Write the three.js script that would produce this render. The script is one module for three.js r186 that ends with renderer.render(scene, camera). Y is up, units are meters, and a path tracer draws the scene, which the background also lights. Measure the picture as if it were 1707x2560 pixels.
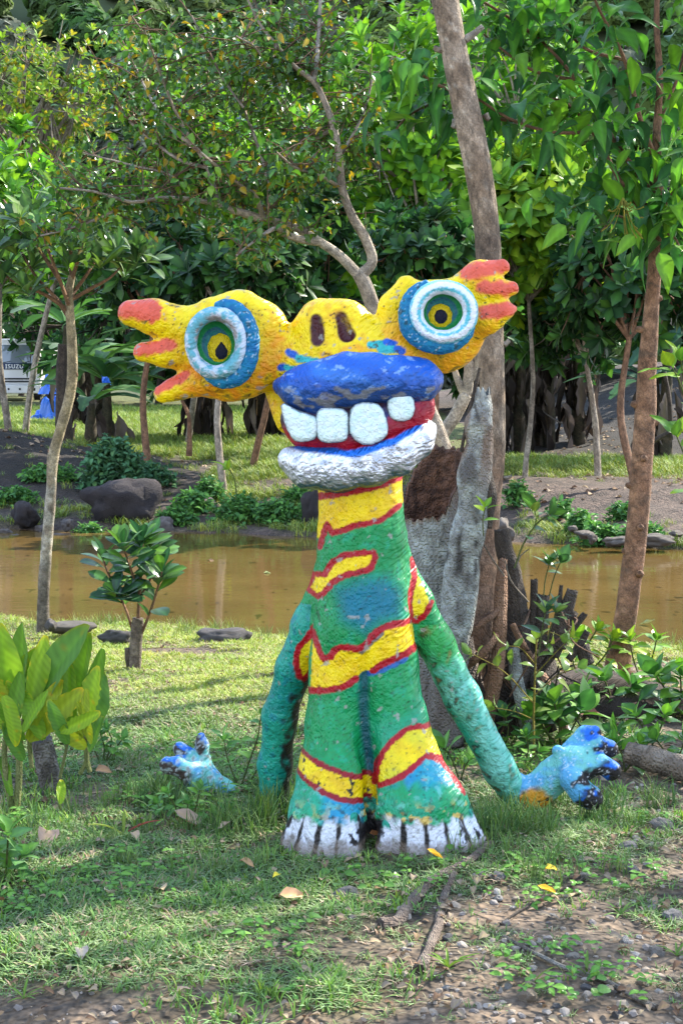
import * as THREE from 'three';
import { ImprovedNoise } from 'three/addons/math/ImprovedNoise.js';
import { mergeGeometries } from 'three/addons/utils/BufferGeometryUtils.js';
import { RoundedBoxGeometry } from 'three/addons/geometries/RoundedBoxGeometry.js';
import { TextGeometry } from 'three/addons/geometries/TextGeometry.js';
import { FontLoader } from 'three/addons/loaders/FontLoader.js';

// ---------------------------------------------------------------- camera, sky, sun, exposure
const scene = new THREE.Scene();
const renderer = new THREE.WebGLRenderer({ antialias: true });
renderer.setSize(682, 1024);
renderer.toneMapping = THREE.LinearToneMapping;
renderer.toneMappingExposure = 2.95;
renderer.shadowMap.enabled = true;
const FOV = 37, PW = 1707, PH = 2560, FPX = PH / 2 / Math.tan(FOV * Math.PI / 360);
const EYE = new THREE.Vector3(0, 1.55, 0);
const PITCH = -Math.atan((PH / 2 - 950) / FPX);
const camera = new THREE.PerspectiveCamera(FOV, PW / PH, 0.1, 900);
camera.position.copy(EYE);
camera.rotation.x = PITCH;
camera.updateMatrixWorld();
const SUN = new THREE.Vector3(0.62, 0.63, -0.54).normalize();
const NZ = new ImprovedNoise();
const noise = (x, y, z) => NZ.noise(x + 101.3, y + 57.7, z + 33.1);
const clamp = (x, a = 0, b = 1) => Math.min(b, Math.max(a, x));
const sstep = (a, b, x) => { const t = clamp((x - a) / (b - a)); return t * t * (3 - 2 * t); };
const lerp = (a, b, t) => a + (b - a) * t;
const mix3 = (a, b, t) => [lerp(a[0], b[0], t), lerp(a[1], b[1], t), lerp(a[2], b[2], t)];
const fbm = (x, y, z, o = 4) => { let s = 0, a = 0.5; for (let i = 0; i < o; i++) { s += a * noise(x, y, z); x *= 2.03; y *= 2.03; z *= 2.03; a *= 0.5; } return s; };
{
  // one daylight sky: high thin cloud over pale blue, brighter round the sun
  const w = 512, h = 256, data = new Float32Array(w * h * 4), v = new THREE.Vector3();
  for (let j = 0; j < h; j++) for (let i = 0; i < w; i++) {
    const lat = ((j + 0.5) / h - 0.5) * Math.PI, lon = ((i + 0.5) / w - 0.5) * 2 * Math.PI;
    v.set(Math.cos(lat) * Math.cos(lon), Math.sin(lat), Math.cos(lat) * Math.sin(lon));
    const up = Math.max(v.y, 0), hz = Math.pow(1 - up, 3);
    const k = 1 / (0.25 + up);
    const cl = sstep(-0.12, 0.32, fbm(v.x * k * 0.9 + 3, v.z * k * 0.9, 2.2, 5));
    const sun = Math.max(0, v.dot(SUN)), glow = Math.pow(sun, 6) * 0.25 + Math.pow(sun, 40) * 0.6;
    const blue = mix3([0.34, 0.55, 0.98], [0.86, 0.95, 1.05], hz);
    const c = mix3(blue, [1.32, 1.32, 1.30], cl * 0.8);
    const o = (j * w + i) * 4;
    const q = 0.77; data[o] = (c[0] + glow) * q; data[o + 1] = (c[1] + glow * 0.97) * q; data[o + 2] = (c[2] + glow * 0.88) * q; data[o + 3] = 1;
  }
  const t = new THREE.DataTexture(data, w, h, THREE.RGBAFormat, THREE.FloatType);
  t.mapping = THREE.EquirectangularReflectionMapping; t.magFilter = THREE.LinearFilter; t.minFilter = THREE.LinearFilter; t.needsUpdate = true;
  scene.background = t; scene.environment = t;
}
const sunLight = new THREE.DirectionalLight(new THREE.Color().setRGB(1, 0.93, 0.8), 5);
sunLight.position.copy(SUN).multiplyScalar(60).add(new THREE.Vector3(0, 0, -10));
sunLight.target.position.set(0, 0, -10);
sunLight.castShadow = true; sunLight.shadow.mapSize.set(4096, 4096);
Object.assign(sunLight.shadow.camera, { left: -30, right: 30, top: 30, bottom: -30, near: 1, far: 160 });
scene.add(sunLight, sunLight.target);

// ---------------------------------------------------------------- helpers
let seed = 12345;
function rnd() { seed |= 0; seed = seed + 0x6D2B79F5 | 0; let t = Math.imul(seed ^ seed >>> 15, 1 | seed); t = t + Math.imul(t ^ t >>> 7, 61 | t) ^ t; return ((t ^ t >>> 14) >>> 0) / 4294967296; }
const reseed = (s) => { seed = s * 7919 + 17; };
const rr = (a, b) => a + (b - a) * rnd();
const pick = (a) => a[Math.floor(rnd() * a.length)];
const V = (x, y, z) => new THREE.Vector3(x, y, z);
const UPV = V(0, 1, 0);
function rayDir(px, py) { return V((px - PW / 2) / FPX, -(py - PH / 2) / FPX, -1).applyEuler(camera.rotation); }
// a point that lies d metres in front of the viewer (along -z) in the direction of a spot of the view
function at(px, py, d) { const r = rayDir(px, py); return r.multiplyScalar(d / -r.z).add(EYE); }
const mpp = (d) => d / FPX;                       // metres per unit at distance d
function toView(p) { const q = p.clone().project(camera); return [(q.x + 1) / 2 * PW, (1 - q.y) / 2 * PH, -p.z]; }
const inView = (p, m = 60) => { if (p.z > -0.5) return false; const q = toView(p); return q[0] > -m && q[0] < PW + m && q[1] > -m && q[1] < PH + m; };

const nameCount = {};
function numbered(n) { const k = nameCount[n] = (nameCount[n] ?? -1) + 1; return k ? n + '_' + String(k).padStart(3, '0') : n; }
function tag(o, label, category, group, kind) { const u = o.userData; if (label) u.label = label; if (category) u.category = category; if (group) u.group = group; if (kind) u.kind = kind; return o; }
function sh(m) { m.castShadow = true; m.receiveShadow = true; return m; }
function thing(name, label, category, pos, group) { const g = new THREE.Group(); g.name = numbered(name); if (pos) g.position.copy(pos); tag(g, label, category, group); scene.add(g); return g; }
function whole(name, geo, mat, label, category, pos, group) { const m = sh(new THREE.Mesh(geo, mat)); m.name = numbered(name); if (pos) m.position.copy(pos); tag(m, label, category, group); scene.add(m); return m; }
function part(parent, name, geo, mat, label) { const m = sh(new THREE.Mesh(geo, mat)); m.name = name; if (label) m.userData.label = label; parent.add(m); return m; }
function structure(name, geo, mat) { const m = sh(new THREE.Mesh(geo, mat)); m.name = name; m.userData.kind = 'structure'; scene.add(m); return m; }
const rgb = (r, g, b) => new THREE.Color().setRGB(r, g, b);
function mat(c, rough = 0.9, o = {}) { return new THREE.MeshStandardMaterial({ color: Array.isArray(c) ? rgb(...c) : c, roughness: rough, metalness: 0, side: THREE.DoubleSide, ...o }); }

// periodic value noise for tiling textures
function hash2(x, y, s) { let h = Math.imul(x, 374761393) + Math.imul(y, 668265263) + Math.imul(s, 974634539) | 0; h = Math.imul(h ^ h >>> 13, 1274126177); return ((h ^ h >>> 16) >>> 0) / 4294967296; }
function pval(u, v, p, s, q = p) { const x = u * p, y = v * q, xi = Math.floor(x), yi = Math.floor(y), fx = x - xi, fy = y - yi, sx = fx * fx * (3 - 2 * fx), sy = fy * fy * (3 - 2 * fy); const h = (a, b) => hash2(((a % p) + p) % p, ((b % q) + q) % q, s); return lerp(lerp(h(xi, yi), h(xi + 1, yi), sx), lerp(h(xi, yi + 1), h(xi + 1, yi + 1), sx), sy); }
function pfbm(u, v, p, s, o = 4, q = p) { let r = 0, a = 0.5, n = 0; for (let i = 0; i < o; i++) { r += a * pval(u, v, p, s + i, q); n += a; a *= 0.55; p *= 2; q *= 2; } return r / n; }
function tex(size, fn, srgb, metres = 1, metresV = metres) {
  const d = new Uint8Array(size * size * 4);
  for (let j = 0; j < size; j++) for (let i = 0; i < size; i++) { const c = fn(i / size, j / size), o = (j * size + i) * 4; for (let k = 0; k < 3; k++) d[o + k] = clamp(Array.isArray(c) ? c[k] : c) * 255; d[o + 3] = 255; }
  const t = new THREE.DataTexture(d, size, size, THREE.RGBAFormat); t.wrapS = t.wrapT = THREE.RepeatWrapping; t.magFilter = THREE.LinearFilter; t.minFilter = THREE.LinearMipmapLinearFilter; t.generateMipmaps = true;
  t.repeat.set(1 / metres, 1 / metresV); if (srgb) t.colorSpace = THREE.SRGBColorSpace; t.needsUpdate = true; return t;
}
function bufGeo(pos, idx, uv, col, nor) {
  const g = new THREE.BufferGeometry();
  g.setAttribute('position', new THREE.BufferAttribute(pos instanceof Float32Array ? pos : new Float32Array(pos), 3));
  if (uv) g.setAttribute('uv', new THREE.BufferAttribute(uv instanceof Float32Array ? uv : new Float32Array(uv), 2));
  if (col) g.setAttribute('color', new THREE.BufferAttribute(col instanceof Float32Array ? col : new Float32Array(col), 3));
  g.setIndex(new THREE.BufferAttribute(idx instanceof Uint32Array ? idx : new Uint32Array(idx), 1));
  if (nor) g.setAttribute('normal', new THREE.BufferAttribute(nor, 3)); else g.computeVertexNormals();
  return g;
}
// a limb along a smooth path: pts = [Vector3, radius]; uneven skin; local to origin o
function limb(pts, o, { seg = 14, step = 0.03, rough = 0.06, freq = 9, closed = true, col = null, smooth = true, ragged = 0 } = {}) {
  const cv = smooth && pts.length > 2 ? new THREE.CatmullRomCurve3(pts.map((p) => p[0]), false, 'centripetal') : null;
  const P = [], R = [], acc = [0]; let L = 0;
  for (let i = 1; i < pts.length; i++) { L += pts[i][0].distanceTo(pts[i - 1][0]); acc.push(L); }
  const n = Math.max(2, Math.ceil(L / step));
  for (let i = 0; i <= n; i++) {
    const u = i / n * (pts.length - 1), k = Math.min(pts.length - 2, Math.floor(u)), f = u - k;
    P.push(cv ? cv.getPoint(i / n) : pts[k][0].clone().lerp(pts[k + 1][0], f)); R.push(lerp(pts[k][1], pts[k + 1][1], f));
  }
  const pos = [], uv = [], c = [], idx = [], T = V(), N = V(), B = V(), q = V(); let len = 0;
  N.set(0.3, 0.1, 1);
  for (let i = 0; i <= n; i++) {
    T.copy(P[Math.min(n, i + 1)]).sub(P[Math.max(0, i - 1)]).normalize();
    N.addScaledVector(T, -N.dot(T)).normalize(); B.crossVectors(T, N);
    if (i) len += P[i].distanceTo(P[i - 1]);
    for (let j = 0; j <= seg; j++) {
      const a = j / seg * Math.PI * 2;
      q.copy(N).multiplyScalar(Math.cos(a)).addScaledVector(B, Math.sin(a));
      const w = P[i].clone().addScaledVector(q, R[i]);
      const d = rough * R[i] * (noise(w.x * freq, w.y * freq * 0.6, w.z * freq) + 0.5 * noise(w.x * freq * 2.7, w.y * freq * 1.6, w.z * freq * 2.7));
      w.addScaledVector(q, d);
      if (ragged && i === n) w.addScaledVector(T, ragged * (rnd() - 0.3));
      pos.push(w.x - o.x, w.y - o.y, w.z - o.z); uv.push(j / seg * Math.round(Math.max(1, R[0] * 2 * Math.PI / 0.25)) * 0.25, len);
      if (col) c.push(...col(w, i / n, q));
    }
  }
  const M = seg + 1;
  for (let i = 0; i < n; i++) for (let j = 0; j < seg; j++) { const a = i * M + j; idx.push(a, a + 1, a + M, a + 1, a + M + 1, a + M); }
  if (closed) for (const [row, s] of [[0, 1], [n, -1]]) {
    const k = pos.length / 3, b = P[row]; pos.push(b.x - o.x, b.y - o.y, b.z - o.z); uv.push(0, 0); if (col) c.push(...col(b, row / n, T));
    for (let j = 0; j < seg; j++) { const a = row * M + j; s > 0 ? idx.push(k, a + 1, a) : idx.push(k, a, a + 1); }
  }
  return bufGeo(pos, idx, uv, col ? c : null);
}
function rock(r, sx, sy, sz, s, detail = 4, amp = 0.22, col = null) {
  const g0 = new THREE.IcosahedronGeometry(1, detail), p = g0.attributes.position, m = new Map(), pos = [], idx = [], c = [], uv = [];
  for (let i = 0; i < p.count; i++) {
    const x = p.getX(i), y = p.getY(i), z = p.getZ(i), key = x.toFixed(4) + ',' + y.toFixed(4) + ',' + z.toFixed(4);
    let k = m.get(key);
    if (k === undefined) {
      k = pos.length / 3; m.set(key, k);
      const d = 1 + amp * (1.5 * noise(x * 1.1 + s, y * 1.1, z * 1.1) + 0.7 * noise(x * 2.6 + s, y * 2.6, z * 2.6) + 0.25 * noise(x * 7 + s, y * 7, z * 7));
      pos.push(x * r * sx * d, y * r * sy * d, z * r * sz * d); uv.push(x * r + z * r * 0.6, y * r + z * r * 0.4);
      if (col) c.push(...col(x, y, z, s));
    }
    idx.push(k);
  }
  return bufGeo(pos, idx, uv, col ? c : null);
}
// matrix that lays a leaf (length along +y, upper face +z) at p, along dir, upper face towards hint
const _x = V(), _y = V(), _z = V();
function lay(p, dir, hint, L, wide = 1) {
  _y.copy(dir).normalize(); _z.copy(hint).addScaledVector(_y, -hint.dot(_y)); if (_z.lengthSq() < 1e-6) _z.set(0.3, 0.2, 1).addScaledVector(_y, -_z.dot(_y)); _z.normalize(); _x.crossVectors(_y, _z);
  const m = new THREE.Matrix4().makeBasis(_x.clone().multiplyScalar(L * wide), _y.clone().multiplyScalar(L), _z.clone().multiplyScalar(L)); m.setPosition(p); return m;
}
// a unit leaf: length 1 along y
function leafGeo({ rows = 6, cols = 4, w = 0.2, prof, curl = 0.2, fold = 0.15, wave = 0, rib = 1.5, edge = 0.9, tear = 0, s = 1, tip = null, petiole = 0, vein = 0.06, spot = 0 }) {
  const pos = [], col = [], idx = [], uv = [], M = cols + 1;
  for (let i = 0; i <= rows; i++) {
    const t = i / rows, hw = w * prof(t), y = t * (1 - 0.12 * curl * t), bend = -curl * t * t;
    for (let j = 0; j <= cols; j++) {
      const a = j / cols * 2 - 1, k = Math.abs(a);
      const tr = tear && j % cols === 0 ? 1 - tear * hash2(i, j, s * 7) : 1;
      pos.push(a * hw * tr, y + petiole, bend + fold * k * hw * 1.6 + wave * Math.sin(t * 9 + a * 2 + s) * k);
      let c = k < 0.08 ? [rib, rib, rib * 0.8] : k > 0.9 ? [edge, edge, edge] : [1, 1, 1];
      if (tip && k > 0.9) c = mix3(c, tip, 0.8 * sstep(0.75, 1.05, t + (hash2(i, j, s) - 0.5) * 0.4)); if (tip) c = mix3(c, tip, sstep(0.92, 1.03, t));
      if (spot && hash2(i, j, s * 13) > 1 - spot) c = mix3(c, [2.4, 1.1, 0.6], 0.7); const vn = 1 + vein * ((i + (j > cols / 2 ? cols - j : j)) % 2 ? 1 : -1) + 0.1 * (hash2(i, j, s * 3) - 0.5); c = [c[0] * vn, c[1] * vn, c[2] * vn];
      col.push(...c); uv.push(a * hw, y);
    }
  }
  for (let i = 0; i < rows; i++) for (let j = 0; j < cols; j++) { const a = i * M + j; idx.push(a, a + 1, a + M, a + 1, a + M + 1, a + M); }
  return bufGeo(pos, idx, uv, col);
}
const profPaddle = (t) => Math.max(0.1 * (1 - t), Math.pow(Math.sin(Math.PI * Math.pow(clamp(t, 0, 1), 1.55) * 0.985 + 0.02), 0.75));
const profOvate = (t) => Math.max(0.03, Math.pow(Math.sin(Math.PI * Math.pow(t, 0.8)), 0.85));
const profDrip = (t) => Math.max(0.02, Math.pow(Math.sin(Math.PI * Math.pow(t, 0.72)), 1.0) * (1 - 0.25 * t));
const profStrap = (t) => Math.max(0.04, Math.pow(Math.sin(Math.PI * (0.03 + 0.95 * t)), 0.55));
const leafMats = {};
function leafMat(c, coat = 0.5, trans = 0.4) {
  const k = c.map((x) => x.toFixed(4)).join() + coat + trans;
  return leafMats[k] ??= new THREE.MeshPhysicalMaterial({ color: rgb(...c), roughness: 0.9, clearcoat: coat * 0.8, clearcoatRoughness: 0.24, specularIntensity: 0.3, transmission: trans, thickness: 0, side: THREE.DoubleSide, vertexColors: true });
}
// leaves of one thing: those that show largest become parts, the rest one piece of stuff
function foliage(o, geos, tints, list, nPart, { coat = 0.5, trans = 0.4, name = 'leaf', rest = 'foliage', label } = {}) {
  const p = V(), loc = new THREE.Matrix4().makeTranslation(-o.position.x, -o.position.y, -o.position.z);
  for (const l of list) { p.setFromMatrixPosition(l.m); l.k = inView(p, 20) ? p.distanceTo(EYE) : 1000 + p.distanceTo(EYE); l.t ??= Math.floor(rnd() * tints.length); }
  list.sort((a, b) => a.k - b.k);
  const n = Math.min(nPart, list.filter((l) => l.k < 900).length), tail = list.slice(n);
  for (let i = 0; i < n; i++) {
    const l = list[i], m = part(o, name, geos[i % geos.length], leafMat(tints[l.t % tints.length], coat, trans));
    loc.clone().multiply(l.m).decompose(m.position, m.quaternion, m.scale);
  }
  if (tail.length) {
    const im = new THREE.InstancedMesh(geos[0], leafMat([1, 1, 1], coat, trans), tail.length); im.name = rest; im.userData.kind = 'stuff'; sh(im);
    tail.forEach((l, i) => { im.setMatrixAt(i, loc.clone().multiply(l.m)); const c = tints[l.t % tints.length], f = 0.8 + 0.4 * hash2(i, 7, 3); im.setColorAt(i, rgb(c[0] * f, c[1] * f, c[2] * f)); });
    o.add(im);
  }
  return o;
}
function scatter(name, geo, material, mats, cols, label, category, parent = scene) {
  const im = new THREE.InstancedMesh(geo, material, mats.length); im.name = name; im.userData.kind = 'stuff'; if (label) tag(im, label, category); sh(im);
  mats.forEach((m, i) => { im.setMatrixAt(i, m); if (cols) im.setColorAt(i, rgb(...cols[i])); });
  parent.add(im); return im;
}
// ---------------------------------------------------------------- the painted sculpture
// distance fields meshed with surface nets
function cap(a, b, ra, rb, kz = 1) { const dx = b.x - a.x, dy = b.y - a.y, dz = b.z - a.z; return [a.x, a.y, a.z, dx, dy, dz, ra, rb, 1 / Math.max(1e-9, dx * dx + dy * dy + dz * dz * kz * kz), kz]; }
function capD(c, x, y, z) {
  const kz = c[9], px = x - c[0], py = y - c[1], pz = (z - c[2]) * kz, dz = c[5] * kz;
  const t = Math.min(1, Math.max(0, (px * c[3] + py * c[4] + pz * dz) * c[8]));
  const ex = px - t * c[3], ey = py - t * c[4], ez = pz - t * dz;
  return Math.sqrt(ex * ex + ey * ey + ez * ez) - (c[6] + (c[7] - c[6]) * t);
}
const smin = (a, b, k) => { const h = Math.max(k - Math.abs(a - b), 0) / k; return Math.min(a, b) - h * h * k * 0.25; };
const smax = (a, b, k) => -smin(-a, -b, k);
function union(list, k) { return (x, y, z) => { let d = 1e9; for (const c of list) { const e = capD(c, x, y, z); d = d > 100 ? e : smin(d, e, k); } return d; }; }
function chain(pts, kz = 1) { const r = []; for (let i = 0; i + 1 < pts.length; i++) r.push(cap(pts[i][0], pts[i + 1][0], pts[i][1], pts[i + 1][1], kz)); return r; }
function stucco(f, a = 1) { return (x, y, z) => { const d = f(x, y, z); if (d > 0.05 || d < -0.05) return d; return d + a * (0.0042 * noise(x * 9, y * 9, z * 9) + 0.0020 * noise(x * 25, y * 25, z * 25) + 0.0017 * noise(x * 68, y * 68, z * 68)); }; }
function netMesh(f, lo, hi, h, paint) {
  const nx = Math.ceil((hi[0] - lo[0]) / h) + 1, ny = Math.ceil((hi[1] - lo[1]) / h) + 1, nz = Math.ceil((hi[2] - lo[2]) / h) + 1, B = 8;
  const g = new Float32Array(nx * ny * nz), live = [], X = nx, XY = nx * ny, rad = h * B * 0.87 * 2.0 + 0.012;
  for (let bz = 0; bz < nz; bz += B) for (let by = 0; by < ny; by += B) for (let bx = 0; bx < nx; bx += B) {
    const d = f(lo[0] + (bx + B / 2) * h, lo[1] + (by + B / 2) * h, lo[2] + (bz + B / 2) * h), on = Math.abs(d) < rad;
    if (on) live.push([bx, by, bz]);
    for (let z = bz; z < Math.min(nz, bz + B); z++) for (let y = by; y < Math.min(ny, by + B); y++) for (let x = bx; x < Math.min(nx, bx + B); x++) g[z * XY + y * X + x] = on ? f(lo[0] + x * h, lo[1] + y * h, lo[2] + z * h) : d;
  }
  const vi = new Map(), pos = [], idx = [];
  const corner = [[0, 0, 0], [1, 0, 0], [0, 1, 0], [1, 1, 0], [0, 0, 1], [1, 0, 1], [0, 1, 1], [1, 1, 1]], edges = [[0, 1], [2, 3], [4, 5], [6, 7], [0, 2], [1, 3], [4, 6], [5, 7], [0, 4], [1, 5], [2, 6], [3, 7]];
  const cells = [], v = new Float32Array(8);
  for (const [bx, by, bz] of live) for (let z = bz; z < Math.min(nz - 1, bz + B); z++) for (let y = by; y < Math.min(ny - 1, by + B); y++) for (let x = bx; x < Math.min(nx - 1, bx + B); x++) {
    const o = z * XY + y * X + x; let m = 0;
    for (let c = 0; c < 8; c++) { v[c] = g[o + corner[c][0] + corner[c][1] * X + corner[c][2] * XY]; if (v[c] < 0) m++; }
    if (m === 0 || m === 8) continue;
    let sx = 0, sy = 0, sz = 0, n = 0;
    for (const [a, b] of edges) if ((v[a] < 0) !== (v[b] < 0)) { const t = v[a] / (v[a] - v[b]); sx += lerp(corner[a][0], corner[b][0], t); sy += lerp(corner[a][1], corner[b][1], t); sz += lerp(corner[a][2], corner[b][2], t); n++; }
    vi.set(o, pos.length / 3); pos.push(lo[0] + (x + sx / n) * h, lo[1] + (y + sy / n) * h, lo[2] + (z + sz / n) * h); cells.push([o, x, y, z]);
  }
  const quad = (a, b, c, d, flip) => { const A = vi.get(a), Bq = vi.get(b), C = vi.get(c), D = vi.get(d); if (A === undefined || Bq === undefined || C === undefined || D === undefined) return; flip ? idx.push(A, C, Bq, A, D, C) : idx.push(A, Bq, C, A, C, D); };
  for (const [o] of cells) {
    const s = g[o] < 0;
    if (s !== (g[o + 1] < 0)) quad(o, o - X, o - X - XY, o - XY, s);
    if (s !== (g[o + X] < 0)) quad(o, o - XY, o - 1 - XY, o - 1, s);
    if (s !== (g[o + XY] < 0)) quad(o, o - 1, o - 1 - X, o - X, s);
  }
  // the winding above faces inwards for s = inside first; turn it to face out
  for (let i = 0; i < idx.length; i += 3) { const t = idx[i + 1]; idx[i + 1] = idx[i + 2]; idx[i + 2] = t; }
  const P = new Float32Array(pos), n = P.length / 3, uv = new Float32Array(n * 2);
  const G = bufGeo(P, idx, uv, null), N = G.attributes.normal, col = new Float32Array(n * 3);
  // outward check against the field
  { let s = 0; for (let i = 0; i < n; i += 97) { const x = P[i * 3], y = P[i * 3 + 1], z = P[i * 3 + 2], e = h; s += Math.sign(f(x + N.getX(i) * e, y + N.getY(i) * e, z + N.getZ(i) * e) - f(x - N.getX(i) * e, y - N.getY(i) * e, z - N.getZ(i) * e)); } if (s < 0) { const ix = G.index.array; for (let i = 0; i < ix.length; i += 3) { const t = ix[i + 1]; ix[i + 1] = ix[i + 2]; ix[i + 2] = t; } G.computeVertexNormals(); } }
  const NN = G.attributes.normal;
  for (let i = 0; i < n; i++) {
    const x = P[i * 3], y = P[i * 3 + 1], z = P[i * 3 + 2];
    const c = paint(x, y, z, NN.getX(i), NN.getY(i), NN.getZ(i)); col[i * 3] = c[0]; col[i * 3 + 1] = c[1]; col[i * 3 + 2] = c[2];
    uv[i * 2] = x + z * 0.7; uv[i * 2 + 1] = y + z * 0.45;
  }
  G.setAttribute('color', new THREE.BufferAttribute(col, 3));
  return G;
}
// outlines in the sculpture's own front view
function polyF(pts) {
  return (x, y) => { let d = 1e9, inside = false; for (let i = 0, j = pts.length - 1; i < pts.length; j = i++) { const [ax, ay] = pts[i], [bx, by] = pts[j], ex = bx - ax, ey = by - ay, wx = x - ax, wy = y - ay, t = clamp((wx * ex + wy * ey) / (ex * ex + ey * ey)); d = Math.min(d, Math.hypot(wx - ex * t, wy - ey * t)); if ((ay > y) !== (by > y) && x < (bx - ax) * (y - ay) / (by - ay) + ax) inside = !inside; } return inside ? -d : d; };
}
function lineF(pts) { return (x, y) => { let d = 1e9; for (let i = 0; i + 1 < pts.length; i++) { const [ax, ay] = pts[i], [bx, by] = pts[i + 1], ex = bx - ax, ey = by - ay, wx = x - ax, wy = y - ay, t = clamp((wx * ex + wy * ey) / (ex * ex + ey * ey)); d = Math.min(d, Math.hypot(wx - ex * t, wy - ey * t)); } return d; }; }

const SD = 5.3;                                     // how far the sculpture stands from the viewer
const SPOS = V(at(890, 1280, SD).x, 0, -SD);
const S = (px, py, zo = 0) => at(px, py, SD - zo).sub(SPOS);
const sr = (n, zo = 0) => n * (SD - zo) / FPX;
const r1 = (x, y) => [250 + x / 2.851, 600 + y / 2.851], r2 = (x, y) => [680 + x / 2.412, 600 + y / 2.412], r3 = (x, y) => [600 + x / 2.412, 1180 + y / 2.412], r4 = (x, y) => [600 + x / 2.24, 1650 + y / 2.24];
const flat = (conv, zo, list) => list.map(([x, y]) => { const p = S(...conv(x, y), zo); return [p.x, p.y]; });

const stuccoBump = tex(512, (u, v) => 0.45 * pfbm(u, v, 22, 3, 3) + 0.55 * pfbm(u, v, 64, 9, 2), false, 0.5);
const paintRough = tex(512, (u, v) => 0.45 + 0.75 * (0.6 * pfbm(u, v, 9, 61, 5) + 0.4 * pval(u, v, 44, 8)) , false, 0.6);
const paintMat = (rough, coat = 0.0) => new THREE.MeshPhysicalMaterial({ color: 0xffffff, vertexColors: true, roughness: rough * 1.25, roughnessMap: paintRough, clearcoat: coat, clearcoatRoughness: 0.25, bumpMap: stuccoBump, bumpScale: 0.009, specularIntensity: 0.5 });
const glossPaint = paintMat(0.36, 0.1), dullPaint = paintMat(0.58), silverPaint = new THREE.MeshPhysicalMaterial({ color: 0xffffff, vertexColors: true, roughness: 0.32, metalness: 0.55, bumpMap: stuccoBump, bumpScale: 0.010 });

const C = { yellow: [0.84, 0.62, 0.003], yellow2: [0.74, 0.46, 0.004], orange: [0.80, 0.25, 0.012], coral: [0.66, 0.10, 0.055], red: [0.36, 0.005, 0.014], green: [0.004, 0.215, 0.055], green2: [0.010, 0.29, 0.095], leafg: [0.045, 0.36, 0.05], teal: [0.004, 0.20, 0.165], turq: [0.022, 0.34, 0.235], pale: [0.17, 0.52, 0.42], blueT: [0.003, 0.14, 0.21], blue: [0.012, 0.15, 0.36], lipB: [0.014, 0.10, 0.48], lipD: [0.012, 0.045, 0.17], white: [0.74, 0.78, 0.84], mint: [0.62, 0.80, 0.78], black: [0.018, 0.016, 0.017], grey: [0.22, 0.20, 0.19], maroon: [0.06, 0.012, 0.014] };
const n2 = (x, y, f, s = 0) => noise(x * f + s, y * f, s * 1.7);
const lay3 = (c, d, t) => t <= 0 ? c : mix3(c, d, Math.min(1, t));
const inkEdge = (d, w = 0.0022) => 1 - sstep(-w, w, d);

// brush strokes, hairline cracks and weather streaks in the paint
function grime(c, x, y, z, ny) {
  const st = noise(x * 26 + y * 9, y * 90, z * 20) * 0.10 + noise(x * 80, y * 6, z * 80) * 0.10, k = 1 + st;
  c = [c[0] * k, c[1] * k, c[2] * k];
  const cr = Math.abs(noise(x * 5.2 + 0.2 * noise(x * 30, y * 30, z * 30), y * 5.2, z * 5.2 + 8)), m = sstep(0.05, 0.3, noise(x * 3, y * 3, z * 3 + 4));
  c = lay3(c, [c[0] * 0.25, c[1] * 0.25, c[2] * 0.25], 0.8 * sstep(0.014, 0.004, cr) * m);
  return lay3(c, [0.32, 0.31, 0.28], 0.75 * sstep(0.54, 0.6, noise(x * 36 + 5, y * 36, z * 36) + 0.25 * noise(x * 110, y * 110, z * 110)));
}
const sculpture = thing('painted_sculpture', 'brightly painted goofy creature sculpture with bulging eyes, big teeth and striped green body', 'sculpture', SPOS);
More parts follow.
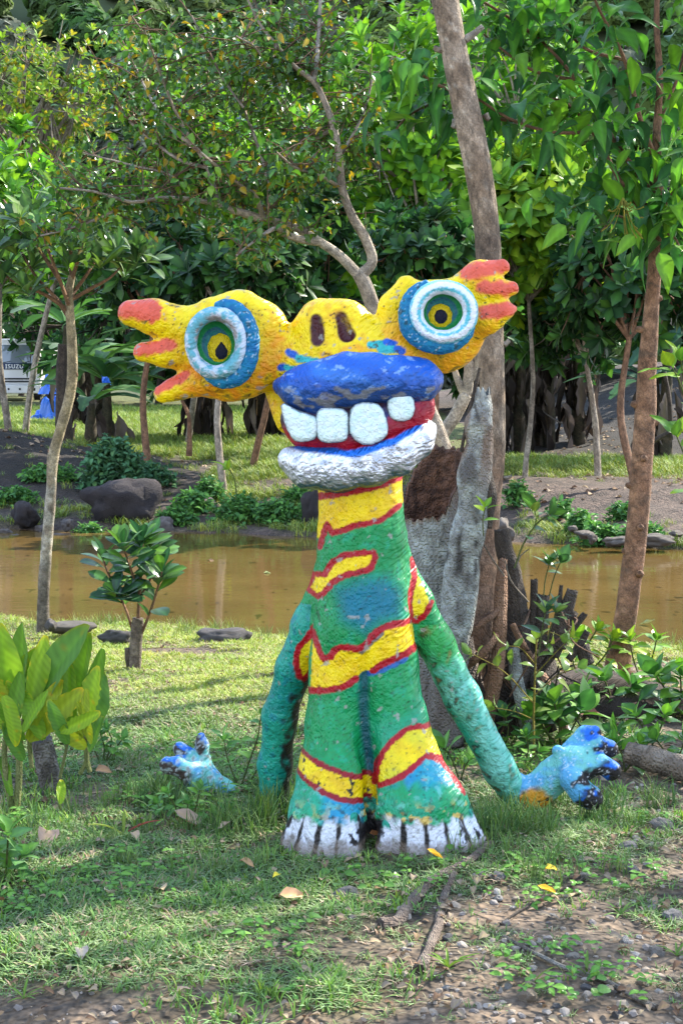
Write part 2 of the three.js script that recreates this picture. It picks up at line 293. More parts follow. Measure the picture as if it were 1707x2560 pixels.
{
  // ---- body: trunk of the body, legs, arms in one skin
  const legs = [
    ...chain([[S(838, 1660, 0.04), sr(58)], [S(840, 1800, 0.08), sr(72)], [S(836, 1930, 0.13), sr(86)], [S(824, 2050, 0.19), sr(98)], [S(814, 2150, 0.2), sr(116)]], 0.95),
    ...chain([[S(976, 1660, 0.04), sr(64)], [S(986, 1800, 0.08), sr(78)], [S(1012, 1930, 0.13), sr(94)], [S(1046, 2030, 0.18), sr(120)], [S(1076, 2150, 0.18), sr(152)]], 1.05),
  ];
  const trunk = chain([[S(898, 1170, 0.0), sr(108)], [S(903, 1290, 0.0), sr(98)], [S(906, 1370, 0.0), sr(106)], [S(907, 1480, 0.015), sr(113)], [S(906, 1580, 0.03), sr(116)], [S(908, 1690, 0.04), sr(116)]], 1.12);
  const armR = chain([[S(985, 1405, -0.02), sr(44)], [S(1032, 1500, -0.03), sr(46)], [S(1086, 1605, -0.06), sr(46)], [S(1155, 1745, -0.10), sr(45)], [S(1246, 1920, -0.16), sr(42)], [S(1300, 2010, -0.2), sr(40)]]);
  const armL = chain([[S(828, 1440, -0.02), sr(44)], [S(775, 1560, -0.05), sr(45)], [S(736, 1670, -0.10), sr(46)], [S(700, 1790, -0.15), sr(44)], [S(688, 1910, -0.2), sr(42)], [S(684, 2030, -0.22), sr(42)]]);
  const fLegs = union(legs, 0.035), fTr = union(trunk, 0.05), fR = union(armR, 0.03), fL = union(armL, 0.03);
  const seam = chain([[S(909, 1640, 0.175), sr(3)], [S(911, 1740, 0.172), sr(11)], [S(919, 1900, 0.18), sr(16)], [S(928, 2010, 0.205), sr(19)], [S(934, 2160, 0.24), sr(26)]]);
  const fSeam = union(seam, 0.02);
  const f0 = (x, y, z) => { let d = smin(fLegs(x, y, z), fTr(x, y, z), 0.07); d = smin(d, smin(fR(x, y, z), fL(x, y, z), 0.01), 0.035); d = smax(d, -fSeam(x, y, z), 0.035); return Math.max(d, -y - 0.06); };
  const zt = 0.15, zl = 0.22;
  const yb1 = polyF(flat(r3, zt, [[400, 60], [520, 130], [1000, 20], [1010, 190], [960, 215], [890, 270], [830, 300], [700, 320], [620, 355], [560, 375], [525, 320], [490, 420], [420, 420]]));
  const red0 = lineF(flat(r3, zt, [[470, 165], [520, 152], [700, 118], [860, 80], [1010, 30]])), red1 = lineF(flat(r3, zt, [[478, 470], [495, 410], [522, 325], [556, 378], [620, 356], [700, 322], [830, 302], [890, 270], [965, 215]]));
  const tongue = polyF(flat(r3, zt, [[380, 745], [430, 635], [505, 618], [545, 545], [630, 492], [740, 478], [812, 478], [825, 525], [795, 590], [720, 615], [640, 630], [570, 675], [515, 745], [465, 785]]));
  const bTop = [[440, 990], [468, 1070], [500, 1130], [545, 1110], [580, 1065], [625, 1048], [690, 1056], [740, 1050], [790, 985], [840, 945], [910, 920], [1040, 915]], bBot = [[1070, 1070], [1020, 1095], [930, 1125], [860, 1150], [800, 1185], [735, 1195], [700, 1235], [620, 1290], [520, 1312], [420, 1335]];
  const bandB = polyF(flat(r3, zt, [...bTop, ...bBot])), bLine = lineF(flat(r3, zt, bTop)), bLine2 = lineF(flat(r3, zt, bBot.slice(0, 5))), bLine3 = lineF(flat(r3, zt, bBot.slice(6)));
  const blueE = lineF(flat(r3, zt, [[730, 1070], [790, 1010], [850, 965]])), blueE2 = lineF(flat(r3, zt, [[1000, 1130], [880, 1175], [780, 1205]]));
  const patch = polyF(flat(r3, zt, [[560, 700], [760, 620], [900, 620], [985, 720], [990, 900], [860, 910], [760, 980], [600, 900]]));
  const tl = polyF(flat(r3, -0.02, [[452, 1000], [400, 1000], [352, 1060], [338, 1150], [360, 1235], [385, 1255], [440, 1200], [470, 1180]])), tlRed = lineF(flat(r3, -0.02, [[470, 870], [440, 940], [400, 1000], [352, 1060], [336, 1150], [362, 1245], [388, 1258], [450, 1190]]));
  const tr = polyF(flat(r3, 0.05, [[1040, 560], [1025, 700], [1018, 800], [1022, 880], [1060, 905], [1110, 865], [1145, 800], [1110, 700]])), trRed = lineF(flat(r3, 0.05, [[1040, 540], [1055, 640], [1030, 715], [1018, 800], [1028, 885], [1065, 905], [1115, 868], [1155, 800]]));
  const lTop = [[330, 535], [380, 548], [500, 592], [640, 642], [755, 668]], lBot = [[770, 790], [700, 775], [560, 748], [480, 718], [400, 682], [320, 640]];
  const legLY = polyF(flat(r4, zl, [...lTop, ...lBot])), legLr = lineF(flat(r4, zl, lTop)), legLr2 = lineF(flat(r4, zl, lBot));
  const rTop = [[755, 690], [770, 590], [800, 520], [860, 450], [930, 398], [1000, 388], [1120, 408]], rBot = [[1260, 740], [1200, 660], [1140, 585], [1090, 550], [1040, 535], [980, 575], [920, 618], [840, 660], [755, 705]];
  const legRY = polyF(flat(r4, zl, [...rTop, [1240, 700], ...rBot])), legRr = lineF(flat(r4, zl, rTop)), legRr2 = lineF(flat(r4, zl, rBot));
  const toes = [[744, 2040, 722, 2104, 20], [780, 2040, 762, 2122, 22], [826, 2044, 812, 2136, 25], [876, 2048, 872, 2138, 33], [974, 2062, 966, 2152, 35], [1034, 2050, 1040, 2144, 28], [1086, 2046, 1096, 2138, 27], [1130, 2042, 1150, 2124, 24], [1168, 2036, 1196, 2106, 21]];
  const toeL = toes.map(([ax, ay, bx, by, r]) => { const p = S(ax, ay, 0.3), q = S(bx, by, 0.3), k = 18 / 60; return [[p.x - (q.x - p.x) * 0.2, p.y + 0.02], [q.x + (q.x - p.x) * k, q.y - 0.03], sr(r, 0.3)]; });
  const toeD = (x, y) => { let m = 9; for (const [a, b, r] of toeL) { const t = clamp((y - a[1]) / (b[1] - a[1]), -0.1, 1.3), cx = lerp(a[0], b[0], t); m = Math.min(m, Math.abs(x - cx) / (r * lerp(0.75, 1.0, clamp(t)))); } return m; };
  const yy = (py, zo) => S(900, py, zo).y;
  const yFoot = yy(2040, 0.25), yBlue = yy(1950, 0.22), yNeck = yy(1330, 0.1), yHip = yy(1650, 0.15), xSeam = S(909, 1700, 0.2).x;
  const paintBody = (x, y, z, nx, ny, nz) => {
    const jx = x + 0.004 * n2(x, y, 60) + 0.002 * n2(x, y, 170, 3), jy = y + 0.004 * n2(x, y, 60, 5) + 0.002 * n2(x, y, 170, 8);
    const a = 0.5 + 0.5 * fbm(x * 9, y * 7, z * 9), b = noise(x * 34, y * 28, z * 34), fine = noise(x * 120, y * 90, z * 120);
    const dR = fR(x, y, z), dL = fL(x, y, z), dT = Math.min(fTr(x, y, z), fLegs(x, y, z));
    let c = mix3(C.green, C.green2, sstep(0.25, 0.75, a + 0.25 * b));
    c = lay3(c, C.turq, 0.35 * sstep(0.25, 0.55, b + 0.4 * fine));
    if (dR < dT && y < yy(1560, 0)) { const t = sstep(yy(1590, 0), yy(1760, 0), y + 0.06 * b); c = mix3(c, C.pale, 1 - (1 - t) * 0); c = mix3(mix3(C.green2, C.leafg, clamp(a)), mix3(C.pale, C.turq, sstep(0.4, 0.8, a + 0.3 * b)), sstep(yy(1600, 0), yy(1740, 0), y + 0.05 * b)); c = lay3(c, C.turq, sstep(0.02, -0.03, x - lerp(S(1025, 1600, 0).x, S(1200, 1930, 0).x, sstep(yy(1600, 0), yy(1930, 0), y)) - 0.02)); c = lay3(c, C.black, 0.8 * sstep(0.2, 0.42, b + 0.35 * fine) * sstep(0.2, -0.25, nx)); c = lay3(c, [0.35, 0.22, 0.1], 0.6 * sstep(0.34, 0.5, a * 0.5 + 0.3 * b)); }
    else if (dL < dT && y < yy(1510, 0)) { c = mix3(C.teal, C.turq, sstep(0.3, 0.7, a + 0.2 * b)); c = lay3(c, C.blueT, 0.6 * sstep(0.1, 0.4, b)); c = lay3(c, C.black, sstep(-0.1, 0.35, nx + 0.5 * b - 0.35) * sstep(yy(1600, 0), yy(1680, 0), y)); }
    else {
      if (y > yNeck) c = mix3(c, C.leafg, 0.35 * sstep(0, 0.3, b));
      const dp = patch(jx, jy); c = lay3(c, mix3([0.004, 0.15, 0.23], C.teal, sstep(0.45, 0.8, a + 0.3 * fine)), 0.95 * (1 - sstep(-0.05, 0.03, dp)));
      if (y < yHip) { c = lay3(c, mix3(C.blueT, C.black, 0.55), 0.92 * (1 - sstep(0.007, 0.028, Math.abs(x - lerp(xSeam, S(932, 2050, 0.25).x, sstep(yy(1760, 0.2), yy(2000, 0.2), y)))))); c = lay3(c, C.turq, 0.5 * sstep(0.1, 0.55, noise(x * 6, y * 5, 3))); }
      const below = y < Math.max(yy(1935, zl), 0) || (x > xSeam ? legRr2(x, y) < 0.5 && y < yy(1890, zl) : false);
      const lo = x > xSeam ? y < interp(rLow, x) : y < interp(lLow, x);
      if (lo) {
        c = mix3(C.turq, C.green2, sstep(0.2, 0.7, a)); const bl = x > xSeam ? sstep(yBlue - 0.02, yBlue + 0.02, y + 0.03 * b) : sstep(S(800, 2000, zl).x - 0.01, S(810, 2000, zl).x + 0.02, x + 0.02 * b);
        c = mix3(c, mix3([0.012, 0.28, 0.36], [0.02, 0.24, 0.48], sstep(0.3, 0.7, a)), bl * 0.9);
        c = lay3(c, C.pale, 0.5 * sstep(0.25, 0.5, b + 0.3 * fine));
        c = lay3(c, [0.62, 0.44, 0.12], sstep(0.22, 0.34, noise(x * 42, y * 42, 4.4) + 0.25 * fine) * sstep(yFoot + 0.08, yFoot + 0.02, y) * (x > xSeam ? 1 : 0.35));
        c = lay3(c, C.black, sstep(0.26, 0.36, noise(x * 50, y * 50, 9.1) + 0.3 * fine) * sstep(yFoot + 0.1, yFoot - 0.02, y));
        { const tk = sstep(0.82, 1.02, toeD(x, y) + 0.2 * b), inn = sstep(0.05, 0.02, Math.abs(x - S(934, 2080, 0.3).x)); c = lay3(c, mix3(mix3(C.white, [0.6, 0.63, 0.72], clamp(a)), C.black, Math.max(tk, inn)), sstep(yFoot + 0.012, yFoot - 0.012, y + 0.025 * b)); c = lay3(c, [0.16, 0.12, 0.09], 0.8 * sstep(0.04, 0.0, y + 0.03 * b)); }
      }
      const Y = mix3(C.yellow, C.yellow2, sstep(0.3, 0.8, a + 0.3 * b));
      const limeY = mix3(Y, [0.55, 0.62, 0.03], 0.7 * sstep(0.35, 0.75, a));
      if (ny > -0.97) {
        c = lay3(c, Y, inkEdge(yb1(jx, jy))); c = lay3(c, C.red, inkEdge(red0(jx, jy) - 0.012)); c = lay3(c, C.red, inkEdge(red1(jx, jy) - 0.0105));
        const dt = tongue(jx, jy); c = lay3(c, C.red, inkEdge(dt - 0.004)); c = lay3(c, Y, inkEdge(dt + 0.0165));
        c = lay3(c, Y, inkEdge(bandB(jx, jy))); c = lay3(c, C.lipD, 0.8 * inkEdge(blueE(jx, jy) - 0.011)); c = lay3(c, [0.02, 0.08, 0.4], 0.8 * inkEdge(blueE2(jx, jy) - 0.011));
        c = lay3(c, C.red, inkEdge(bLine(jx, jy) - 0.012)); c = lay3(c, C.red, inkEdge(bLine2(jx, jy) - 0.0125)); c = lay3(c, C.red, inkEdge(bLine3(jx, jy) - 0.0115));
        c = lay3(c, Y, inkEdge(legLY(jx, jy))); c = lay3(c, C.black, inkEdge(legLY(jx, jy)) * sstep(0.32, 0.4, noise(x * 44, y * 44, 2) + 0.3 * fine)); c = lay3(c, limeY, inkEdge(legRY(jx, jy)));
        for (const q of [legLr, legLr2]) c = lay3(c, mix3(C.red, C.maroon, 0.35), inkEdge(q(jx, jy) - 0.0088) * (x < xSeam + 0.03 ? 1 : 0)); for (const q of [legRr, legRr2]) c = lay3(c, C.red, inkEdge(q(jx, jy) - 0.0095) * (x > xSeam - 0.01 ? 1 : 0));
      }
    }
    // arm markings, on the upper arms only
    const Y2 = mix3(C.yellow, C.leafg, 0.25 * clamp(a));
    if (dL < dT + 0.03 && x < S(796, 1600, 0).x) { c = lay3(c, Y2, inkEdge(tl(jx, jy))); c = lay3(c, C.red, inkEdge(tlRed(jx, jy) - 0.0115)); }
    if (dR < dT + 0.04 && x > S(1010, 1500, 0.05).x) { c = lay3(c, Y2, inkEdge(tr(jx, jy))); c = lay3(c, C.red, inkEdge(trRed(jx, jy) - 0.011)); }
    c = lay3(c, C.black, 0.5 * sstep(0.42, 0.55, noise(x * 90, y * 90, z * 90) + 0.2 * b)); return grime(c, x, y, z, ny);
  };
  const rLow = flat(r4, zl, rBot).sort((p, q) => p[0] - q[0]), lLow = flat(r4, zl, lBot).sort((p, q) => p[0] - q[0]);
  function interp(l, x) { if (x <= l[0][0]) return l[0][1]; for (let i = 1; i < l.length; i++) if (x < l[i][0]) return lerp(l[i - 1][1], l[i][1], (x - l[i - 1][0]) / (l[i][0] - l[i - 1][0])); return l[l.length - 1][1]; }
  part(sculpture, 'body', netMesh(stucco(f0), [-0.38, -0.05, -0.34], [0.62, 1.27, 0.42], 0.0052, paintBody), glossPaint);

  // ---- toes
  const skinZ = (px, py) => { let q = 0.5; for (; q > -0.1; q -= 0.004) { const p = S(px, py, q); if (f0(p.x, p.y, p.z) < 0) break; } return Math.max(q, 0.05); };
  for (const [ax, ay, bx, by, r] of toes) {
    const za = skinZ(ax, ay) - 0.030, zb = skinZ(bx, Math.min(by, 2120)) - 0.026, A = S(ax, ay, za), Bq = S(bx, by, zb), f = union(chain([[A, sr(r * 0.72)], [Bq, sr(r)], [S(bx + (bx - ax) * 0.3, by + 30, zb + 0.0), sr(r * 0.9)]]), 0.01);
    const R = sr(r) + 0.03, lo = [Math.min(A.x, Bq.x) - R, -0.05, A.z - R], hi = [Math.max(A.x, Bq.x) + R + 0.01, A.y + R, Bq.z + R];
    part(sculpture, 'toe', netMesh(stucco((x, y, z) => Math.max(f(x, y, z), -y - 0.04)), lo, hi, 0.0055, (x, y, z, nx, ny, nz) => {
      const b = noise(x * 55, y * 40, z * 40) + 0.4 * noise(x * 140, y * 120, 3); let c = mix3(C.white, [0.6, 0.64, 0.78], 0.5 + 0.5 * noise(x * 9, y * 9, 2));
      c = lay3(c, mix3(C.turq, C.black, 0.2), sstep(A.y - 0.012, A.y + 0.006, y + 0.012 * b));
      c = lay3(c, C.black, sstep(0.3, 0.42, b)); c = lay3(c, C.black, sstep(0.55, 0.8, Math.abs(nx) + 0.25 * b)); c = lay3(c, [0.2, 0.15, 0.11], 0.8 * sstep(0.035, 0.0, y + 0.02 * b)); return c;
    }), dullPaint);
  }

  // ---- hands on the ground
  const handPaint = (tips, dark) => (x, y, z, nx, ny, nz) => {
    const b = noise(x * 40, y * 40, z * 40), fine = noise(x * 120, y * 120, z * 120), a = 0.5 + 0.5 * noise(x * 12, y * 12, z * 12);
    let c = mix3([0.16, 0.48, 0.44], [0.09, 0.33, 0.56], sstep(0.35, 0.7, a + 0.25 * b)); let d = 9;
    for (const t of tips) d = Math.min(d, Math.hypot(x - t.x, y - t.y, z - t.z));
    c = lay3(c, [0.014, 0.13, 0.56], 1 - sstep(0.035, 0.06, d + 0.03 * b)); c = lay3(c, [0.2, 0.5, 0.72], 0.6 * sstep(0.2, 0.4, b + 0.3 * fine));
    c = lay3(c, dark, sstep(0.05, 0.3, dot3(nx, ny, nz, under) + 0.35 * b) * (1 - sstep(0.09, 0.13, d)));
    c = lay3(c, C.white, 0.5 * sstep(0.46, 0.56, fine + 0.5 * b)); c = lay3(c, C.grey, sstep(0.03, 0.0, y + 0.01 * b)); return c;
  };
  const dot3 = (x, y, z, v) => x * v[0] + y * v[1] + z * v[2]; let under = [0.75, -0.6, 0.28];
  {
    const z0 = -0.19, W = S(1322, 1992, z0), Pm = S(1392, 1935, z0);
    const fing = [[[1430, 1880], [1462, 1838, 24], [1484, 1832, 20]], [[1440, 1902], [1496, 1862, 23], [1520, 1872, 25]], [[1445, 1925], [1500, 1908, 24], [1526, 1926, 26]], [[1430, 1950], [1452, 1982, 30], [1476, 1996, 31]]];
    const caps = [...chain([[S(1268, 1958, -0.19), sr(40)], [W, sr(44)], [Pm, sr(46)], [S(1436, 1910, z0 + 0.02), sr(52)]])];
    const tips = []; fing.forEach(([a, b, c2], i) => { const zz = z0 + [-0.05, 0.0, 0.05, 0.10][i]; caps.push(...chain([[S(a[0], a[1], zz), sr(34)], [S(b[0], b[1], zz + 0.01), sr(b[2])], [S(c2[0], c2[1], zz + 0.01), sr(c2[2])]])); tips.push(S(c2[0], c2[1], zz + 0.02)); });
    caps.push(...chain([[S(1410, 1915, z0 + 0.02), sr(26)], [S(1394, 1876, z0 + 0.03), sr(14)]]));
    const f = union(caps, 0.013), hp = handPaint(tips, C.black);
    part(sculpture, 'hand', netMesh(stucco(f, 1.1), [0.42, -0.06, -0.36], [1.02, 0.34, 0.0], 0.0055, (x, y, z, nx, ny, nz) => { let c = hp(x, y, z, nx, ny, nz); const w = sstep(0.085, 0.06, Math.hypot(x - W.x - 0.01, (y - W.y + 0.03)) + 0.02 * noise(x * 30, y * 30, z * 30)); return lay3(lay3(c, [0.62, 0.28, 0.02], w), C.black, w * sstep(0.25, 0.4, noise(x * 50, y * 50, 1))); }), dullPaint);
  }
  {
    const z0 = -0.34; under = [-0.7, -0.45, 0.45];
    const fing = [[[506, 1915], [506, 1862, 17], [503, 1842, 11]], [[492, 1925], [466, 1888, 20], [450, 1872, 20]], [[486, 1938], [442, 1914, 22], [420, 1912, 22]]];
    const caps = [...chain([[S(610, 2010, z0), sr(24)], [S(560, 1975, z0), sr(28)], [S(515, 1945, z0), sr(34)], [S(490, 1958, z0 + 0.02), sr(36)]])], tips = [];
    fing.forEach(([a, b, c2], i) => { const zz = z0 + [-0.02, 0.0, 0.05][i]; caps.push(...chain([[S(a[0], a[1], zz), sr(30)], [S(b[0], b[1], zz), sr(b[2])], [S(c2[0], c2[1], zz), sr(c2[2])]])); tips.push(S(c2[0], c2[1], zz)); });
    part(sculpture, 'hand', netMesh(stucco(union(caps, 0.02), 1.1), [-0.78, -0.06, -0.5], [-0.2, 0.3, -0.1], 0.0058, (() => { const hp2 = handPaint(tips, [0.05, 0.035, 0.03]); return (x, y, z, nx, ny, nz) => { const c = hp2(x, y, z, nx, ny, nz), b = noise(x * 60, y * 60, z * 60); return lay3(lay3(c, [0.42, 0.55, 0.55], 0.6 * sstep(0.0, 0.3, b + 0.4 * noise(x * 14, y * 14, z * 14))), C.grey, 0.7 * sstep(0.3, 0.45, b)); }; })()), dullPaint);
  }

  // ---- head: skull, cheeks, nose, the two finger fans that carry the eyes
  const zL = 0.09, zR = 0.08;
  const head = [
    ...chain([[S(745, 900, 0.0), sr(92)], [S(880, 900, 0.02), sr(105)], [S(1000, 890, 0.0), sr(92)]], 0.9),
    ...chain([[S(860, 1010, 0.0), sr(150)], [S(880, 1080, 0.0), sr(135)]], 1.05),
    ...chain([[S(690, 960, 0.0), sr(32)], [S(722, 1050, 0.03), sr(36)]]),
    ...chain([[S(1010, 930, 0.02), sr(58)], [S(1040, 985, 0.03), sr(44)]]),
    // left fan
    ...chain([[S(582, 872, zL - 0.03), sr(130)], [S(566, 862, zL - 0.03), sr(122)]], 1.9),
    ...chain([[S(602, 788, zL - 0.03), sr(62)], [S(650, 818, zL - 0.03), sr(62)], [S(664, 900, 0.05), sr(62)]], 1.2),
    ...chain([[S(330, 783, zL + 0.01), sr(33)], [S(392, 793, zL), sr(42)], [S(485, 830, zL - 0.02), sr(62)]], 1.15),
    ...chain([[S(358, 880, zL + 0.01), sr(25)], [S(410, 882, zL), sr(31)], [S(480, 888, zL - 0.02), sr(48)]], 1.15),
    ...chain([[S(407, 985, zL + 0.01), sr(21)], [S(440, 972, zL), sr(25)], [S(510, 948, zL - 0.02), sr(44)]], 1.15),
    // right fan
    ...chain([[S(1096, 822, zR - 0.04), sr(112)], [S(1080, 806, zR - 0.04), sr(104)]], 1.7),
    ...chain([[S(1016, 714, zR - 0.02), sr(26)], [S(985, 765, zR - 0.02), sr(34)], [S(985, 830, 0.05), sr(50)]], 1.1),
    ...chain([[S(1254, 667, zR), sr(20)], [S(1195, 690, zR), sr(34)], [S(1130, 750, zR - 0.04), sr(46)]], 1.1),
    ...chain([[S(1277, 722, zR + 0.02), sr(17)], [S(1230, 725, zR + 0.02), sr(30)], [S(1160, 770, zR - 0.03), sr(46)]], 1.1),
    ...chain([[S(1284, 772, zR + 0.02), sr(8)], [S(1258, 778, zR + 0.03), sr(22)], [S(1222, 795, zR + 0.02), sr(34)], [S(1160, 820, zR - 0.03), sr(48)]], 1.1),
    // nose
    ...chain([[S(806, 816, 0.06), sr(69)], [S(860, 814, 0.06), sr(66)]], 1.05), ...chain([[S(810, 850, 0.06), sr(76)], [S(880, 850, 0.06), sr(62)]], 1.1), ...chain([[S(900, 830, 0.05), sr(34)], [S(945, 850, 0.04), sr(36)]]),
  ];
  const fH = union(head, 0.028);
  const nos = [cap(S(789, 800, 0.155), S(793, 846, 0.165), sr(13), sr(15)), cap(S(852, 788, 0.15), S(867, 836, 0.16), sr(12), sr(17))];
  const eyeCut = [cap(S(...r1(820, 745), 0.06), S(...r1(820, 745), 0.2), sr(50), sr(50)), cap(S(...r2(1028, 430), 0.05), S(...r2(1028, 430), 0.2), sr(48), sr(48))];
  const f1 = (x, y, z) => { let d = fH(x, y, z); for (const n of nos) d = smax(d, -capD(n, x, y, z), 0.012); for (const n of eyeCut) d = smax(d, -capD(n, x, y, z), 0.01); return smax(d, -(y - 1.19 + 0.0 * x), 0.02); };
  const coralL = [lineF(flat(r1, zL + 0.03, [[150, 520], [350, 500]])), lineF(flat(r1, zL + 0.03, [[240, 790], [510, 748]])), lineF(flat(r1, zL + 0.03, [[400, 1060], [600, 975]]))], cw = [0.045, 0.023, 0.020];
  const coralR = [lineF(flat(r2, zR + 0.03, [[1180, 195], [1420, 145]])), lineF(flat(r2, zR + 0.05, [[1270, 285], [1480, 300]])), lineF(flat(r2, zR + 0.06, [[1290, 440], [1490, 412]]))], cwR = [0.030, 0.027, 0.028];
  const marks = [[[100, 680], [140, 695], 1], [[160, 715], [265, 735], 0], [[50, 765], [75, 770], 1], [[95, 772], [175, 795], 0], [[590, 635], [680, 625], 0], [[690, 618], [730, 622], 1], [[655, 662], [745, 660], 0], [[755, 660], [785, 672], 1]].map(([a, b, k]) => [lineF(flat(r2, 0.13, [a, b])), k]);
  const eL = S(...r1(880, 740), 0.1), eR = S(...r2(1010, 450), 0.1), nC = nos.map((n) => [n[0] + n[3] / 2, n[1] + n[4] / 2]);
  const paintHead = (x, y, z, nx, ny, nz) => {
    const a = 0.5 + 0.5 * fbm(x * 7, y * 7, z * 7), b = noise(x * 36, y * 36, z * 36), fine = noise(x * 120, y * 120, z * 120), jx = x + 0.006 * n2(x, y, 45), jy = y + 0.006 * n2(x, y, 45, 4);
    let c = mix3(C.yellow, C.yellow2, sstep(0.4, 0.8, a + 0.3 * b));
    let o = 0.95 * sstep(0.52, 0.72, a + 0.22 * b);
    const aL = Math.hypot(x - eL.x, y - eL.y), aR = Math.hypot(x - eR.x, y - eR.y);
    o = Math.max(o, 0.9 * sstep(0.05, 0.02, Math.abs(aL - 0.165) + 0.03 * b) * sstep(0.12, -0.08, y - eL.y + 0.08 * noise(x * 14, y * 14, 1)) * sstep(-0.1, 0, x - eL.x + 0.1), 0.7 * sstep(0.05, 0.02, Math.abs(aR - 0.16) + 0.03 * b) * sstep(0.06, -0.08, y - eR.y + 0.06 * noise(x * 14, y * 14, 6)));
    c = lay3(c, mix3(C.orange, C.yellow2, clamp(0.3 + b)), o);
    coralL.forEach((q, i) => { const d = q(jx, jy) - cw[i]; c = lay3(c, mix3(C.coral, C.orange, sstep(-0.008, 0.008, d + 0.01 * b) * 0.8), inkEdge(d + 0.012 * b + 0.006 * fine, 0.006) * sstep(-0.62, -0.2, ny)); });
    coralR.forEach((q, i) => { const d = q(jx, jy) - cwR[i]; c = lay3(c, mix3(C.coral, C.orange, sstep(-0.012, 0.004, d + 0.012 * b) * 0.8), inkEdge(d + 0.012 * b + 0.006 * fine, 0.007) * sstep(-0.75, -0.3, ny)); });
    for (const [q, k] of marks) if (nz > -0.2) c = lay3(c, k ? C.lipB : [0.03, 0.42, 0.42], inkEdge(q(jx, jy) - 0.0125));
    for (const [q, e] of [[nos[0], 0], [nos[1], 1]]) { const d = capD(q, x, y, z); c = lay3(c, C.maroon, 1 - sstep(0.002, 0.010, d + 0.003 * b)); }
    for (const q of eyeCut) if (capD(q, x, y, z) < 0.006) c = [0.01, 0.12, 0.05];
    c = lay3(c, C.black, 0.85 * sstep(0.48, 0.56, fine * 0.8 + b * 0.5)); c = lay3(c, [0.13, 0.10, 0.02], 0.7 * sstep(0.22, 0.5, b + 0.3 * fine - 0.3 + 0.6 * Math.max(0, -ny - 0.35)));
    return grime(c, x, y, z, ny);
  };
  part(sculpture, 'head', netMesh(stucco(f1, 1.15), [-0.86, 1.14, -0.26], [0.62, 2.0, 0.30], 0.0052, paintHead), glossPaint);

  // ---- mouth
  const box = (pts, m) => { const lo = [9, 9, 9], hi = [-9, -9, -9]; for (const [p, r] of pts) ['x', 'y', 'z'].forEach((k, i) => { lo[i] = Math.min(lo[i], p[k] - r - m); hi[i] = Math.max(hi[i], p[k] + r + m); }); return [lo, hi]; };
  const up = [[S(704, 966, 0.12), sr(24)], [S(748, 970, 0.15), sr(48)], [S(800, 966, 0.17), sr(60)], [S(862, 950, 0.18), sr(62)], [S(930, 944, 0.18), sr(57)], [S(1000, 950, 0.17), sr(50)], [S(1048, 950, 0.15), sr(46)], [S(1072, 950, 0.12), sr(34)]];
  const low = [[S(728, 1150, 0.13), sr(32)], [S(772, 1166, 0.155), sr(49)], [S(840, 1169, 0.17), sr(51)], [S(920, 1158, 0.17), sr(51)], [S(990, 1128, 0.165), sr(51)], [S(1040, 1100, 0.14), sr(40)], [S(1066, 1075, 0.12), sr(22)]];
  const upC = [...chain(up), ...chain([[S(752, 985, 0.14), sr(34)], [S(795, 1002, 0.16), sr(34)], [S(870, 978, 0.175), sr(32)], [S(960, 968, 0.17), sr(30)], [S(1050, 972, 0.14), sr(30)]]), ...chain([[S(1000, 926, 0.165), sr(34)], [S(1056, 930, 0.14), sr(28)], [S(1084, 944, 0.10), sr(14)]])], dUp = union(up.length ? upC : [], 0.025), dLo = union([...chain(low), ...chain([[S(775, 1180, 0.08), sr(42)], [S(860, 1183, 0.09), sr(44)], [S(985, 1140, 0.08), sr(42)]])], 0.035);
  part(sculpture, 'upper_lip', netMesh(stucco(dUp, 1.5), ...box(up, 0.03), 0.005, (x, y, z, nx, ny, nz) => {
    const b = noise(x * 22, y * 40, z * 30), a = noise(x * 8, y * 16, z * 8), fine = noise(x * 90, y * 130, z * 90);
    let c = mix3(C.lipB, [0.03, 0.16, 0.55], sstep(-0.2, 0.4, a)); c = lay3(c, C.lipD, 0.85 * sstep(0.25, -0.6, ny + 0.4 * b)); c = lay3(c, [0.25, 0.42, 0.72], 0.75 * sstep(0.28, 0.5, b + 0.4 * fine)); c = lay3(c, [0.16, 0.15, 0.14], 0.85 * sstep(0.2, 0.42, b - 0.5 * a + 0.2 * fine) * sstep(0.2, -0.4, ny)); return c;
  }), glossPaint);
  const red = polyF(flat(r2, 0.19, [[60, 1080], [110, 1210], [300, 1262], [560, 1280], [640, 1235], [720, 1180], [940, 1110], [940, 980], [880, 1000], [840, 1090], [720, 1110], [500, 1180], [300, 1190]]));
  part(sculpture, 'lower_lip', netMesh(stucco(dLo, 1.7), [-0.29, 1.15, -0.06], [0.30, 1.42, 0.3], 0.005, (x, y, z, nx, ny, nz) => {
    const b = noise(x * 26, y * 40, z * 30), fine = noise(x * 110, y * 140, z * 110); const yl = lipLine(x) + 0.006 * b;
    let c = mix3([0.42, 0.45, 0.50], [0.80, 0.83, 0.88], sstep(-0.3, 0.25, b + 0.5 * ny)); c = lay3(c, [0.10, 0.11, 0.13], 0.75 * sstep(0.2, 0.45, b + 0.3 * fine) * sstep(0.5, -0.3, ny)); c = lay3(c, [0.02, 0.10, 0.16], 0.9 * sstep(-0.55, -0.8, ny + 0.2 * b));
    c = lay3(c, [0.012, 0.14, 0.55], inkEdge(yl - y, 0.005)); c = lay3(c, C.red, inkEdge(yl + 0.024 - y, 0.004)); return c;
  }), silverPaint);
  function lipLine(x) { return interp(flat(r2, 0.2, [[20, 1225], [120, 1258], [300, 1290], [500, 1308], [640, 1268], [760, 1218], [880, 1150], [960, 1075]]), x); }
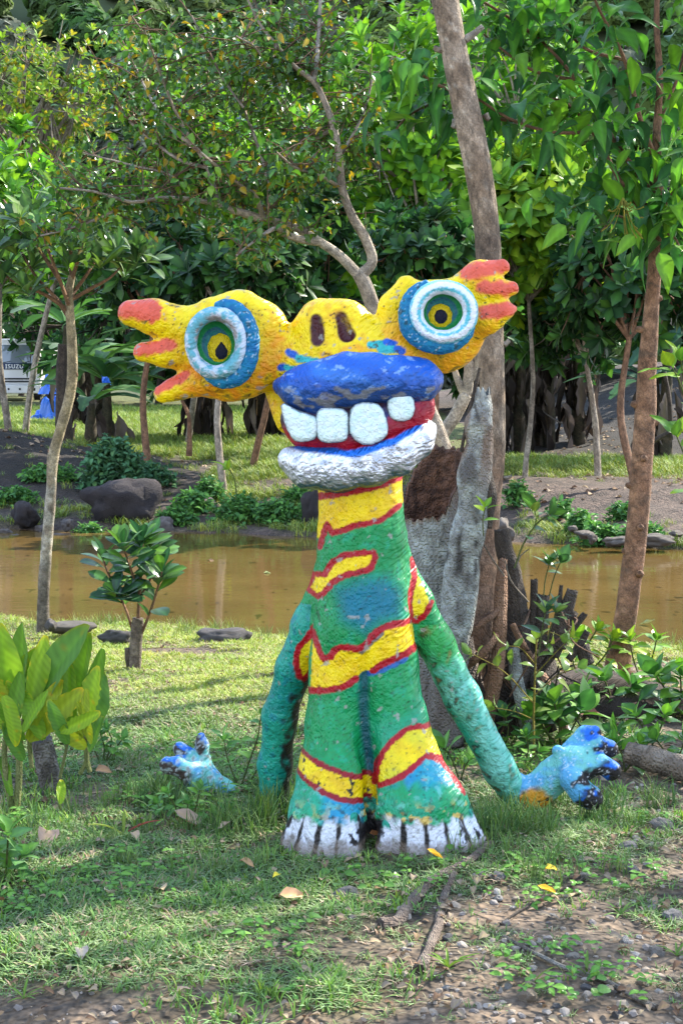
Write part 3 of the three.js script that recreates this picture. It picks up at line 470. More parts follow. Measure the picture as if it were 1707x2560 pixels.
  const gum = [[S(752, 1050, 0.10), sr(50)], [S(790, 1068, 0.115), sr(66)], [S(860, 1076, 0.12), sr(72)], [S(940, 1062, 0.12), sr(72)], [S(1018, 1030, 0.105), sr(58)], [S(1040, 1010, 0.10), sr(44)]], gumF = union(chain(gum), 0.03);
  part(sculpture, 'gums', netMesh(stucco(gumF, 1.3), ...box(gum, 0.02), 0.0055, (x, y, z) => { const b = noise(x * 30, y * 30, z * 30); let c = mix3([0.36, 0.006, 0.02], [0.22, 0.004, 0.02], 0.5 + b); const up = y - lipLine(x) - 0.062 - (x > 0.1 ? 0.02 : 0); c = lay3(c, mix3([0.012, 0.04, 0.15], [0.03, 0.02, 0.03], clamp(0.5 + 1.4 * b)), 0.95 * sstep(-0.012, 0.02, up + 0.02 * b)); return c; }), glossPaint);
  const teeth = [[[[62, 985], [150, 1035], [235, 1062], [278, 1095], [268, 1165], [240, 1205], [150, 1212], [108, 1170], [80, 1090]], 0.226], [[[284, 1025], [360, 1018], [442, 1028], [452, 1110], [448, 1190], [420, 1214], [305, 1218], [280, 1180], [278, 1100]], 0.238], [[[490, 1010], [560, 985], [650, 1000], [690, 1110], [680, 1190], [570, 1238], [480, 1180], [472, 1090]], 0.236], [[[710, 950], [780, 930], [845, 945], [855, 1040], [815, 1090], [725, 1088], [700, 1030]], 0.220]];
  const chaikin = (p) => p.flatMap((a, i) => { const b = p[(i + 1) % p.length]; return [[a[0] * 0.75 + b[0] * 0.25, a[1] * 0.75 + b[1] * 0.25], [a[0] * 0.25 + b[0] * 0.75, a[1] * 0.25 + b[1] * 0.75]]; });
  for (const [o2, zt2] of teeth) {
    const mo = o2.reduce((q, p) => [q[0] + p[0] / o2.length, q[1] + p[1] / o2.length], [0, 0]), pl = chaikin(flat(r2, zt2, o2.map((p) => [mo[0] + (p[0] - mo[0]) * 1.14, mo[1] + (p[1] - mo[1]) * 1.1]))), pf = polyF(pl), xs = pl.map((p) => p[0]), ys = pl.map((p) => p[1]), zc = zt2 - 0.036;
    const f = (x, y, z) => { const d = pf(x, y) + 0.022, e = Math.abs(z - zc) - 0.018; return Math.min(Math.max(d, e), 0) + Math.hypot(Math.max(d, 0), Math.max(e, 0)) - 0.022; };
    const mx = (Math.min(...xs) + Math.max(...xs)) / 2, my = (Math.min(...ys) + Math.max(...ys)) / 2;
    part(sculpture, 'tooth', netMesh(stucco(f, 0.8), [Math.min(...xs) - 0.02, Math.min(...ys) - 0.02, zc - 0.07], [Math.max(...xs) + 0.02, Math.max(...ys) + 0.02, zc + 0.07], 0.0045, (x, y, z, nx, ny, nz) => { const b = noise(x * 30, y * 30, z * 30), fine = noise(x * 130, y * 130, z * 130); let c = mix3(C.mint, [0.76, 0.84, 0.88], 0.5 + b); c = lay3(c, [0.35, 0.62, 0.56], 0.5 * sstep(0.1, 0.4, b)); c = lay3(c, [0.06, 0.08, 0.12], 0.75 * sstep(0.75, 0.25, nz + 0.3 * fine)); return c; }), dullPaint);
  }

  // ---- eyes
  const ring = (cx, cy, cz, rx, ry, w, depth, tilt = 0) => (x, y, z) => { const dx = x - cx, dy = y - cy, q = Math.hypot(dx / rx, dy / ry), r = q - 1, rad = Math.min(rx, ry) * r, rr2 = Math.hypot(rad / w, (z - cz) / depth); return (rr2 - 1) * Math.min(w, depth); };
  function eye(conv, z0, o) {
    const g = new THREE.Group(); g.name = 'eye'; sculpture.add(g);
    const c = S(...conv(...o.c), z0), k = 1 / o.k, hole = S(...conv(...o.hole), z0), un = sr(1, z0) * k;
    const rx = (o.rx + o.hx) / 2 * un, ry = (o.ry + o.hy) / 2 * un, w = (o.rx - o.hx) / 2 * un * 1.05, cx = (c.x + hole.x) / 2, cy = (c.y + hole.y) / 2;
    const fr = ring(cx, cy, c.z, rx, ry, w, 0.042);
    const ext = Math.max(rx, ry) + w + 0.03;
    part(g, 'eye_rim', netMesh(stucco(fr, 0.9), [cx - ext, cy - ext, c.z - 0.07], [cx + ext, cy + ext, c.z + 0.07], 0.0046, (x, y, z) => o.rim(x, y, z, Math.hypot((x - cx) / rx, (y - cy) / ry), Math.atan2(y - cy, x - cx), w / rx)), dullPaint);
    // crescent lid round the rim
    const pts = []; for (let i = 0; i <= 18; i++) { const a = lerp(o.a0, o.a1, i / 18), t = i / 18, wd = o.lw * un * (0.45 + 0.55 * Math.pow(Math.sin(Math.PI * clamp(t * 0.94 + 0.04)), 0.7)); pts.push([V(S(...conv(...o.lc), z0).x + Math.cos(a) * o.lr[0] * un, S(...conv(...o.lc), z0).y + Math.sin(a) * o.lr[1] * un, c.z - 0.018 + o.lz * Math.sin(Math.PI * t)), wd]); }
    const b = box(pts, 0.03);
    part(g, 'eyelid', netMesh(stucco(union(chain(pts, 0.95), 0.008), 1.0), b[0], b[1], 0.0048, (x, y, z, nx, ny, nz) => { const q = noise(x * 50, y * 50, z * 50), fine = noise(x * 140, y * 140, z * 140); let k2 = mix3([0.008, 0.13, 0.30], [0.008, 0.20, 0.34], 0.5 + q); k2 = lay3(k2, [0.5, 0.6, 0.72], 0.7 * sstep(0.42, 0.54, fine * 0.8 + q * 0.5 + o.wear * nz * 0.1)); return lay3(k2, C.black, 0.7 * sstep(0.35, 0.5, q - 0.3 * fine)); }), dullPaint);
    // recessed bowl
    const pos = [], idx = [], col = [], uv = [], nr = 26, na = 72, hx = o.hx * un * 1.12, hy = o.hy * un * 1.12;
    for (let i = 0; i <= nr; i++) for (let j = 0; j <= na; j++) { const r = i / nr, a = j / na * Math.PI * 2, x = Math.cos(a) * r * hx, y = Math.sin(a) * r * hy, q = r + 0.05 * noise(Math.cos(a) * 2, Math.sin(a) * 2, r * 3); pos.push(hole.x + x, hole.y + y, hole.z - 0.036 + 0.046 * Math.pow(r, 7) + 0.0015 * noise(x * 60, y * 60, 1)); uv.push(x, y); let kk = mix3([0.005, 0.15, 0.15], [0.006, 0.20, 0.05], sstep(0.62, 0.7, q)); kk = mix3(kk, [0.008, 0.09, 0.16], 0.8 * sstep(0.1, 0.0, Math.abs(q - 0.6))); kk = mix3(kk, [0.004, 0.075, 0.02], sstep(0.86, 0.98, q)); col.push(...kk); }
    for (let i = 0; i < nr; i++) for (let j = 0; j < na; j++) { const p = i * (na + 1) + j; idx.push(p, p + na + 1, p + 1, p + 1, p + na + 1, p + na + 2); }
    part(g, 'eye_socket', bufGeo(pos, idx, uv, col), glossPaint);
    const dome = (cc, ax, ay, zz, hgt, wob, teardrop, colr) => { const P2 = [], I2 = [], U2 = [], C2 = []; const Nr = 8, Na = 48, ce = S(...conv(...cc), z0); for (let i = 0; i <= Nr; i++) for (let j = 0; j <= Na; j++) { const r = i / Nr, a = j / Na * Math.PI * 2, ww = 1 + wob * Math.sin(a * 9) * 0.5 + wob * 0.8 * noise(Math.cos(a) * 2.2, Math.sin(a) * 2.2, cc[0]), td = teardrop ? 1 + 0.25 * Math.pow(Math.max(0, Math.sin(a)), 8) : 1; P2.push(ce.x + Math.cos(a) * r * ax * un * ww * (teardrop ? 1 - 0.25 * Math.max(0, Math.sin(a)) : 1), ce.y + Math.sin(a) * r * ay * un * ww * td, hole.z + zz + hgt * (1 - r * r * r * r)); U2.push(Math.cos(a) * r * 0.1, Math.sin(a) * r * 0.1); C2.push(...mix3(colr, [colr[0] * 0.6, colr[1] * 0.6, colr[2] * 0.9], 0.5 + 0.5 * noise(i * 0.9, j * 0.5, 2))); } for (let i = 0; i < Nr; i++) for (let j = 0; j < Na; j++) { const p = i * (Na + 1) + j; I2.push(p, p + Na + 1, p + 1, p + 1, p + Na + 1, p + Na + 2); } return bufGeo(P2, I2, U2, C2); };
    part(g, 'iris', dome(o.iris, o.ir[0], o.ir[1], -0.033, 0.008, 0.05, false, C.yellow), glossPaint);
    part(g, 'pupil', dome(o.pupil, o.pr[0], o.pr[1], -0.024, 0.005, 0.05, o.tear, [0.010, 0.011, 0.028]), glossPaint);
  }
  eye(r1, 0.19, { k: 2.851, c: [835, 730], rx: 222, ry: 252, hole: [822, 742], hx: 134, hy: 162, lc: [880, 735], lr: [200, 270], lw: 62, a0: 1.75, a1: -2.55, lz: 0.012, wear: 1, iris: [852, 770], ir: [90, 106], pupil: [862, 795], pr: [45, 55], tear: true,
    rim: (x, y, z, q, a, w) => { const b = noise(x * 40, y * 40, z * 40), fine = noise(x * 130, y * 130, z * 130); let c = mix3([0.12, 0.36, 0.42], [0.52, 0.58, 0.66], sstep(-0.2, 0.35, b + 0.5 * fine + 0.3 * Math.sin(a * 2))); c = lay3(c, [0.22, 0.16, 0.13], 0.75 * sstep(0.1, 0.4, Math.sin(a + 0.2) * 0.35 + b * 0.8) * sstep(1.05, 0.85, q)); return lay3(c, [0.60, 0.66, 0.74], 0.8 * sstep(0.55, 0.95, Math.cos(a + 0.1)) * sstep(1.0, 1.15, q)); } });
  eye(r2, 0.175, { k: 2.412, c: [1035, 442], rx: 204, ry: 180, hole: [1028, 430], hx: 123, hy: 118, lc: [1012, 448], lr: [205, 190], lw: 50, a0: 2.0, a1: 5.85, lz: 0.01, wear: 0.6, iris: [1018, 455], ir: [72, 72], pupil: [1020, 460], pr: [39, 42], tear: false,
    rim: (x, y, z, q, a, w) => { const b = noise(x * 40, y * 40, z * 40), fine = noise(x * 140, y * 140, z * 140); const t = (q - 1) / w; let c = mix3([0.72, 0.78, 0.86], [0.10, 0.46, 0.54], sstep(0.0, 0.5, 0.55 * Math.cos((t + 0.35) * 4.6) + 0.55 * fine + 0.3 * b)); return lay3(c, [0.2, 0.55, 0.7], 0.6 * sstep(0.7, 1.0, t)); } });
}
// ---------------------------------------------------------------- the land, the pond, the hill
const WATER = -0.33;
const edgeNear = (x) => 10.45 - 0.28 * x + 0.25 * noise(x * 0.7, 3, 1) + 0.08 * noise(x * 3, 3, 1);
const edgeFar = (x) => 17.7 - 0.30 * clamp(x, -8, 8) + 0.35 * noise(x * 0.5, 8, 1) + 0.12 * noise(x * 2.3, 8, 1);
function landY(x, z) {
  const d = -z, en = edgeNear(x), ef = edgeFar(x);
  const rough = 0.035 * noise(x * 1.1, z * 1.1, 5) + 0.016 * noise(x * 4, z * 4, 6) + 0.006 * noise(x * 13, z * 13, 7);
  let y = -0.14 * sstep(7.0, en, d) - 0.02;
  y += -0.75 * sstep(en - 0.35, en + 1.0, d);
  const rise = sstep(ef - 0.5, ef + 0.7, d) * 0.62 + sstep(ef + 0.3, ef + 4.5, d) * 0.42;
  y += rise + 0.28 * sstep(24, 36, d) + 0.45 * sstep(36, 60, d);
  // dark earth mound at the left, shaded slope at the right
  y += 0.72 * sstep(-1.9, -6.2, x + (d - 23) * 0.15) * Math.exp(-Math.pow((d - 24.5) / 3.4, 2));
  y += 1.25 * sstep(2.5, 9.5, x) * sstep(26, 36, d) * (1 - sstep(60, 90, d));
  const far = d > ef ? 1.6 : 1;
  if (d < -0.5) y = -0.02;
  return y + rough * far;
}
const ground = (px, py) => { const r = rayDir(px, py); let d = 2; for (; d < 200; d += 0.02 + d * 0.001) { const t = d / -r.z; if (EYE.y + r.y * t <= landY(EYE.x + r.x * t, -d)) break; } const x = EYE.x + r.x * d / -r.z; return V(x, landY(x, -d), -d); };
const onLand = (x, z) => V(x, landY(x, z), z);
const patchN = (x, z) => 0.5 + 0.9 * fbm(x * 1.3 + 4, z * 1.3, 9, 4);
function grassAmt(x, z) {
  const d = -z, en = edgeNear(x), ef = edgeFar(x);
  let g = patchN(x, z);
  if (d < en + 0.2) {
    let bare = sstep(0.10, 0.9, x - (d - 4.2) * 0.55 + 0.35 * noise(x * 1.4, z * 1.4, 2)) * (1 - sstep(5.6, 6.4, d)) * (1 - 0.75 * sstep(0.05, 0.3, noise(x * 2.1 + 7, d * 2.1, 5)));   // gravelly patch at the right front
    bare = Math.max(bare, 0.42 * sstep(3.95, 3.6, d + 0.4 * noise(x * 2, z * 2, 3)));
    if (x > 0.9 && d > 5.4) bare = Math.max(bare, 0.55 * sstep(9.6, 7.5, d));
    const lawn = sstep(5.8, 7, d) * 0.12 + 0.10 - 0.25 * sstep(0.1, 0.35, noise(x * 0.8, d * 2.2, 12)) * sstep(6.4, 7.4, d);
    return clamp((g + lawn - 0.28) * 2.1 - bare * 1.45, bare > 0.6 ? 0.04 : 0, 1) * (1 - sstep(en - 0.15, en + 0.25, d));
  }
  if (d < ef + 0.5) return 0;
  const strip = Math.exp(-Math.pow((d - 25.5 + 0.25 * x + 0.8 * noise(x * 0.4, 2, 2)) / 1.6, 2));
  let v = clamp((g - 0.34) * 1.9, 0, 1) * 0.9;
  if (x > 1) v = Math.max(v * sstep(ef + 2.5, ef + 0.8, d), strip);
  else v = Math.max(v, sstep(25, 29, d) * (0.55 + 0.4 * g));
  if (x < -2.0 && Math.abs(d - 23.5) < 3.2) v *= 0.12;
  return v;
}
{
  const pos = [], idx = [], uv = [], col = [], rows = [];
  for (let d = -30; d < 2.5; d += 1.5) rows.push(d);
  for (let d = 2.5, s = 0.03; d < 620; d += s) { rows.push(d); s = Math.max(0.03, (d - 2) * 0.0125); }
  const NX = 240, M = NX + 1;
  rows.forEach((d, i) => {
    for (let j = 0; j <= NX; j++) {
      const u = j / NX * 2 - 1, e = Math.sign(u) * (0.62 * Math.abs(u) + 0.38 * Math.pow(Math.abs(u), 5) * 3), x = e * (2.4 + Math.abs(d) * 0.42 + (d > 60 ? (d - 60) * 0.4 : 0)), z = -d, y = landY(x, z);
      pos.push(x, y, z); uv.push(x, z);
      const g = grassAmt(x, z), n = fbm(x * 2.3, z * 2.3, 1, 3), n2b = noise(x * 9, z * 9, 4), ef = edgeFar(x), en = edgeNear(x);
      let c = mix3([0.105, 0.078, 0.054], [0.165, 0.132, 0.10], clamp(0.5 + n + 0.4 * n2b));
      if (d < 6.6) c = mix3(c, [0.165, 0.128, 0.098], 0.7 * sstep(0.0, 0.9, x - (d - 4.2) * 0.4) * (1 - sstep(5.6, 6.6, d)));
      if (d > en - 0.1) c = mix3(c, [0.17, 0.10, 0.03], sstep(en - 0.1, en + 0.4, d));
      if (d > ef - 0.8) { c = mix3([0.06, 0.043, 0.036], [0.125, 0.092, 0.078], clamp(0.5 + n + 0.5 * n2b)); c = mix3([0.05, 0.038, 0.03], c, sstep(ef - 0.1, ef + 0.6, d)); }
      if (x < 3 && d > 25) c = mix3(c, [0.12, 0.15, 0.035], sstep(25, 30, d));
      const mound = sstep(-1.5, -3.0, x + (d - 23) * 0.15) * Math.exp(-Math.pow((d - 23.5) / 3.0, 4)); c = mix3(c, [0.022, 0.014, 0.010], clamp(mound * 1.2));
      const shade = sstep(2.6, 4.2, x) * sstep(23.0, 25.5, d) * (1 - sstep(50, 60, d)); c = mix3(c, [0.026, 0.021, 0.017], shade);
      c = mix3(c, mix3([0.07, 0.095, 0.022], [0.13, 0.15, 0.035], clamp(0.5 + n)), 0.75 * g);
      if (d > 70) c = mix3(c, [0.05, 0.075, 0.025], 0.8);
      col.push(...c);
    }
  });
  for (let i = 0; i + 1 < rows.length; i++) for (let j = 0; j < NX; j++) { const a = i * M + j; idx.push(a, a + 1, a + M, a + 1, a + M + 1, a + M); }
  const soil = tex(1024, (u, v) => { const a = pfbm(u, v, 12, 5, 5), b = pval(u, v, 150, 2), c = pval(u, v, 60, 8); const k = 0.62 + 0.5 * (a - 0.5) + 0.28 * (b - 0.5) + 0.2 * (c - 0.5); return [k * 1.0, k * 0.985, k * 0.96]; }, true, 1.7);
  const soilB = tex(1024, (u, v) => 0.5 * pfbm(u, v, 40, 5, 4) + 0.5 * Math.pow(pval(u, v, 110, 12), 2), false, 1.7);
  const m = new THREE.MeshStandardMaterial({ color: rgb(1.95, 1.82, 1.7), vertexColors: true, map: soil, bumpMap: soilB, bumpScale: 0.03, roughness: 0.97, side: THREE.DoubleSide });
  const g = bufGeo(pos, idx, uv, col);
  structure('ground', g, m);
}
{
  // the muddy pond
  const pos = [], idx = [], uv = [], NX = 60, NY = 60; for (let i = 0; i <= NY; i++) for (let j = 0; j <= NX; j++) { const x = lerp(-26, 26, j / NX), z = -lerp(8.2, 24, i / NY); pos.push(x, WATER + 0.002 * noise(x * 2, z * 3, 4), z); uv.push(x, z); }
  for (let i = 0; i < NY; i++) for (let j = 0; j < NX; j++) { const a = i * (NX + 1) + j; idx.push(a, a + 1, a + NX + 1, a + 1, a + NX + 2, a + NX + 1); }
  const bm = tex(512, (u, v) => pfbm(u, v, 5, 31, 4, 9), false, 1.6, 0.9);
  const dirt = tex(512, (u, v) => { const s = pfbm(u, v, 4, 77, 5), p = pval(u, v, 90, 5, 30); const k = 0.80 + 0.3 * (s - 0.5) - (p > 0.93 ? 0.25 : 0); return [k, k * 0.97, k * 0.9]; }, true, 5);
  structure('pond_water', bufGeo(pos, idx, uv), new THREE.MeshPhysicalMaterial({ color: rgb(0.205, 0.137, 0.050), map: dirt, roughness: 0.07, bumpMap: bm, bumpScale: 0.0014, ior: 1.36, side: THREE.DoubleSide }));
}
{
  // wooded hillside far behind
  const hillY = (x, d) => 0.5 + sstep(120, 330, d) * (96 + 26 * noise(x * 0.006, d * 0.006, 2) - 0.09 * x) + 9 * noise(x * 0.02, d * 0.02, 7) * sstep(120, 180, d);
  const pos = [], idx = [], col = [], uv = [], NX = 70, NY = 50;
  for (let i = 0; i <= NY; i++) for (let j = 0; j <= NX; j++) { const d = lerp(110, 460, i / NY), x = (j / NX * 2 - 1) * (60 + d * 0.7); pos.push(x, hillY(x, d) - 0.6, -d); uv.push(x, d); col.push(0.05, 0.07, 0.025); }
  for (let i = 0; i < NY; i++) for (let j = 0; j < NX; j++) { const a = i * (NX + 1) + j; idx.push(a, a + 1, a + NX + 1, a + 1, a + NX + 2, a + NX + 1); }
  structure('hill', bufGeo(pos, idx, uv, col), new THREE.MeshStandardMaterial({ vertexColors: true, roughness: 1, side: THREE.DoubleSide }));
  // crowns of that wood: lumpy heads of leaf-sized faces
  reseed(41);
  const P2 = [], I2 = [], C2 = []; for (let i = 0; i < 900; i++) { const a = rnd() * 6.283, y = rr(-0.5, 1), r = Math.sqrt(Math.max(0, 1 - y * y)), k = 0.75 + 0.35 * noise(Math.cos(a) * r * 2, y * 2, Math.sin(a) * r * 2) + rr(-0.12, 0.06), p = V(Math.cos(a) * r * k, y * k * 0.9, Math.sin(a) * r * k), q = P2.length / 3, s = 0.12, n = p.clone().normalize().add(V(rr(-.6, .6), rr(-.2, .9), rr(-.6, .6))).normalize(), t = V(rr(-1, 1), rr(-1, 1), rr(-1, 1)).cross(n).normalize(), b = n.clone().cross(t); const c = 0.7 + 0.5 * rnd(); for (const [u, v] of [[-1, -1], [1, -1], [0.8, 1], [-1, 0.8]]) { P2.push(p.x + (t.x * u + b.x * v) * s, p.y + (t.y * u + b.y * v) * s, p.z + (t.z * u + b.z * v) * s); C2.push(c, c, c); } I2.push(q, q + 1, q + 2, q, q + 2, q + 3); }
  const crown = bufGeo(P2, I2, null, C2), ms = [], cs = [];
  for (let i = 0; i < 2400; i++) { const d = 112 + 300 * Math.pow(rnd(), 1.2), x = rr(-1, 1) * (30 + d * 0.34), s = rr(2.6, 5.4), y = hillY(x, d); ms.push(new THREE.Matrix4().compose(V(x, y + s * 0.45, -d), new THREE.Quaternion().setFromAxisAngle(UPV, rnd() * 6.3), V(s, s * rr(0.8, 1.2), s))); const k = rnd(); cs.push(k < 0.12 ? [0.15, 0.17, 0.11] : k < 0.45 ? [0.12, 0.19, 0.04] : [0.06 + 0.03 * rnd(), 0.13 + 0.04 * rnd(), 0.03]); }
  scatter('hillside_wood', crown, leafMat([1, 1, 1], 0, 0.5), ms, cs, 'dense green wood covering the distant hillside', 'wood');
}
// ---------------------------------------------------------------- bark and leaf kinds
const barkB = tex(512, (u, v) => 0.55 * pfbm(u, v, 8, 5, 5, 14) + 0.45 * pval(u, v, 40, 3, 80), false, 0.25, 0.5);
const barkC = tex(512, (u, v) => { const a = pfbm(u, v, 6, 21, 5, 12), b = pval(u, v, 36, 4, 90); const k = 0.72 + 0.6 * (a - 0.5) + 0.2 * (b - 0.5); return [k, k * 0.98, k * 0.95]; }, true, 0.25, 0.5);
const bark = new THREE.MeshStandardMaterial({ vertexColors: true, map: barkC, color: rgb(1.7, 1.7, 1.7), bumpMap: barkB, bumpScale: 0.008, roughness: 0.93, side: THREE.DoubleSide });
const wood = mat([1, 1, 1], 0.95, { vertexColors: true, bumpMap: barkB, bumpScale: 0.02 });
const skin = (base, spot, amt = 0.5, f = 9, dark = null) => (p) => { const n = noise(p.x * f, p.y * f * 0.8, p.z * f) + 0.5 * noise(p.x * f * 3.1, p.y * f * 2.2, p.z * f * 3.1); let c = mix3(base, spot, amt * sstep(-0.05, 0.28, n)); if (dark) c = mix3(c, dark, 0.7 * sstep(0.2, 0.5, noise(p.x * f * 0.7 + 9, p.y * f * 0.5, p.z * f * 0.7))); const m = noise(p.x * 60, p.y * 50, p.z * 60); return mix3(c, [0.02, 0.018, 0.016], 0.45 * sstep(0.32, 0.5, m)); };
const GREY = skin([0.20, 0.17, 0.135], [0.36, 0.34, 0.29], 0.6), PALE = skin([0.31, 0.26, 0.21], [0.46, 0.42, 0.36], 0.5, 5), BROWN = skin([0.20, 0.108, 0.062], [0.27, 0.158, 0.098], 0.6, 7), DARK = skin([0.055, 0.042, 0.032], [0.11, 0.085, 0.065], 0.5, 12), LICHEN = skin([0.225, 0.23, 0.215], [0.37, 0.40, 0.375], 0.9, 24, [0.12, 0.115, 0.105]);
const ovalS = leafGeo({ rows: 4, cols: 2, w: 0.3, prof: profOvate, curl: 0.25, fold: 0.3, rib: 1.25 }), ovalT = leafGeo({ rows: 4, cols: 2, w: 0.34, prof: profOvate, curl: 0.5, fold: 0.2, rib: 1.2, s: 3 });
const paddleA = leafGeo({ rows: 7, cols: 4, w: 0.2, prof: profPaddle, curl: 0.12, fold: 0.12, rib: 1.7, petiole: 0.04 }), paddleB = leafGeo({ rows: 7, cols: 4, w: 0.22, prof: profPaddle, curl: 0.35, fold: 0.05, rib: 1.7, petiole: 0.04, s: 2 });
const paddleLow = leafGeo({ rows: 3, cols: 2, w: 0.25, prof: profPaddle, curl: 0.2, fold: 0.12, rib: 1.4, petiole: 0.04 });
const dripA = leafGeo({ rows: 9, cols: 4, w: 0.25, prof: profDrip, curl: 0.45, fold: 0.25, wave: 0.02, rib: 1.4, petiole: 0.1, spot: 0.012 }), dripB = leafGeo({ rows: 9, cols: 4, w: 0.29, prof: profDrip, curl: 0.25, fold: 0.12, wave: 0.035, rib: 1.4, petiole: 0.1, s: 5, spot: 0.01 }), dripC = leafGeo({ rows: 9, cols: 4, w: 0.23, prof: profDrip, curl: 1.1, fold: 0.3, wave: 0.015, rib: 1.5, petiole: 0.1, s: 8 });
const broadA = leafGeo({ rows: 6, cols: 4, w: 0.27, prof: profOvate, curl: 0.25, fold: 0.1, rib: 1.5, petiole: 0.06 });
const T_PADDLE = [[0.11, 0.28, 0.016], [0.16, 0.36, 0.014], [0.07, 0.20, 0.02], [0.22, 0.42, 0.016], [0.08, 0.24, 0.03]];
const T_DARK = [[0.022, 0.085, 0.022], [0.034, 0.115, 0.02], [0.016, 0.06, 0.022], [0.06, 0.16, 0.02]];
const T_SMALL = [[0.08, 0.23, 0.016], [0.055, 0.17, 0.022], [0.13, 0.30, 0.014], [0.17, 0.33, 0.012], [0.035, 0.10, 0.03], [0.07, 0.17, 0.016], [0.05, 0.13, 0.02], [0.08, 0.18, 0.015], [0.045, 0.12, 0.02], [0.06, 0.15, 0.02], [0.34, 0.24, 0.01]];
const T_DRIP = [[0.04, 0.16, 0.022], [0.07, 0.23, 0.02], [0.026, 0.11, 0.026], [0.13, 0.31, 0.018], [0.036, 0.14, 0.034], [0.09, 0.26, 0.02]];
const T_LIME = [[0.20, 0.36, 0.016], [0.15, 0.30, 0.018], [0.27, 0.40, 0.018], [0.10, 0.24, 0.02]];

function rosette(list, tip, axis, n, L, { spread = 1, droop = 0, tint } = {}) {
  const q = V(), a0 = rnd() * 6.28, ax = axis.clone().normalize(), e1 = V(0.31, 0.2, 0.9).cross(ax).normalize(), e2 = ax.clone().cross(e1);
  for (let i = 0; i < n; i++) {
    const a = a0 + i * 2.4 + rr(-0.2, 0.2), el = lerp(0.35, 1.35, i / n) * spread + rr(-0.12, 0.12), base = tip.clone().addScaledVector(ax, -0.16 * L * i / n);
    q.copy(e1).multiplyScalar(Math.cos(a)).addScaledVector(e2, Math.sin(a)).multiplyScalar(Math.sin(el)).addScaledVector(ax, Math.cos(el)); q.y -= droop;
    const h = ax.clone().addScaledVector(q, -0.3); list.push({ m: lay(base, q, h, L * rr(0.75, 1.12), rr(0.9, 1.15)), t: tint });
  }
}
// limbs that fork from a point towards many tips; returns tip points and directions
function fork(geos, o, from, r0, targets, { bow = 0.15, col = GREY, seg = 7 } = {}) {
  for (const t of targets) { const mid = from.clone().lerp(t.p, 0.5).add(V(rr(-bow, bow), rr(0, bow) * 1.2, rr(-bow, bow)).multiplyScalar(from.distanceTo(t.p) * 0.6)); geos.push(limb([[from, r0 * (t.k ?? 1)], [mid, r0 * 0.62 * (t.k ?? 1)], [t.p, r0 * 0.22]], o, { seg, step: 0.12, rough: 0.05, col, closed: false })); }
}
// a tree with rosettes of leaves at the ends of its limbs
function rosetteTree({ name = 'paddle_leaf_tree', label, category = 'tree', group, base, trunk, crown, tips, leaf, nLeaf = 9, nPart = 60, tints = T_PADDLE, col = GREY, seedN, geos = [paddleLow], spread = 1, inner = 0.35, coat = 0.5, trans = 0.42, droop = 0, thick = 1 }) {
  reseed(seedN);
  const o = thing(name, label, category, base, group), b0 = base;
  const pts = trunk.map(([p, r]) => [p, r]), top = pts[pts.length - 1][0], rt = pts[pts.length - 1][1];
  part(o, 'trunk', limb([[b0.clone().add(V(0, -0.25, 0)), pts[0][1] * 1.25], ...pts], b0, { seg: 10, step: 0.12, col, rough: 0.12 }), bark);
  const list = [], tg = [], limbs = [], c = crown.c, R = crown.r;
  const hubs = []; for (let i = 0; i < Math.max(4, Math.round(tips / 9)); i++) { const a = i * 2.4 + rr(-0.4, 0.4), e = rr(-0.5, 0.9); hubs.push(V(c.x + Math.cos(a) * R.x * 0.55 * Math.cos(e), c.y + Math.sin(e) * R.y * 0.5, c.z + Math.sin(a) * R.z * 0.55 * Math.cos(e))); }
  fork(limbs, b0, top, rt * 0.8, hubs.map((p) => ({ p })), { col });
  for (let i = 0; i < tips; i++) {
    const d = V(rr(-1, 1), rr(-1, 1), rr(-1, 1)); if (d.lengthSq() > 1 || d.lengthSq() < 0.01) { i--; continue; } d.normalize();
    const k = Math.pow(rr(inner, 1), 0.6) * (0.82 + 0.5 * noise(d.x * 1.6 + seedN, d.y * 1.6, d.z * 1.6)), p = V(c.x + d.x * R.x * k, c.y + d.y * R.y * k, c.z + d.z * R.z * k);
    let h = hubs[0]; for (const q of hubs) if (q.distanceTo(p) < h.distanceTo(p)) h = q;
    if (i % 2 === 0) limbs.push(limb([[h, 0.014 * thick], [h.clone().lerp(p, 0.6).add(V(0, -0.05, 0)), 0.01 * thick], [p, 0.006 * thick]], b0, { seg: 5, step: 0.3, rough: 0, col, closed: false }));
    const ax = d.clone().add(V(0, 0.9, 0)).add(p.clone().sub(h).normalize().multiplyScalar(0.6)); rosette(list, p, ax, nLeaf, leaf * rr(0.8, 1.15), { spread, droop });
  }
  part(o, 'branches', mergeGeometries(limbs), bark).userData.kind = 'stuff';
  foliage(o, geos, tints, list, nPart, { coat, trans });
  return o;
}
const foot = (px, d) => { const p = at(px, 1280, d); return onLand(p.x, -d); };

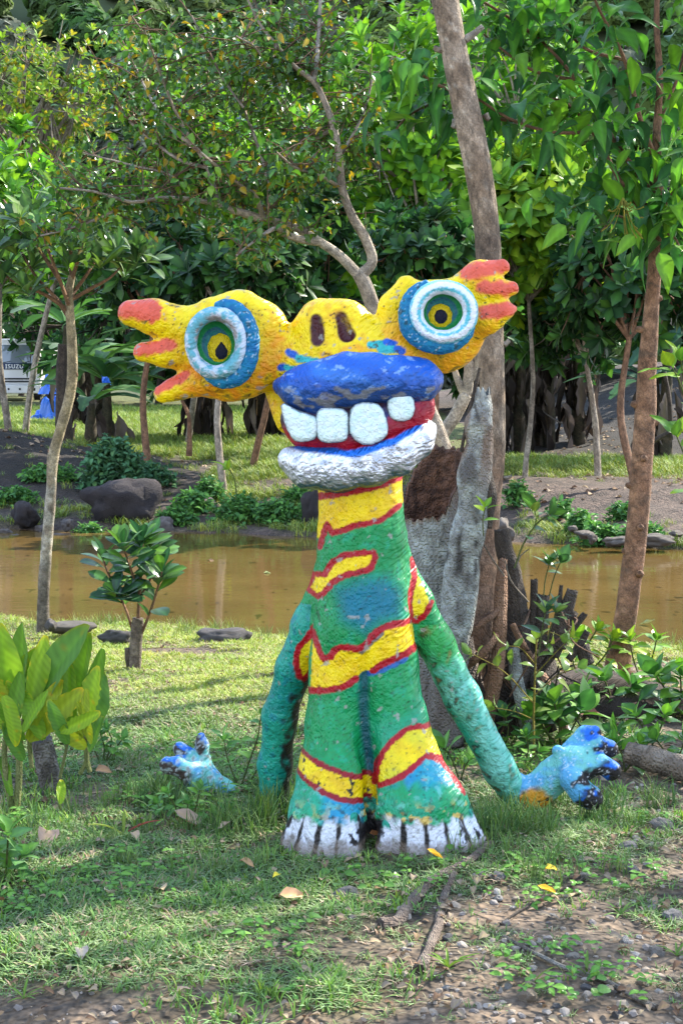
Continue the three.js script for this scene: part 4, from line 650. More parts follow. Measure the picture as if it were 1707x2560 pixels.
// ---------------------------------------------------------------- far wall of trees, banana clumps, the paddle-leaf grove
const farWood = [
  [-160, 62, 5.5, 5.0, 'leftmost of the far dark trees, its crown half cut by the frame'], [60, 66, 6.4, 5.5, 'far dark tree standing behind the white truck'], [230, 54, 5.2, 4.2, 'far dark tree behind the blue tarpaulins'], [400, 50, 5.0, 3.9, 'far dark tree behind the left banana plant'], [560, 52, 5.8, 4.0, 'far dark tree behind the left fan of yellow fingers'], [700, 47, 5.2, 3.6, 'far dark tree seen between the left eye and the nose'],
  [850, 50, 5.6, 4.0, 'far dark tree directly behind the nose'], [1010, 46, 5.0, 3.6, 'far dark tree between the right eye and the pale forked trunk'], [1180, 48, 5.6, 3.8, 'far dark tree behind the tall leaning trunk'], [1340, 44, 4.7, 3.4, 'far dark tree behind the hanging dead banana leaves'], [1500, 50, 5.6, 3.9, 'far dark tree behind the thin trunks on the right bank'], [1680, 47, 5.2, 3.8, 'far dark tree at the right edge of the shaded slope'], [1880, 50, 5.6, 4.4, 'rightmost of the far dark trees, almost outside the frame'], [1850, 39, 7.2, 4.2, 'tall dark tree shading the right slope, its crown reaching in at the right edge'], [2010, 44, 7.2, 4.6, 'dark tree standing past the right end of the shaded slope'],
];
farWood.forEach(([px, d, h, r, label], i) => { const b = foot(px, d); rosetteTree({ name: 'far_tree', label, base: b, seedN: 300 + i, trunk: [[b.clone(), 0.14], [b.clone().add(V(rr(-.3, .3), h * 0.45, 0)), 0.1]], crown: { c: b.clone().add(V(0, h * 0.56, 0)), r: V(r, h * 0.52, r * 0.6) }, tips: 260, leaf: 0.44, nLeaf: 9, nPart: 0, tints: T_DARK, inner: 0.5, col: DARK, thick: 2 }); });

// mid grove on the far bank: [trunk foot px, distance, crown centre px, py, half width px, half height px, tips, tints, label]
const grove = [
  [26, 25, -20, 540, 300, 240, 150, T_PADDLE, 'bushy paddle-leaved tree at the left edge whose thin grey trunk rises from the dark mound'],
  [66, 31, 190, 570, 220, 190, 90, T_DARK, 'paddle-leaved tree with a slim brown trunk right of the white truck'],
  [372, 23, 400, 640, 220, 230, 120, T_DARK, 'shaded paddle-leaved tree on the bank behind the lowest left finger'],
  [470, 29, 520, 480, 240, 260, 110, T_PADDLE, 'sunlit paddle-leaved tree standing behind the left eye'],
  [560, 21, 600, 690, 200, 170, 110, T_DARK, 'paddle-leaved tree with a whitish spotted trunk below the left eye'],
  [632, 24, 730, 560, 230, 230, 110, T_DARK, 'paddle-leaved tree with a leaning grey trunk beside the spotted one'],
  [803, 27, 850, 520, 220, 260, 110, T_PADDLE, 'paddle-leaved tree whose straight grey trunk stands behind the nose'],
  [1075, 25, 1040, 330, 300, 360, 190, T_PADDLE, 'tall paddle-leaved tree between the pale forked tree and the leaning trunk'],
  [1070, 20, 1080, 640, 210, 150, 100, T_DARK, 'low paddle-leaved tree with twin thin stems above the right eye'],
  [1310, 22, 1330, 560, 240, 260, 190, T_LIME, 'bright lime paddle-leaved tree right of the tall leaning trunk'],
  [1492, 22.5, 1440, 780, 200, 160, 120, T_DARK, 'paddle-leaved tree with a slim crooked trunk on the right bank'],
  [1585, 20.5, 1560, 690, 230, 210, 130, T_DARK, 'paddle-leaved tree with a mottled white trunk behind the brown slim trunk'],
  [1650, 27, 1690, 520, 260, 330, 130, T_PADDLE, 'paddle-leaved tree at the right edge of the view'],
  [1350, 31, 1260, 180, 320, 240, 130, T_PADDLE, 'tall paddle-leaved tree topping the grove in the right middle'],
  [640, 33, 680, 400, 300, 200, 110, T_PADDLE, 'tall paddle-leaved tree topping the grove behind the small-leaved crown'],
];
grove.forEach(([tx, d, cx, cy, rw, rh, tips, tints, label], i) => {
  const b = foot(tx, d), c = at(cx, cy, d + 0.5), k = mpp(d), top = at(lerp(tx, cx, 0.55), Math.min(cy + rh * 0.75, 900), d);
  reseed(900 + i); const mid = b.clone().lerp(top, 0.5).add(V(rr(-0.16, 0.16), 0, rr(-0.2, 0.2)));
  const w = [0, 15, 16, 14, 0, 15, 14, 15, 9, 12, 15, 18, 14, 14, 14][i] || 16;
  rosetteTree({ label, base: b, seedN: 500 + i, trunk: [[b.clone(), w * k * 0.62], [mid, w * k * 0.5], [top, w * k * 0.4]], crown: { c, r: V(rw * k, rh * k, rw * k * 0.75) }, tips: Math.round(tips * 1.5), leaf: tints === T_DARK ? 0.27 : tints === T_LIME ? 0.33 : 0.31, nLeaf: 11, nPart: 70, tints, geos: [paddleLow], col: [GREY, PALE, BROWN][i % 3], inner: 0.3 });
});

// yellow-green broad crown far left, before the hill
{ const b = foot(-20, 52); rosetteTree({ name: 'broad_tree', label: 'yellowish green broad-crowned tree far off below the hillside at the top left', base: b, seedN: 71, trunk: [[b.clone(), 0.28], [b.clone().add(V(0.1, 4.5, 0)), 0.22]], crown: { c: at(60, 250, 52), r: V(3.6, 2.6, 3) }, tips: 520, leaf: 0.26, nLeaf: 8, nPart: 0, tints: [[0.16, 0.29, 0.022], [0.22, 0.33, 0.024], [0.12, 0.22, 0.022], [0.30, 0.27, 0.02]], inner: 0.55, thick: 2 }); }

// ---------------------------------------------------------------- young tree at the left
{
  reseed(77);
  const d = 9.2, b = ground(108, 1590), D = -b.z, P = (x, y, r, dz = 0) => [at(x, y, D + dz), r * mpp(D)];
  const o = thing('young_tree', 'slender pale-barked young tree with glossy paddle leaves on the near bank at left', 'tree', b);
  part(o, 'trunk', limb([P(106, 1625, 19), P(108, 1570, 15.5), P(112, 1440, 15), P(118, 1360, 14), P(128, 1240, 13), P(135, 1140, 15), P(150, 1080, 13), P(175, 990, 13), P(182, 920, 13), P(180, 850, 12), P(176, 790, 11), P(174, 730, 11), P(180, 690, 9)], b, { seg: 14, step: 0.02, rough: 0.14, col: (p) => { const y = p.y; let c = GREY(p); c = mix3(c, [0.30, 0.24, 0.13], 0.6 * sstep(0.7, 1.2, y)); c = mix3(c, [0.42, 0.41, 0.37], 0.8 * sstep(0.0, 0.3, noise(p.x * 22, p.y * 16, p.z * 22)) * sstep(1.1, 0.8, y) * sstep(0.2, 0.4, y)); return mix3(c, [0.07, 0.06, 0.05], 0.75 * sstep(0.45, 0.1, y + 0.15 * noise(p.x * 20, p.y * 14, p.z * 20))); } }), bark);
  for (const [x, y] of [[192, 937], [166, 1016], [130, 1130]]) part(o, 'branch_stub', limb([P(x - 8, y, 7), P(x + 3, y - 2, 6.5)], b, { seg: 8, step: 0.01, col: BROWN }), bark);
  const limbs = [], list = [], br = [[[176, 800], [140, 745], [90, 690], [55, 630]], [[176, 770], [150, 700], [120, 620], [100, 560]], [[180, 700], [178, 640], [172, 560], [165, 510]], [[178, 740], [215, 690], [245, 640], [262, 600]], [[180, 700], [205, 620], [225, 560], [240, 520]], [[176, 780], [120, 740], [30, 700], [-20, 660]], [[178, 750], [230, 720], [275, 695], [300, 670]], [[150, 700], [90, 610], [40, 540], [10, 500]]];
  br.forEach((l, i) => { const zz = [0.1, -0.25, 0.3, 0.2, -0.2, -0.1, 0.05, 0.3][i], p = l.map(([x, y], k) => [at(x, y, D + zz * k / 2), lerp(6, 2.6, k / 3) * mpp(D)]); limbs.push(limb(p, b, { seg: 6, step: 0.05, col: BROWN, closed: false, rough: 0.05 })); for (let k = 0; k < 7; k++) { const u = k < 2 ? 1 : rr(0.35, 1), q = p[3][0].clone().lerp(p[1][0], 1 - u).add(V(rr(-0.2, 0.2), rr(-0.1, 0.16), rr(-0.25, 0.25))); rosette(list, q, V(rr(-0.5, 0.5), 1, rr(-0.2, 0.6)), 8, rr(0.15, 0.21)); } });
  part(o, 'branches', mergeGeometries(limbs), bark);
  foliage(o, [paddleA, paddleB], [[0.07, 0.155, 0.024], [0.05, 0.12, 0.026], [0.10, 0.19, 0.024], [0.035, 0.09, 0.03]], list, 300);
}
// ---------------------------------------------------------------- small-leaved pale tree behind the head
{
  reseed(91);
  const D = 8.2, b = foot(1135, D + 0.2), P = (x, y, r, dz = 0) => [at(x, y, D + dz), r * mpp(D + dz)];
  const o = thing('small_leaf_tree', 'pale many-branched tree with small glossy leaves spreading above the sculpture head', 'tree', b);
  const tr = [P(1140, 1640, 44, 0.2), P(1128, 1400, 38, 0.15), P(1115, 1180, 30, 0.1), P(1070, 1040, 26), P(1000, 900, 22), P(940, 790, 19), P(915, 720, 17.5), P(898, 685, 17)];
  part(o, 'trunk', limb(tr, b, { seg: 14, step: 0.03, col: PALE, rough: 0.1 }), bark);
  const R = [];
  const branches = [
    [[900, 690, 15], [930, 655, 13], [915, 600, 12.5], [880, 540, 12], [855, 470, 11], [846, 380, 10], [835, 320, 9], [805, 240, 8], [785, 205, 7], [735, 165, 5.5], [690, 110, 4.5], [650, 60, 3.5], [620, 0, 3]],
    [[898, 690, 14], [850, 640, 13], [800, 605, 12], [740, 570, 11], [660, 548, 10.5], [600, 530, 9.5], [550, 512, 8.5], [535, 470, 7], [520, 420, 6.5], [490, 370, 6], [440, 335, 4.5]],
    [[785, 205, 5.5], [792, 150, 5], [796, 90, 4.5], [800, 20, 4], [800, -60, 3]],
    [[660, 548, 6], [640, 490, 4.5], [610, 470, 4], [560, 430, 3.5], [500, 380, 3]],
    [[672, 540, 5], [668, 450, 4], [640, 350, 3.5], [610, 270, 3], [600, 200, 2.2]],
    [[550, 512, 6], [480, 498, 5], [400, 495, 4.2], [330, 505, 3.6], [240, 480, 3], [150, 470, 2.4]],
    [[330, 505, 3.2], [260, 540, 2.6], [180, 570, 2.2], [100, 590, 1.8]],
    [[520, 420, 4.5], [450, 400, 3.5], [380, 350, 3], [320, 300, 2.5], [270, 250, 2]],
    [[800, 605, 9], [760, 600, 8.5], [710, 585, 7.5], [690, 570, 5], [640, 600, 3], [590, 640, 2.4]],
    [[835, 320, 5], [780, 350, 4], [740, 320, 3.2], [700, 260, 2.6], [660, 200, 2.2]],
    [[846, 400, 4], [880, 340, 3.2], [910, 280, 2.8], [930, 200, 2.4]],
    [[690, 110, 3.6], [670, 170, 3], [640, 120, 2.4], [590, 90, 2]],
    [[490, 370, 4], [440, 280, 3], [400, 180, 2.6], [370, 100, 2.2], [330, 40, 1.8]],
    [[440, 335, 3.6], [380, 250, 3], [340, 170, 2.4], [300, 110, 2]],
    [[855, 470, 4], [800, 440, 3.4], [740, 420, 2.8], [690, 380, 2.4]],
    [[480, 498, 3], [430, 440, 2.6], [360, 420, 2.2], [280, 400, 1.8], [200, 380, 1.6]],
    [[610, 270, 2.6], [560, 200, 2.2], [520, 120, 2], [480, 40, 1.8]],
  ];
  branches.forEach((l, i) => { let z = 0; const dir = [0, 0, 0.5, -0.5, 0.4, -0.3, -0.6, 0.4, -0.5, 0.6, 0.3, -0.4, -0.5, 0.7, -0.6, 0.5, 0.2][i]; const s0 = l[0]; R.push(l.map(([x, y, r], k) => P(x, y, r * (i < 2 ? 0.95 : 1.2), dir * Math.pow(k / l.length, 1.2) * 1.6))); });
  for (const [i, l] of R.entries()) part(o, 'branch', limb(l, b, { seg: i < 2 ? 12 : 7, step: i < 2 ? 0.03 : 0.06, col: PALE, rough: i < 2 ? 0.1 : 0.05, closed: i < 2 }), bark);
  const list = [], twigs = [];
  const cover = (x, y) => y < 60 + 640 * 1 ? 1 : 0;
  R.forEach((l, i) => {
    for (let k = (i < 2 ? 3 : 1); k < l.length; k++) {
      const n = i < 2 ? (k > 7 ? 7 : 3) : 9;
      for (let j = 0; j < n; j++) {
        const a = l[k - 1][0].clone().lerp(l[k][0], rnd()), q = toView(a), len = rr(0.18, 0.5) * (q[1] > 560 ? 0.5 : 1), dir = V(rr(-1, 0.9), rr(-0.35, 0.8), rr(-1.2, i < 2 ? -0.25 : -0.1)).normalize(), e = a.clone().addScaledVector(dir, len), mid = a.clone().lerp(e, 0.5).add(V(0, 0.03, 0));
        const qe = toView(e); if (qe[1] > 690 || (qe[0] > 980 && qe[1] > 130) || (qe[0] > 700 && qe[1] > 560) || (qe[0] < 100 && qe[1] < 180)) continue;
        twigs.push(limb([[a, 0.0035], [mid, 0.003], [e, 0.0015]], b, { seg: 4, step: 0.2, rough: 0, closed: false, col: BROWN }));
        const m = Math.round(rr(9, 15));
        for (let h = 0; h < m; h++) { const p = a.clone().lerp(e, rr(0.2, 1.05)).add(V(rr(-0.05, 0.05), rr(-0.05, 0.04), rr(-0.05, 0.05))), ld = V(rr(-1, 1), rr(-1.1, 0.35), rr(-1, 1)); list.push({ m: lay(p, ld, V(rr(-0.7, 0.7), 1, rr(-0.7, 0.8)), rr(0.038, 0.062)) }); }
      }
    }
  });
  part(o, 'twigs', mergeGeometries(twigs), bark).userData.kind = 'stuff';
  foliage(o, [ovalS, ovalT], T_SMALL, list, 300, { coat: 1.2, trans: 0.4 });
}
// ---------------------------------------------------------------- tall leaning trunk with its crown overhead
{
  reseed(107);
  const D = 7.1, b = foot(1190, D), P = (x, y, r) => [at(x, y, D), r * 0.89 * mpp(D)];
  const o = thing('tall_leaning_tree', 'tall tree with a smooth grey-brown trunk leaning left behind the right eye', 'tree', b);
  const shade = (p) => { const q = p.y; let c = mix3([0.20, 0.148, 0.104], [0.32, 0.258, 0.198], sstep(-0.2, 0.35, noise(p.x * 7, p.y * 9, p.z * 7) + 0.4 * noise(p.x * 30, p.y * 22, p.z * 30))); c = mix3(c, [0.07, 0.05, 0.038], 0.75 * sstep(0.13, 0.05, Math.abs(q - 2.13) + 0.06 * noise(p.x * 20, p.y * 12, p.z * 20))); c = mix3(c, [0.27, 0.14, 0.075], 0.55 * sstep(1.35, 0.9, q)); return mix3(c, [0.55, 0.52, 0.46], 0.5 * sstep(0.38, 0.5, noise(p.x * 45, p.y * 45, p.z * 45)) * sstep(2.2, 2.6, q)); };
  part(o, 'trunk', limb([P(1182, 1830, 95), P(1182, 1700, 74), P(1188, 1560, 62), P(1196, 1440, 50), P(1212, 1330, 39), P(1222, 1240, 33), P(1232, 1130, 33), P(1231, 1000, 34.5), P(1226, 850, 36), P(1222, 700, 35.5), P(1217, 580, 36), P(1204, 480, 38), P(1176, 330, 38), P(1150, 200, 37), P(1130, 100, 36), P(1112, 0, 38), P(1090, -120, 34), P(1085, -260, 30), P(1100, -420, 26)], b, { seg: 22, step: 0.02, rough: 0.05, freq: 6, col: shade }), bark);
  for (const [x0, y0, x1, y1, r] of [[1160, 100, 1206, 66, 9], [1105, 125, 1084, 118, 8], [1140, 300, 1132, 320, 9], [1212, 285, 1222, 300, 8], [1212, 480, 1222, 476, 12], [1258, 862, 1272, 850, 7], [1258, 1195, 1278, 1190, 5], [1112, -10, 1085, -60, 20]]) part(o, 'branch_stub', limb([P(x0, y0, r * 1.3), P((x0 + x1) / 2, (y0 + y1) / 2 + 2, r), P(x1, y1, r * 0.85)], b, { seg: 9, step: 0.01, col: GREY, rough: 0.15 }), bark);
  // crown, mostly above the picture, that shades the place
  const list = [], limbs = [], top = at(1100, -420, D), hubs = [];
  for (let i = 0; i < 16; i++) { const a = i * 2.4, r = Math.sqrt((i + 0.5) / 16); hubs.push(V(4.9 + Math.cos(a) * r * 3.2, 5.4 + rr(-0.4, 0.6), -9.5 + Math.sin(a) * r * 1.5)); }
  fork(limbs, b, top, 0.08, hubs.map((p) => ({ p })), { col: GREY });
  for (const h of hubs) for (let k = 0; k < 13; k++) { const p = h.clone().add(V(rr(-1.1, 1.1), rr(-0.5, 0.6), rr(-0.8, 0.8))); if (k % 2) limbs.push(limb([[h, 0.012], [h.clone().lerp(p, 0.5), 0.009], [p, 0.005]], b, { seg: 4, step: 0.3, rough: 0, col: GREY, closed: false })); const q = toView(p); if (q[1] > -60 && q[2] > 0) continue; const nk = p.clone().sub(V(0.05, 1.35, -5.25)), al = nk.dot(SUN), off = nk.addScaledVector(SUN, -al).length(); if (off < 0.62) continue; rosette(list, p, V(rr(-0.6, 0.6), 0.8, rr(-0.6, 0.6)), 7, rr(0.16, 0.24), { spread: 1.15, droop: 0.3 }); }
  part(o, 'branches', mergeGeometries(limbs), bark).userData.kind = 'stuff';
  foliage(o, [paddleLow], T_DRIP, list, 0);
}
// ---------------------------------------------------------------- slim brown tree at the right with large drooping leaves
{
  reseed(131);
  const b = ground(1545, 1690), D = -b.z, P = (x, y, r, dz = 0) => [at(x, y, D + dz), r * 0.88 * mpp(D + dz)];
  const o = thing('large_leaf_tree', 'slim reddish brown tree with knotted bark and large drooping leaves filling the upper right', 'tree', b);
  part(o, 'trunk', limb([P(1537, 1725, 50), P(1543, 1670, 37), P(1560, 1560, 32), P(1575, 1450, 31), P(1590, 1330, 31), P(1600, 1210, 30), P(1606, 1120, 30), P(1614, 1010, 29), P(1616, 920, 27), P(1622, 850, 24), P(1628, 760, 21), P(1634, 680, 19), P(1640, 580, 16), P(1645, 480, 14), P(1640, 350, 12), P(1648, 200, 10), P(1640, 60, 8), P(1645, -80, 6)], b, { seg: 18, step: 0.015, rough: 0.07, freq: 8, col: (p) => { let c = BROWN(p); c = mix3(c, [0.36, 0.215, 0.135], 0.5 * sstep(0.0, 0.4, noise(p.x * 6, p.y * 22, p.z * 6))); return mix3(c, [0.10, 0.07, 0.05], 0.7 * sstep(0.985, 1.0, Math.sin(p.y * 16 + noise(p.x * 8, p.y * 8, p.z * 8)))); } }), bark);
  for (const [x, y, s] of [[1642, 748, 1], [1600, 825, -1], [1620, 870, 1], [1588, 1012, -1], [1634, 1058, 1], [1608, 1147, 0], [1575, 1215, -1], [1600, 1320, 0], [1566, 1380, -1], [1598, 1435, 0], [1535, 1635, -1]]) part(o, 'knot', limb([P(x - s * 8, y, 13), P(x + s * 5, y - 2, 10, s ? 0 : -0.075), P(x + s * 12, y - 4, 6, s ? 0 : -0.085)], b, { seg: 9, step: 0.008, col: BROWN, rough: 0.2 }), bark);
  const list = [], limbs = [];
  const br = [
    [[1640, 560], [1560, 470], [1480, 330], [1400, 250], [1320, 262]], [[1642, 500], [1540, 360], [1440, 200], [1350, 100], [1300, 60]], [[1645, 420], [1600, 300], [1560, 150], [1500, 30], [1460, -60]], [[1648, 300], [1690, 200], [1720, 80], [1740, -40]],
    [[1480, 330], [1380, 330], [1280, 300], [1180, 240], [1080, 200]], [[1180, 240], [1100, 215], [1030, 170], [985, 140]], [[1280, 300], [1180, 290], [1090, 260], [1020, 290], [985, 330]], [[1642, 540], [1690, 470], [1740, 420], [1790, 380]], [[1440, 200], [1340, 180], [1250, 120], [1180, 60]],
    [[1640, 520], [1580, 500], [1500, 480], [1430, 520]], [[1642, 540], [1600, 560], [1540, 540], [1500, 580]], [[1560, 150], [1460, 120], [1380, 30], [1320, -30]], [[1350, 100], [1250, 30], [1150, -20], [1060, -10]], [[1643, 470], [1600, 440], [1560, 400], [1530, 380]], [[1640, 570], [1660, 580], [1690, 600], [1700, 640]],
  ];
  const dz = [-0.2, 0.3, -0.5, 0.2, -0.5, -0.6, -0.4, -0.3, 0.2, 0.1, -0.3, 0.5, 0, 0.5, -0.4];
  br.forEach((l, i) => {
    const first = i === 4 ? -0.2 : i === 5 ? -0.5 : i === 6 ? -0.3 : i === 8 ? 0.15 : i === 12 ? 0.3 : 0, p = l.map(([x, y], k) => [at(x, y, D + lerp(first, dz[i], k / (l.length - 1))), lerp(i < 3 ? 8 : 5, 2, k / (l.length - 1)) * mpp(D)]);
    part(o, 'branch', limb(p, b, { seg: 7, step: 0.05, rough: 0.05, col: BROWN, closed: false }), bark);
    for (let k = 1; k < p.length; k++) for (let j = 0; j < (i < 4 ? 19 : 15); j++) {
      const a = p[k - 1][0].clone().lerp(p[k][0], rr(0.1, 1.05)).add(V(rr(-0.13, 0.13), rr(-0.1, 0.15), rr(-0.22, 0.22))), ph = rnd() * 6.28, dn = rr(-0.2, 1.1), dir = V(Math.cos(ph), -dn, Math.sin(ph) * 0.9);
      const q = toView(a); if (q[1] > 640 || (q[0] < 1130 && q[1] > 420) || (q[0] < 1440 && q[1] > 560)) continue;
      list.push({ m: lay(a, dir, V(Math.cos(ph) * 0.5 + rr(-0.6, 0.6), 0.9, Math.sin(ph) * 0.5 + rr(-0.4, 0.7)), rr(0.10, 0.2), rr(0.75, 1.2)) });
    }
  });
  // sprays of the lower right: a yellow flower head among drooping leaves
  for (let k = 0; k < 46; k++) { const a = at(rr(1290, 1720), rr(380, 620), D + rr(-0.4, 0.2)), q = toView(a); if ((q[0] < 1400 && q[1] > 520) || q[1] > 590) continue; const ph = rnd() * 6.28; list.push({ m: lay(a, V(Math.cos(ph), -rr(-0.2, 1.4), Math.sin(ph)), V(Math.cos(ph) * 0.4 + rr(-0.8, 0.8), 0.8, rr(-0.2, 0.8)), rr(0.10, 0.2)) }); }
  for (const [x, y, dx, dy, L] of [[1642, 622, 0.35, -0.9, 0.21], [1590, 585, -0.7, -0.6, 0.14], [1420, 560, -0.9, -0.7, 0.17]]) list.push({ m: lay(at(x, y, D - 0.5), V(dx, dy, 0.25), V(0, 0.6, 0.8), L), t: 3 });
  foliage(o, [dripA, dripB, dripC, broadA], T_DRIP, list, 300, { coat: 0.45, trans: 0.42 });
  const fl = []; for (let k = 0; k < 18; k++) { const c = at(1555, 535, D - 0.5), e = c.clone().add(V(rr(-0.12, 0.12), rr(-0.14, 0.06), rr(-0.1, 0.1))); fl.push(limb([[c.clone().add(V(0, 0.08, 0)), 0.0025], [c.clone().lerp(e, 0.6), 0.002], [e, 0.004]], b, { seg: 5, step: 0.04, rough: 0, col: () => [0.36, 0.33, 0.03] })); }
  part(o, 'flower_head', mergeGeometries(fl), wood, 'yellow-green flower head');
}
// ---------------------------------------------------------------- hollow stump, lichened dead trunk, root stump
{
  reseed(151);
  const D = 6.75, b = foot(1075, D);
  const cx = at(1075, 1280, D), R = 92 * mpp(D), yTop = (a) => { const front = Math.cos(a - 1.25), right = Math.sin(a); return at(1075, lerp(1122, 1288, sstep(-0.8, 0.55, Math.cos(a + 0.9))), D).y + 0.028 * noise(Math.cos(a) * 6, Math.sin(a) * 6, 2) + 0.02 * noise(Math.cos(a) * 17, Math.sin(a) * 17, 4); };
  const shell = (inner) => {
    const pos = [], idx = [], uv = [], col = [], NA = 90, NH = 46;
    for (let i = 0; i <= NH; i++) for (let j = 0; j <= NA; j++) {
      const a = j / NA * Math.PI * 2, t = i / NH, y0 = inner ? 0.75 : b.y - 0.15, y = lerp(y0, yTop(a), t), flare = 1 + 0.5 * Math.pow(Math.max(0, 0.65 - y) / 0.65, 1.6) * (1 + 0.5 * Math.cos(a * 5));
      let r = (inner ? R * 0.87 : R) * flare * (1 + 0.08 * noise(Math.cos(a) * 2, y * 2, Math.sin(a) * 2) + (inner ? 0.10 : 0.03) * noise(Math.cos(a) * 7, y * 14, Math.sin(a) * 7)); if (inner && t > 0.985) r = R * 0.96;
      const x = Math.sin(a) * r, z = Math.cos(a) * r, sx = lerp(0.02, 0, t);
      pos.push(cx.x - b.x + x + sx, y - b.y, cx.z - b.z + z); uv.push(a * R, y);
      const p = V(x, y, z); let c = inner ? mix3([0.035, 0.016, 0.010], [0.15, 0.075, 0.045], clamp(0.5 + noise(x * 22, y * 34, z * 22) + 0.5 * noise(x * 60, y * 80, z * 60))) : LICHEN(p);
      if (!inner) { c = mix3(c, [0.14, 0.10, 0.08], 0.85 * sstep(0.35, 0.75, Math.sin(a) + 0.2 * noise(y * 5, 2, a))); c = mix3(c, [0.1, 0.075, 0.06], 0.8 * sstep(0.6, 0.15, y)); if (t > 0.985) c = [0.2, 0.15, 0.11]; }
      col.push(...c);
    }
    for (let i = 0; i < NH; i++) for (let j = 0; j < NA; j++) { const k = i * (NA + 1) + j; idx.push(k, k + 1, k + NA + 1, k + 1, k + NA + 2, k + NA + 1); }
    return bufGeo(pos, idx, uv, col);
  };
  const o = thing('hollow_stump', 'broken hollow grey stump with rotten brown heart and ragged rim behind the striped neck', 'tree stump', b);
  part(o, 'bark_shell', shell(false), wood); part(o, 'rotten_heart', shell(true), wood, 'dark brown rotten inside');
}
{
  reseed(153);
  const D = 6.45, b = foot(1125, D), P = (x, y, r, dz = 0) => [at(x, y, D + dz), r * mpp(D)];
  const o = thing('dead_trunk', 'lichen-grey dead trunk with snapped top in front of the hollow stump', 'dead tree', b);
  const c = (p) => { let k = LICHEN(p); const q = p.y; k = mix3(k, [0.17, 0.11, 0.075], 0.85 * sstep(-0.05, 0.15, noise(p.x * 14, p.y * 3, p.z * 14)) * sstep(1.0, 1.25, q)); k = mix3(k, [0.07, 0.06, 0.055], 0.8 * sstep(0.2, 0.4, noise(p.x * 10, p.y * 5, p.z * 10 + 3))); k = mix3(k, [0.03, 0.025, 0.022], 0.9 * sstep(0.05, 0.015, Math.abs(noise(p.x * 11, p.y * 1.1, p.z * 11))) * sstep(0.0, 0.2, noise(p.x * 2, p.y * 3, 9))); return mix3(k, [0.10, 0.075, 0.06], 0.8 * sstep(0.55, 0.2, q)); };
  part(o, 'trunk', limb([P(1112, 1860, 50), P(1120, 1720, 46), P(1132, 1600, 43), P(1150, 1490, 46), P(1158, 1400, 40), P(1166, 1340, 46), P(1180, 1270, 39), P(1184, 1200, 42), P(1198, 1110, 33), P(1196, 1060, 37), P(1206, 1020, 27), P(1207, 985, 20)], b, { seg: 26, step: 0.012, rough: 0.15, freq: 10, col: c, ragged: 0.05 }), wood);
  part(o, 'broken_limb', limb([P(1214, 1320, 15), P(1222, 1240, 20), P(1216, 1190, 16)], b, { seg: 12, step: 0.012, rough: 0.25, col: DARK, ragged: 0.03 }), wood, 'dark stripped stub');
  part(o, 'branch', limb([P(1152, 1130, 4), P(1170, 1040, 5), P(1190, 960, 5), P(1198, 920, 3)], b, { seg: 6, step: 0.03, col: DARK }), wood);
}
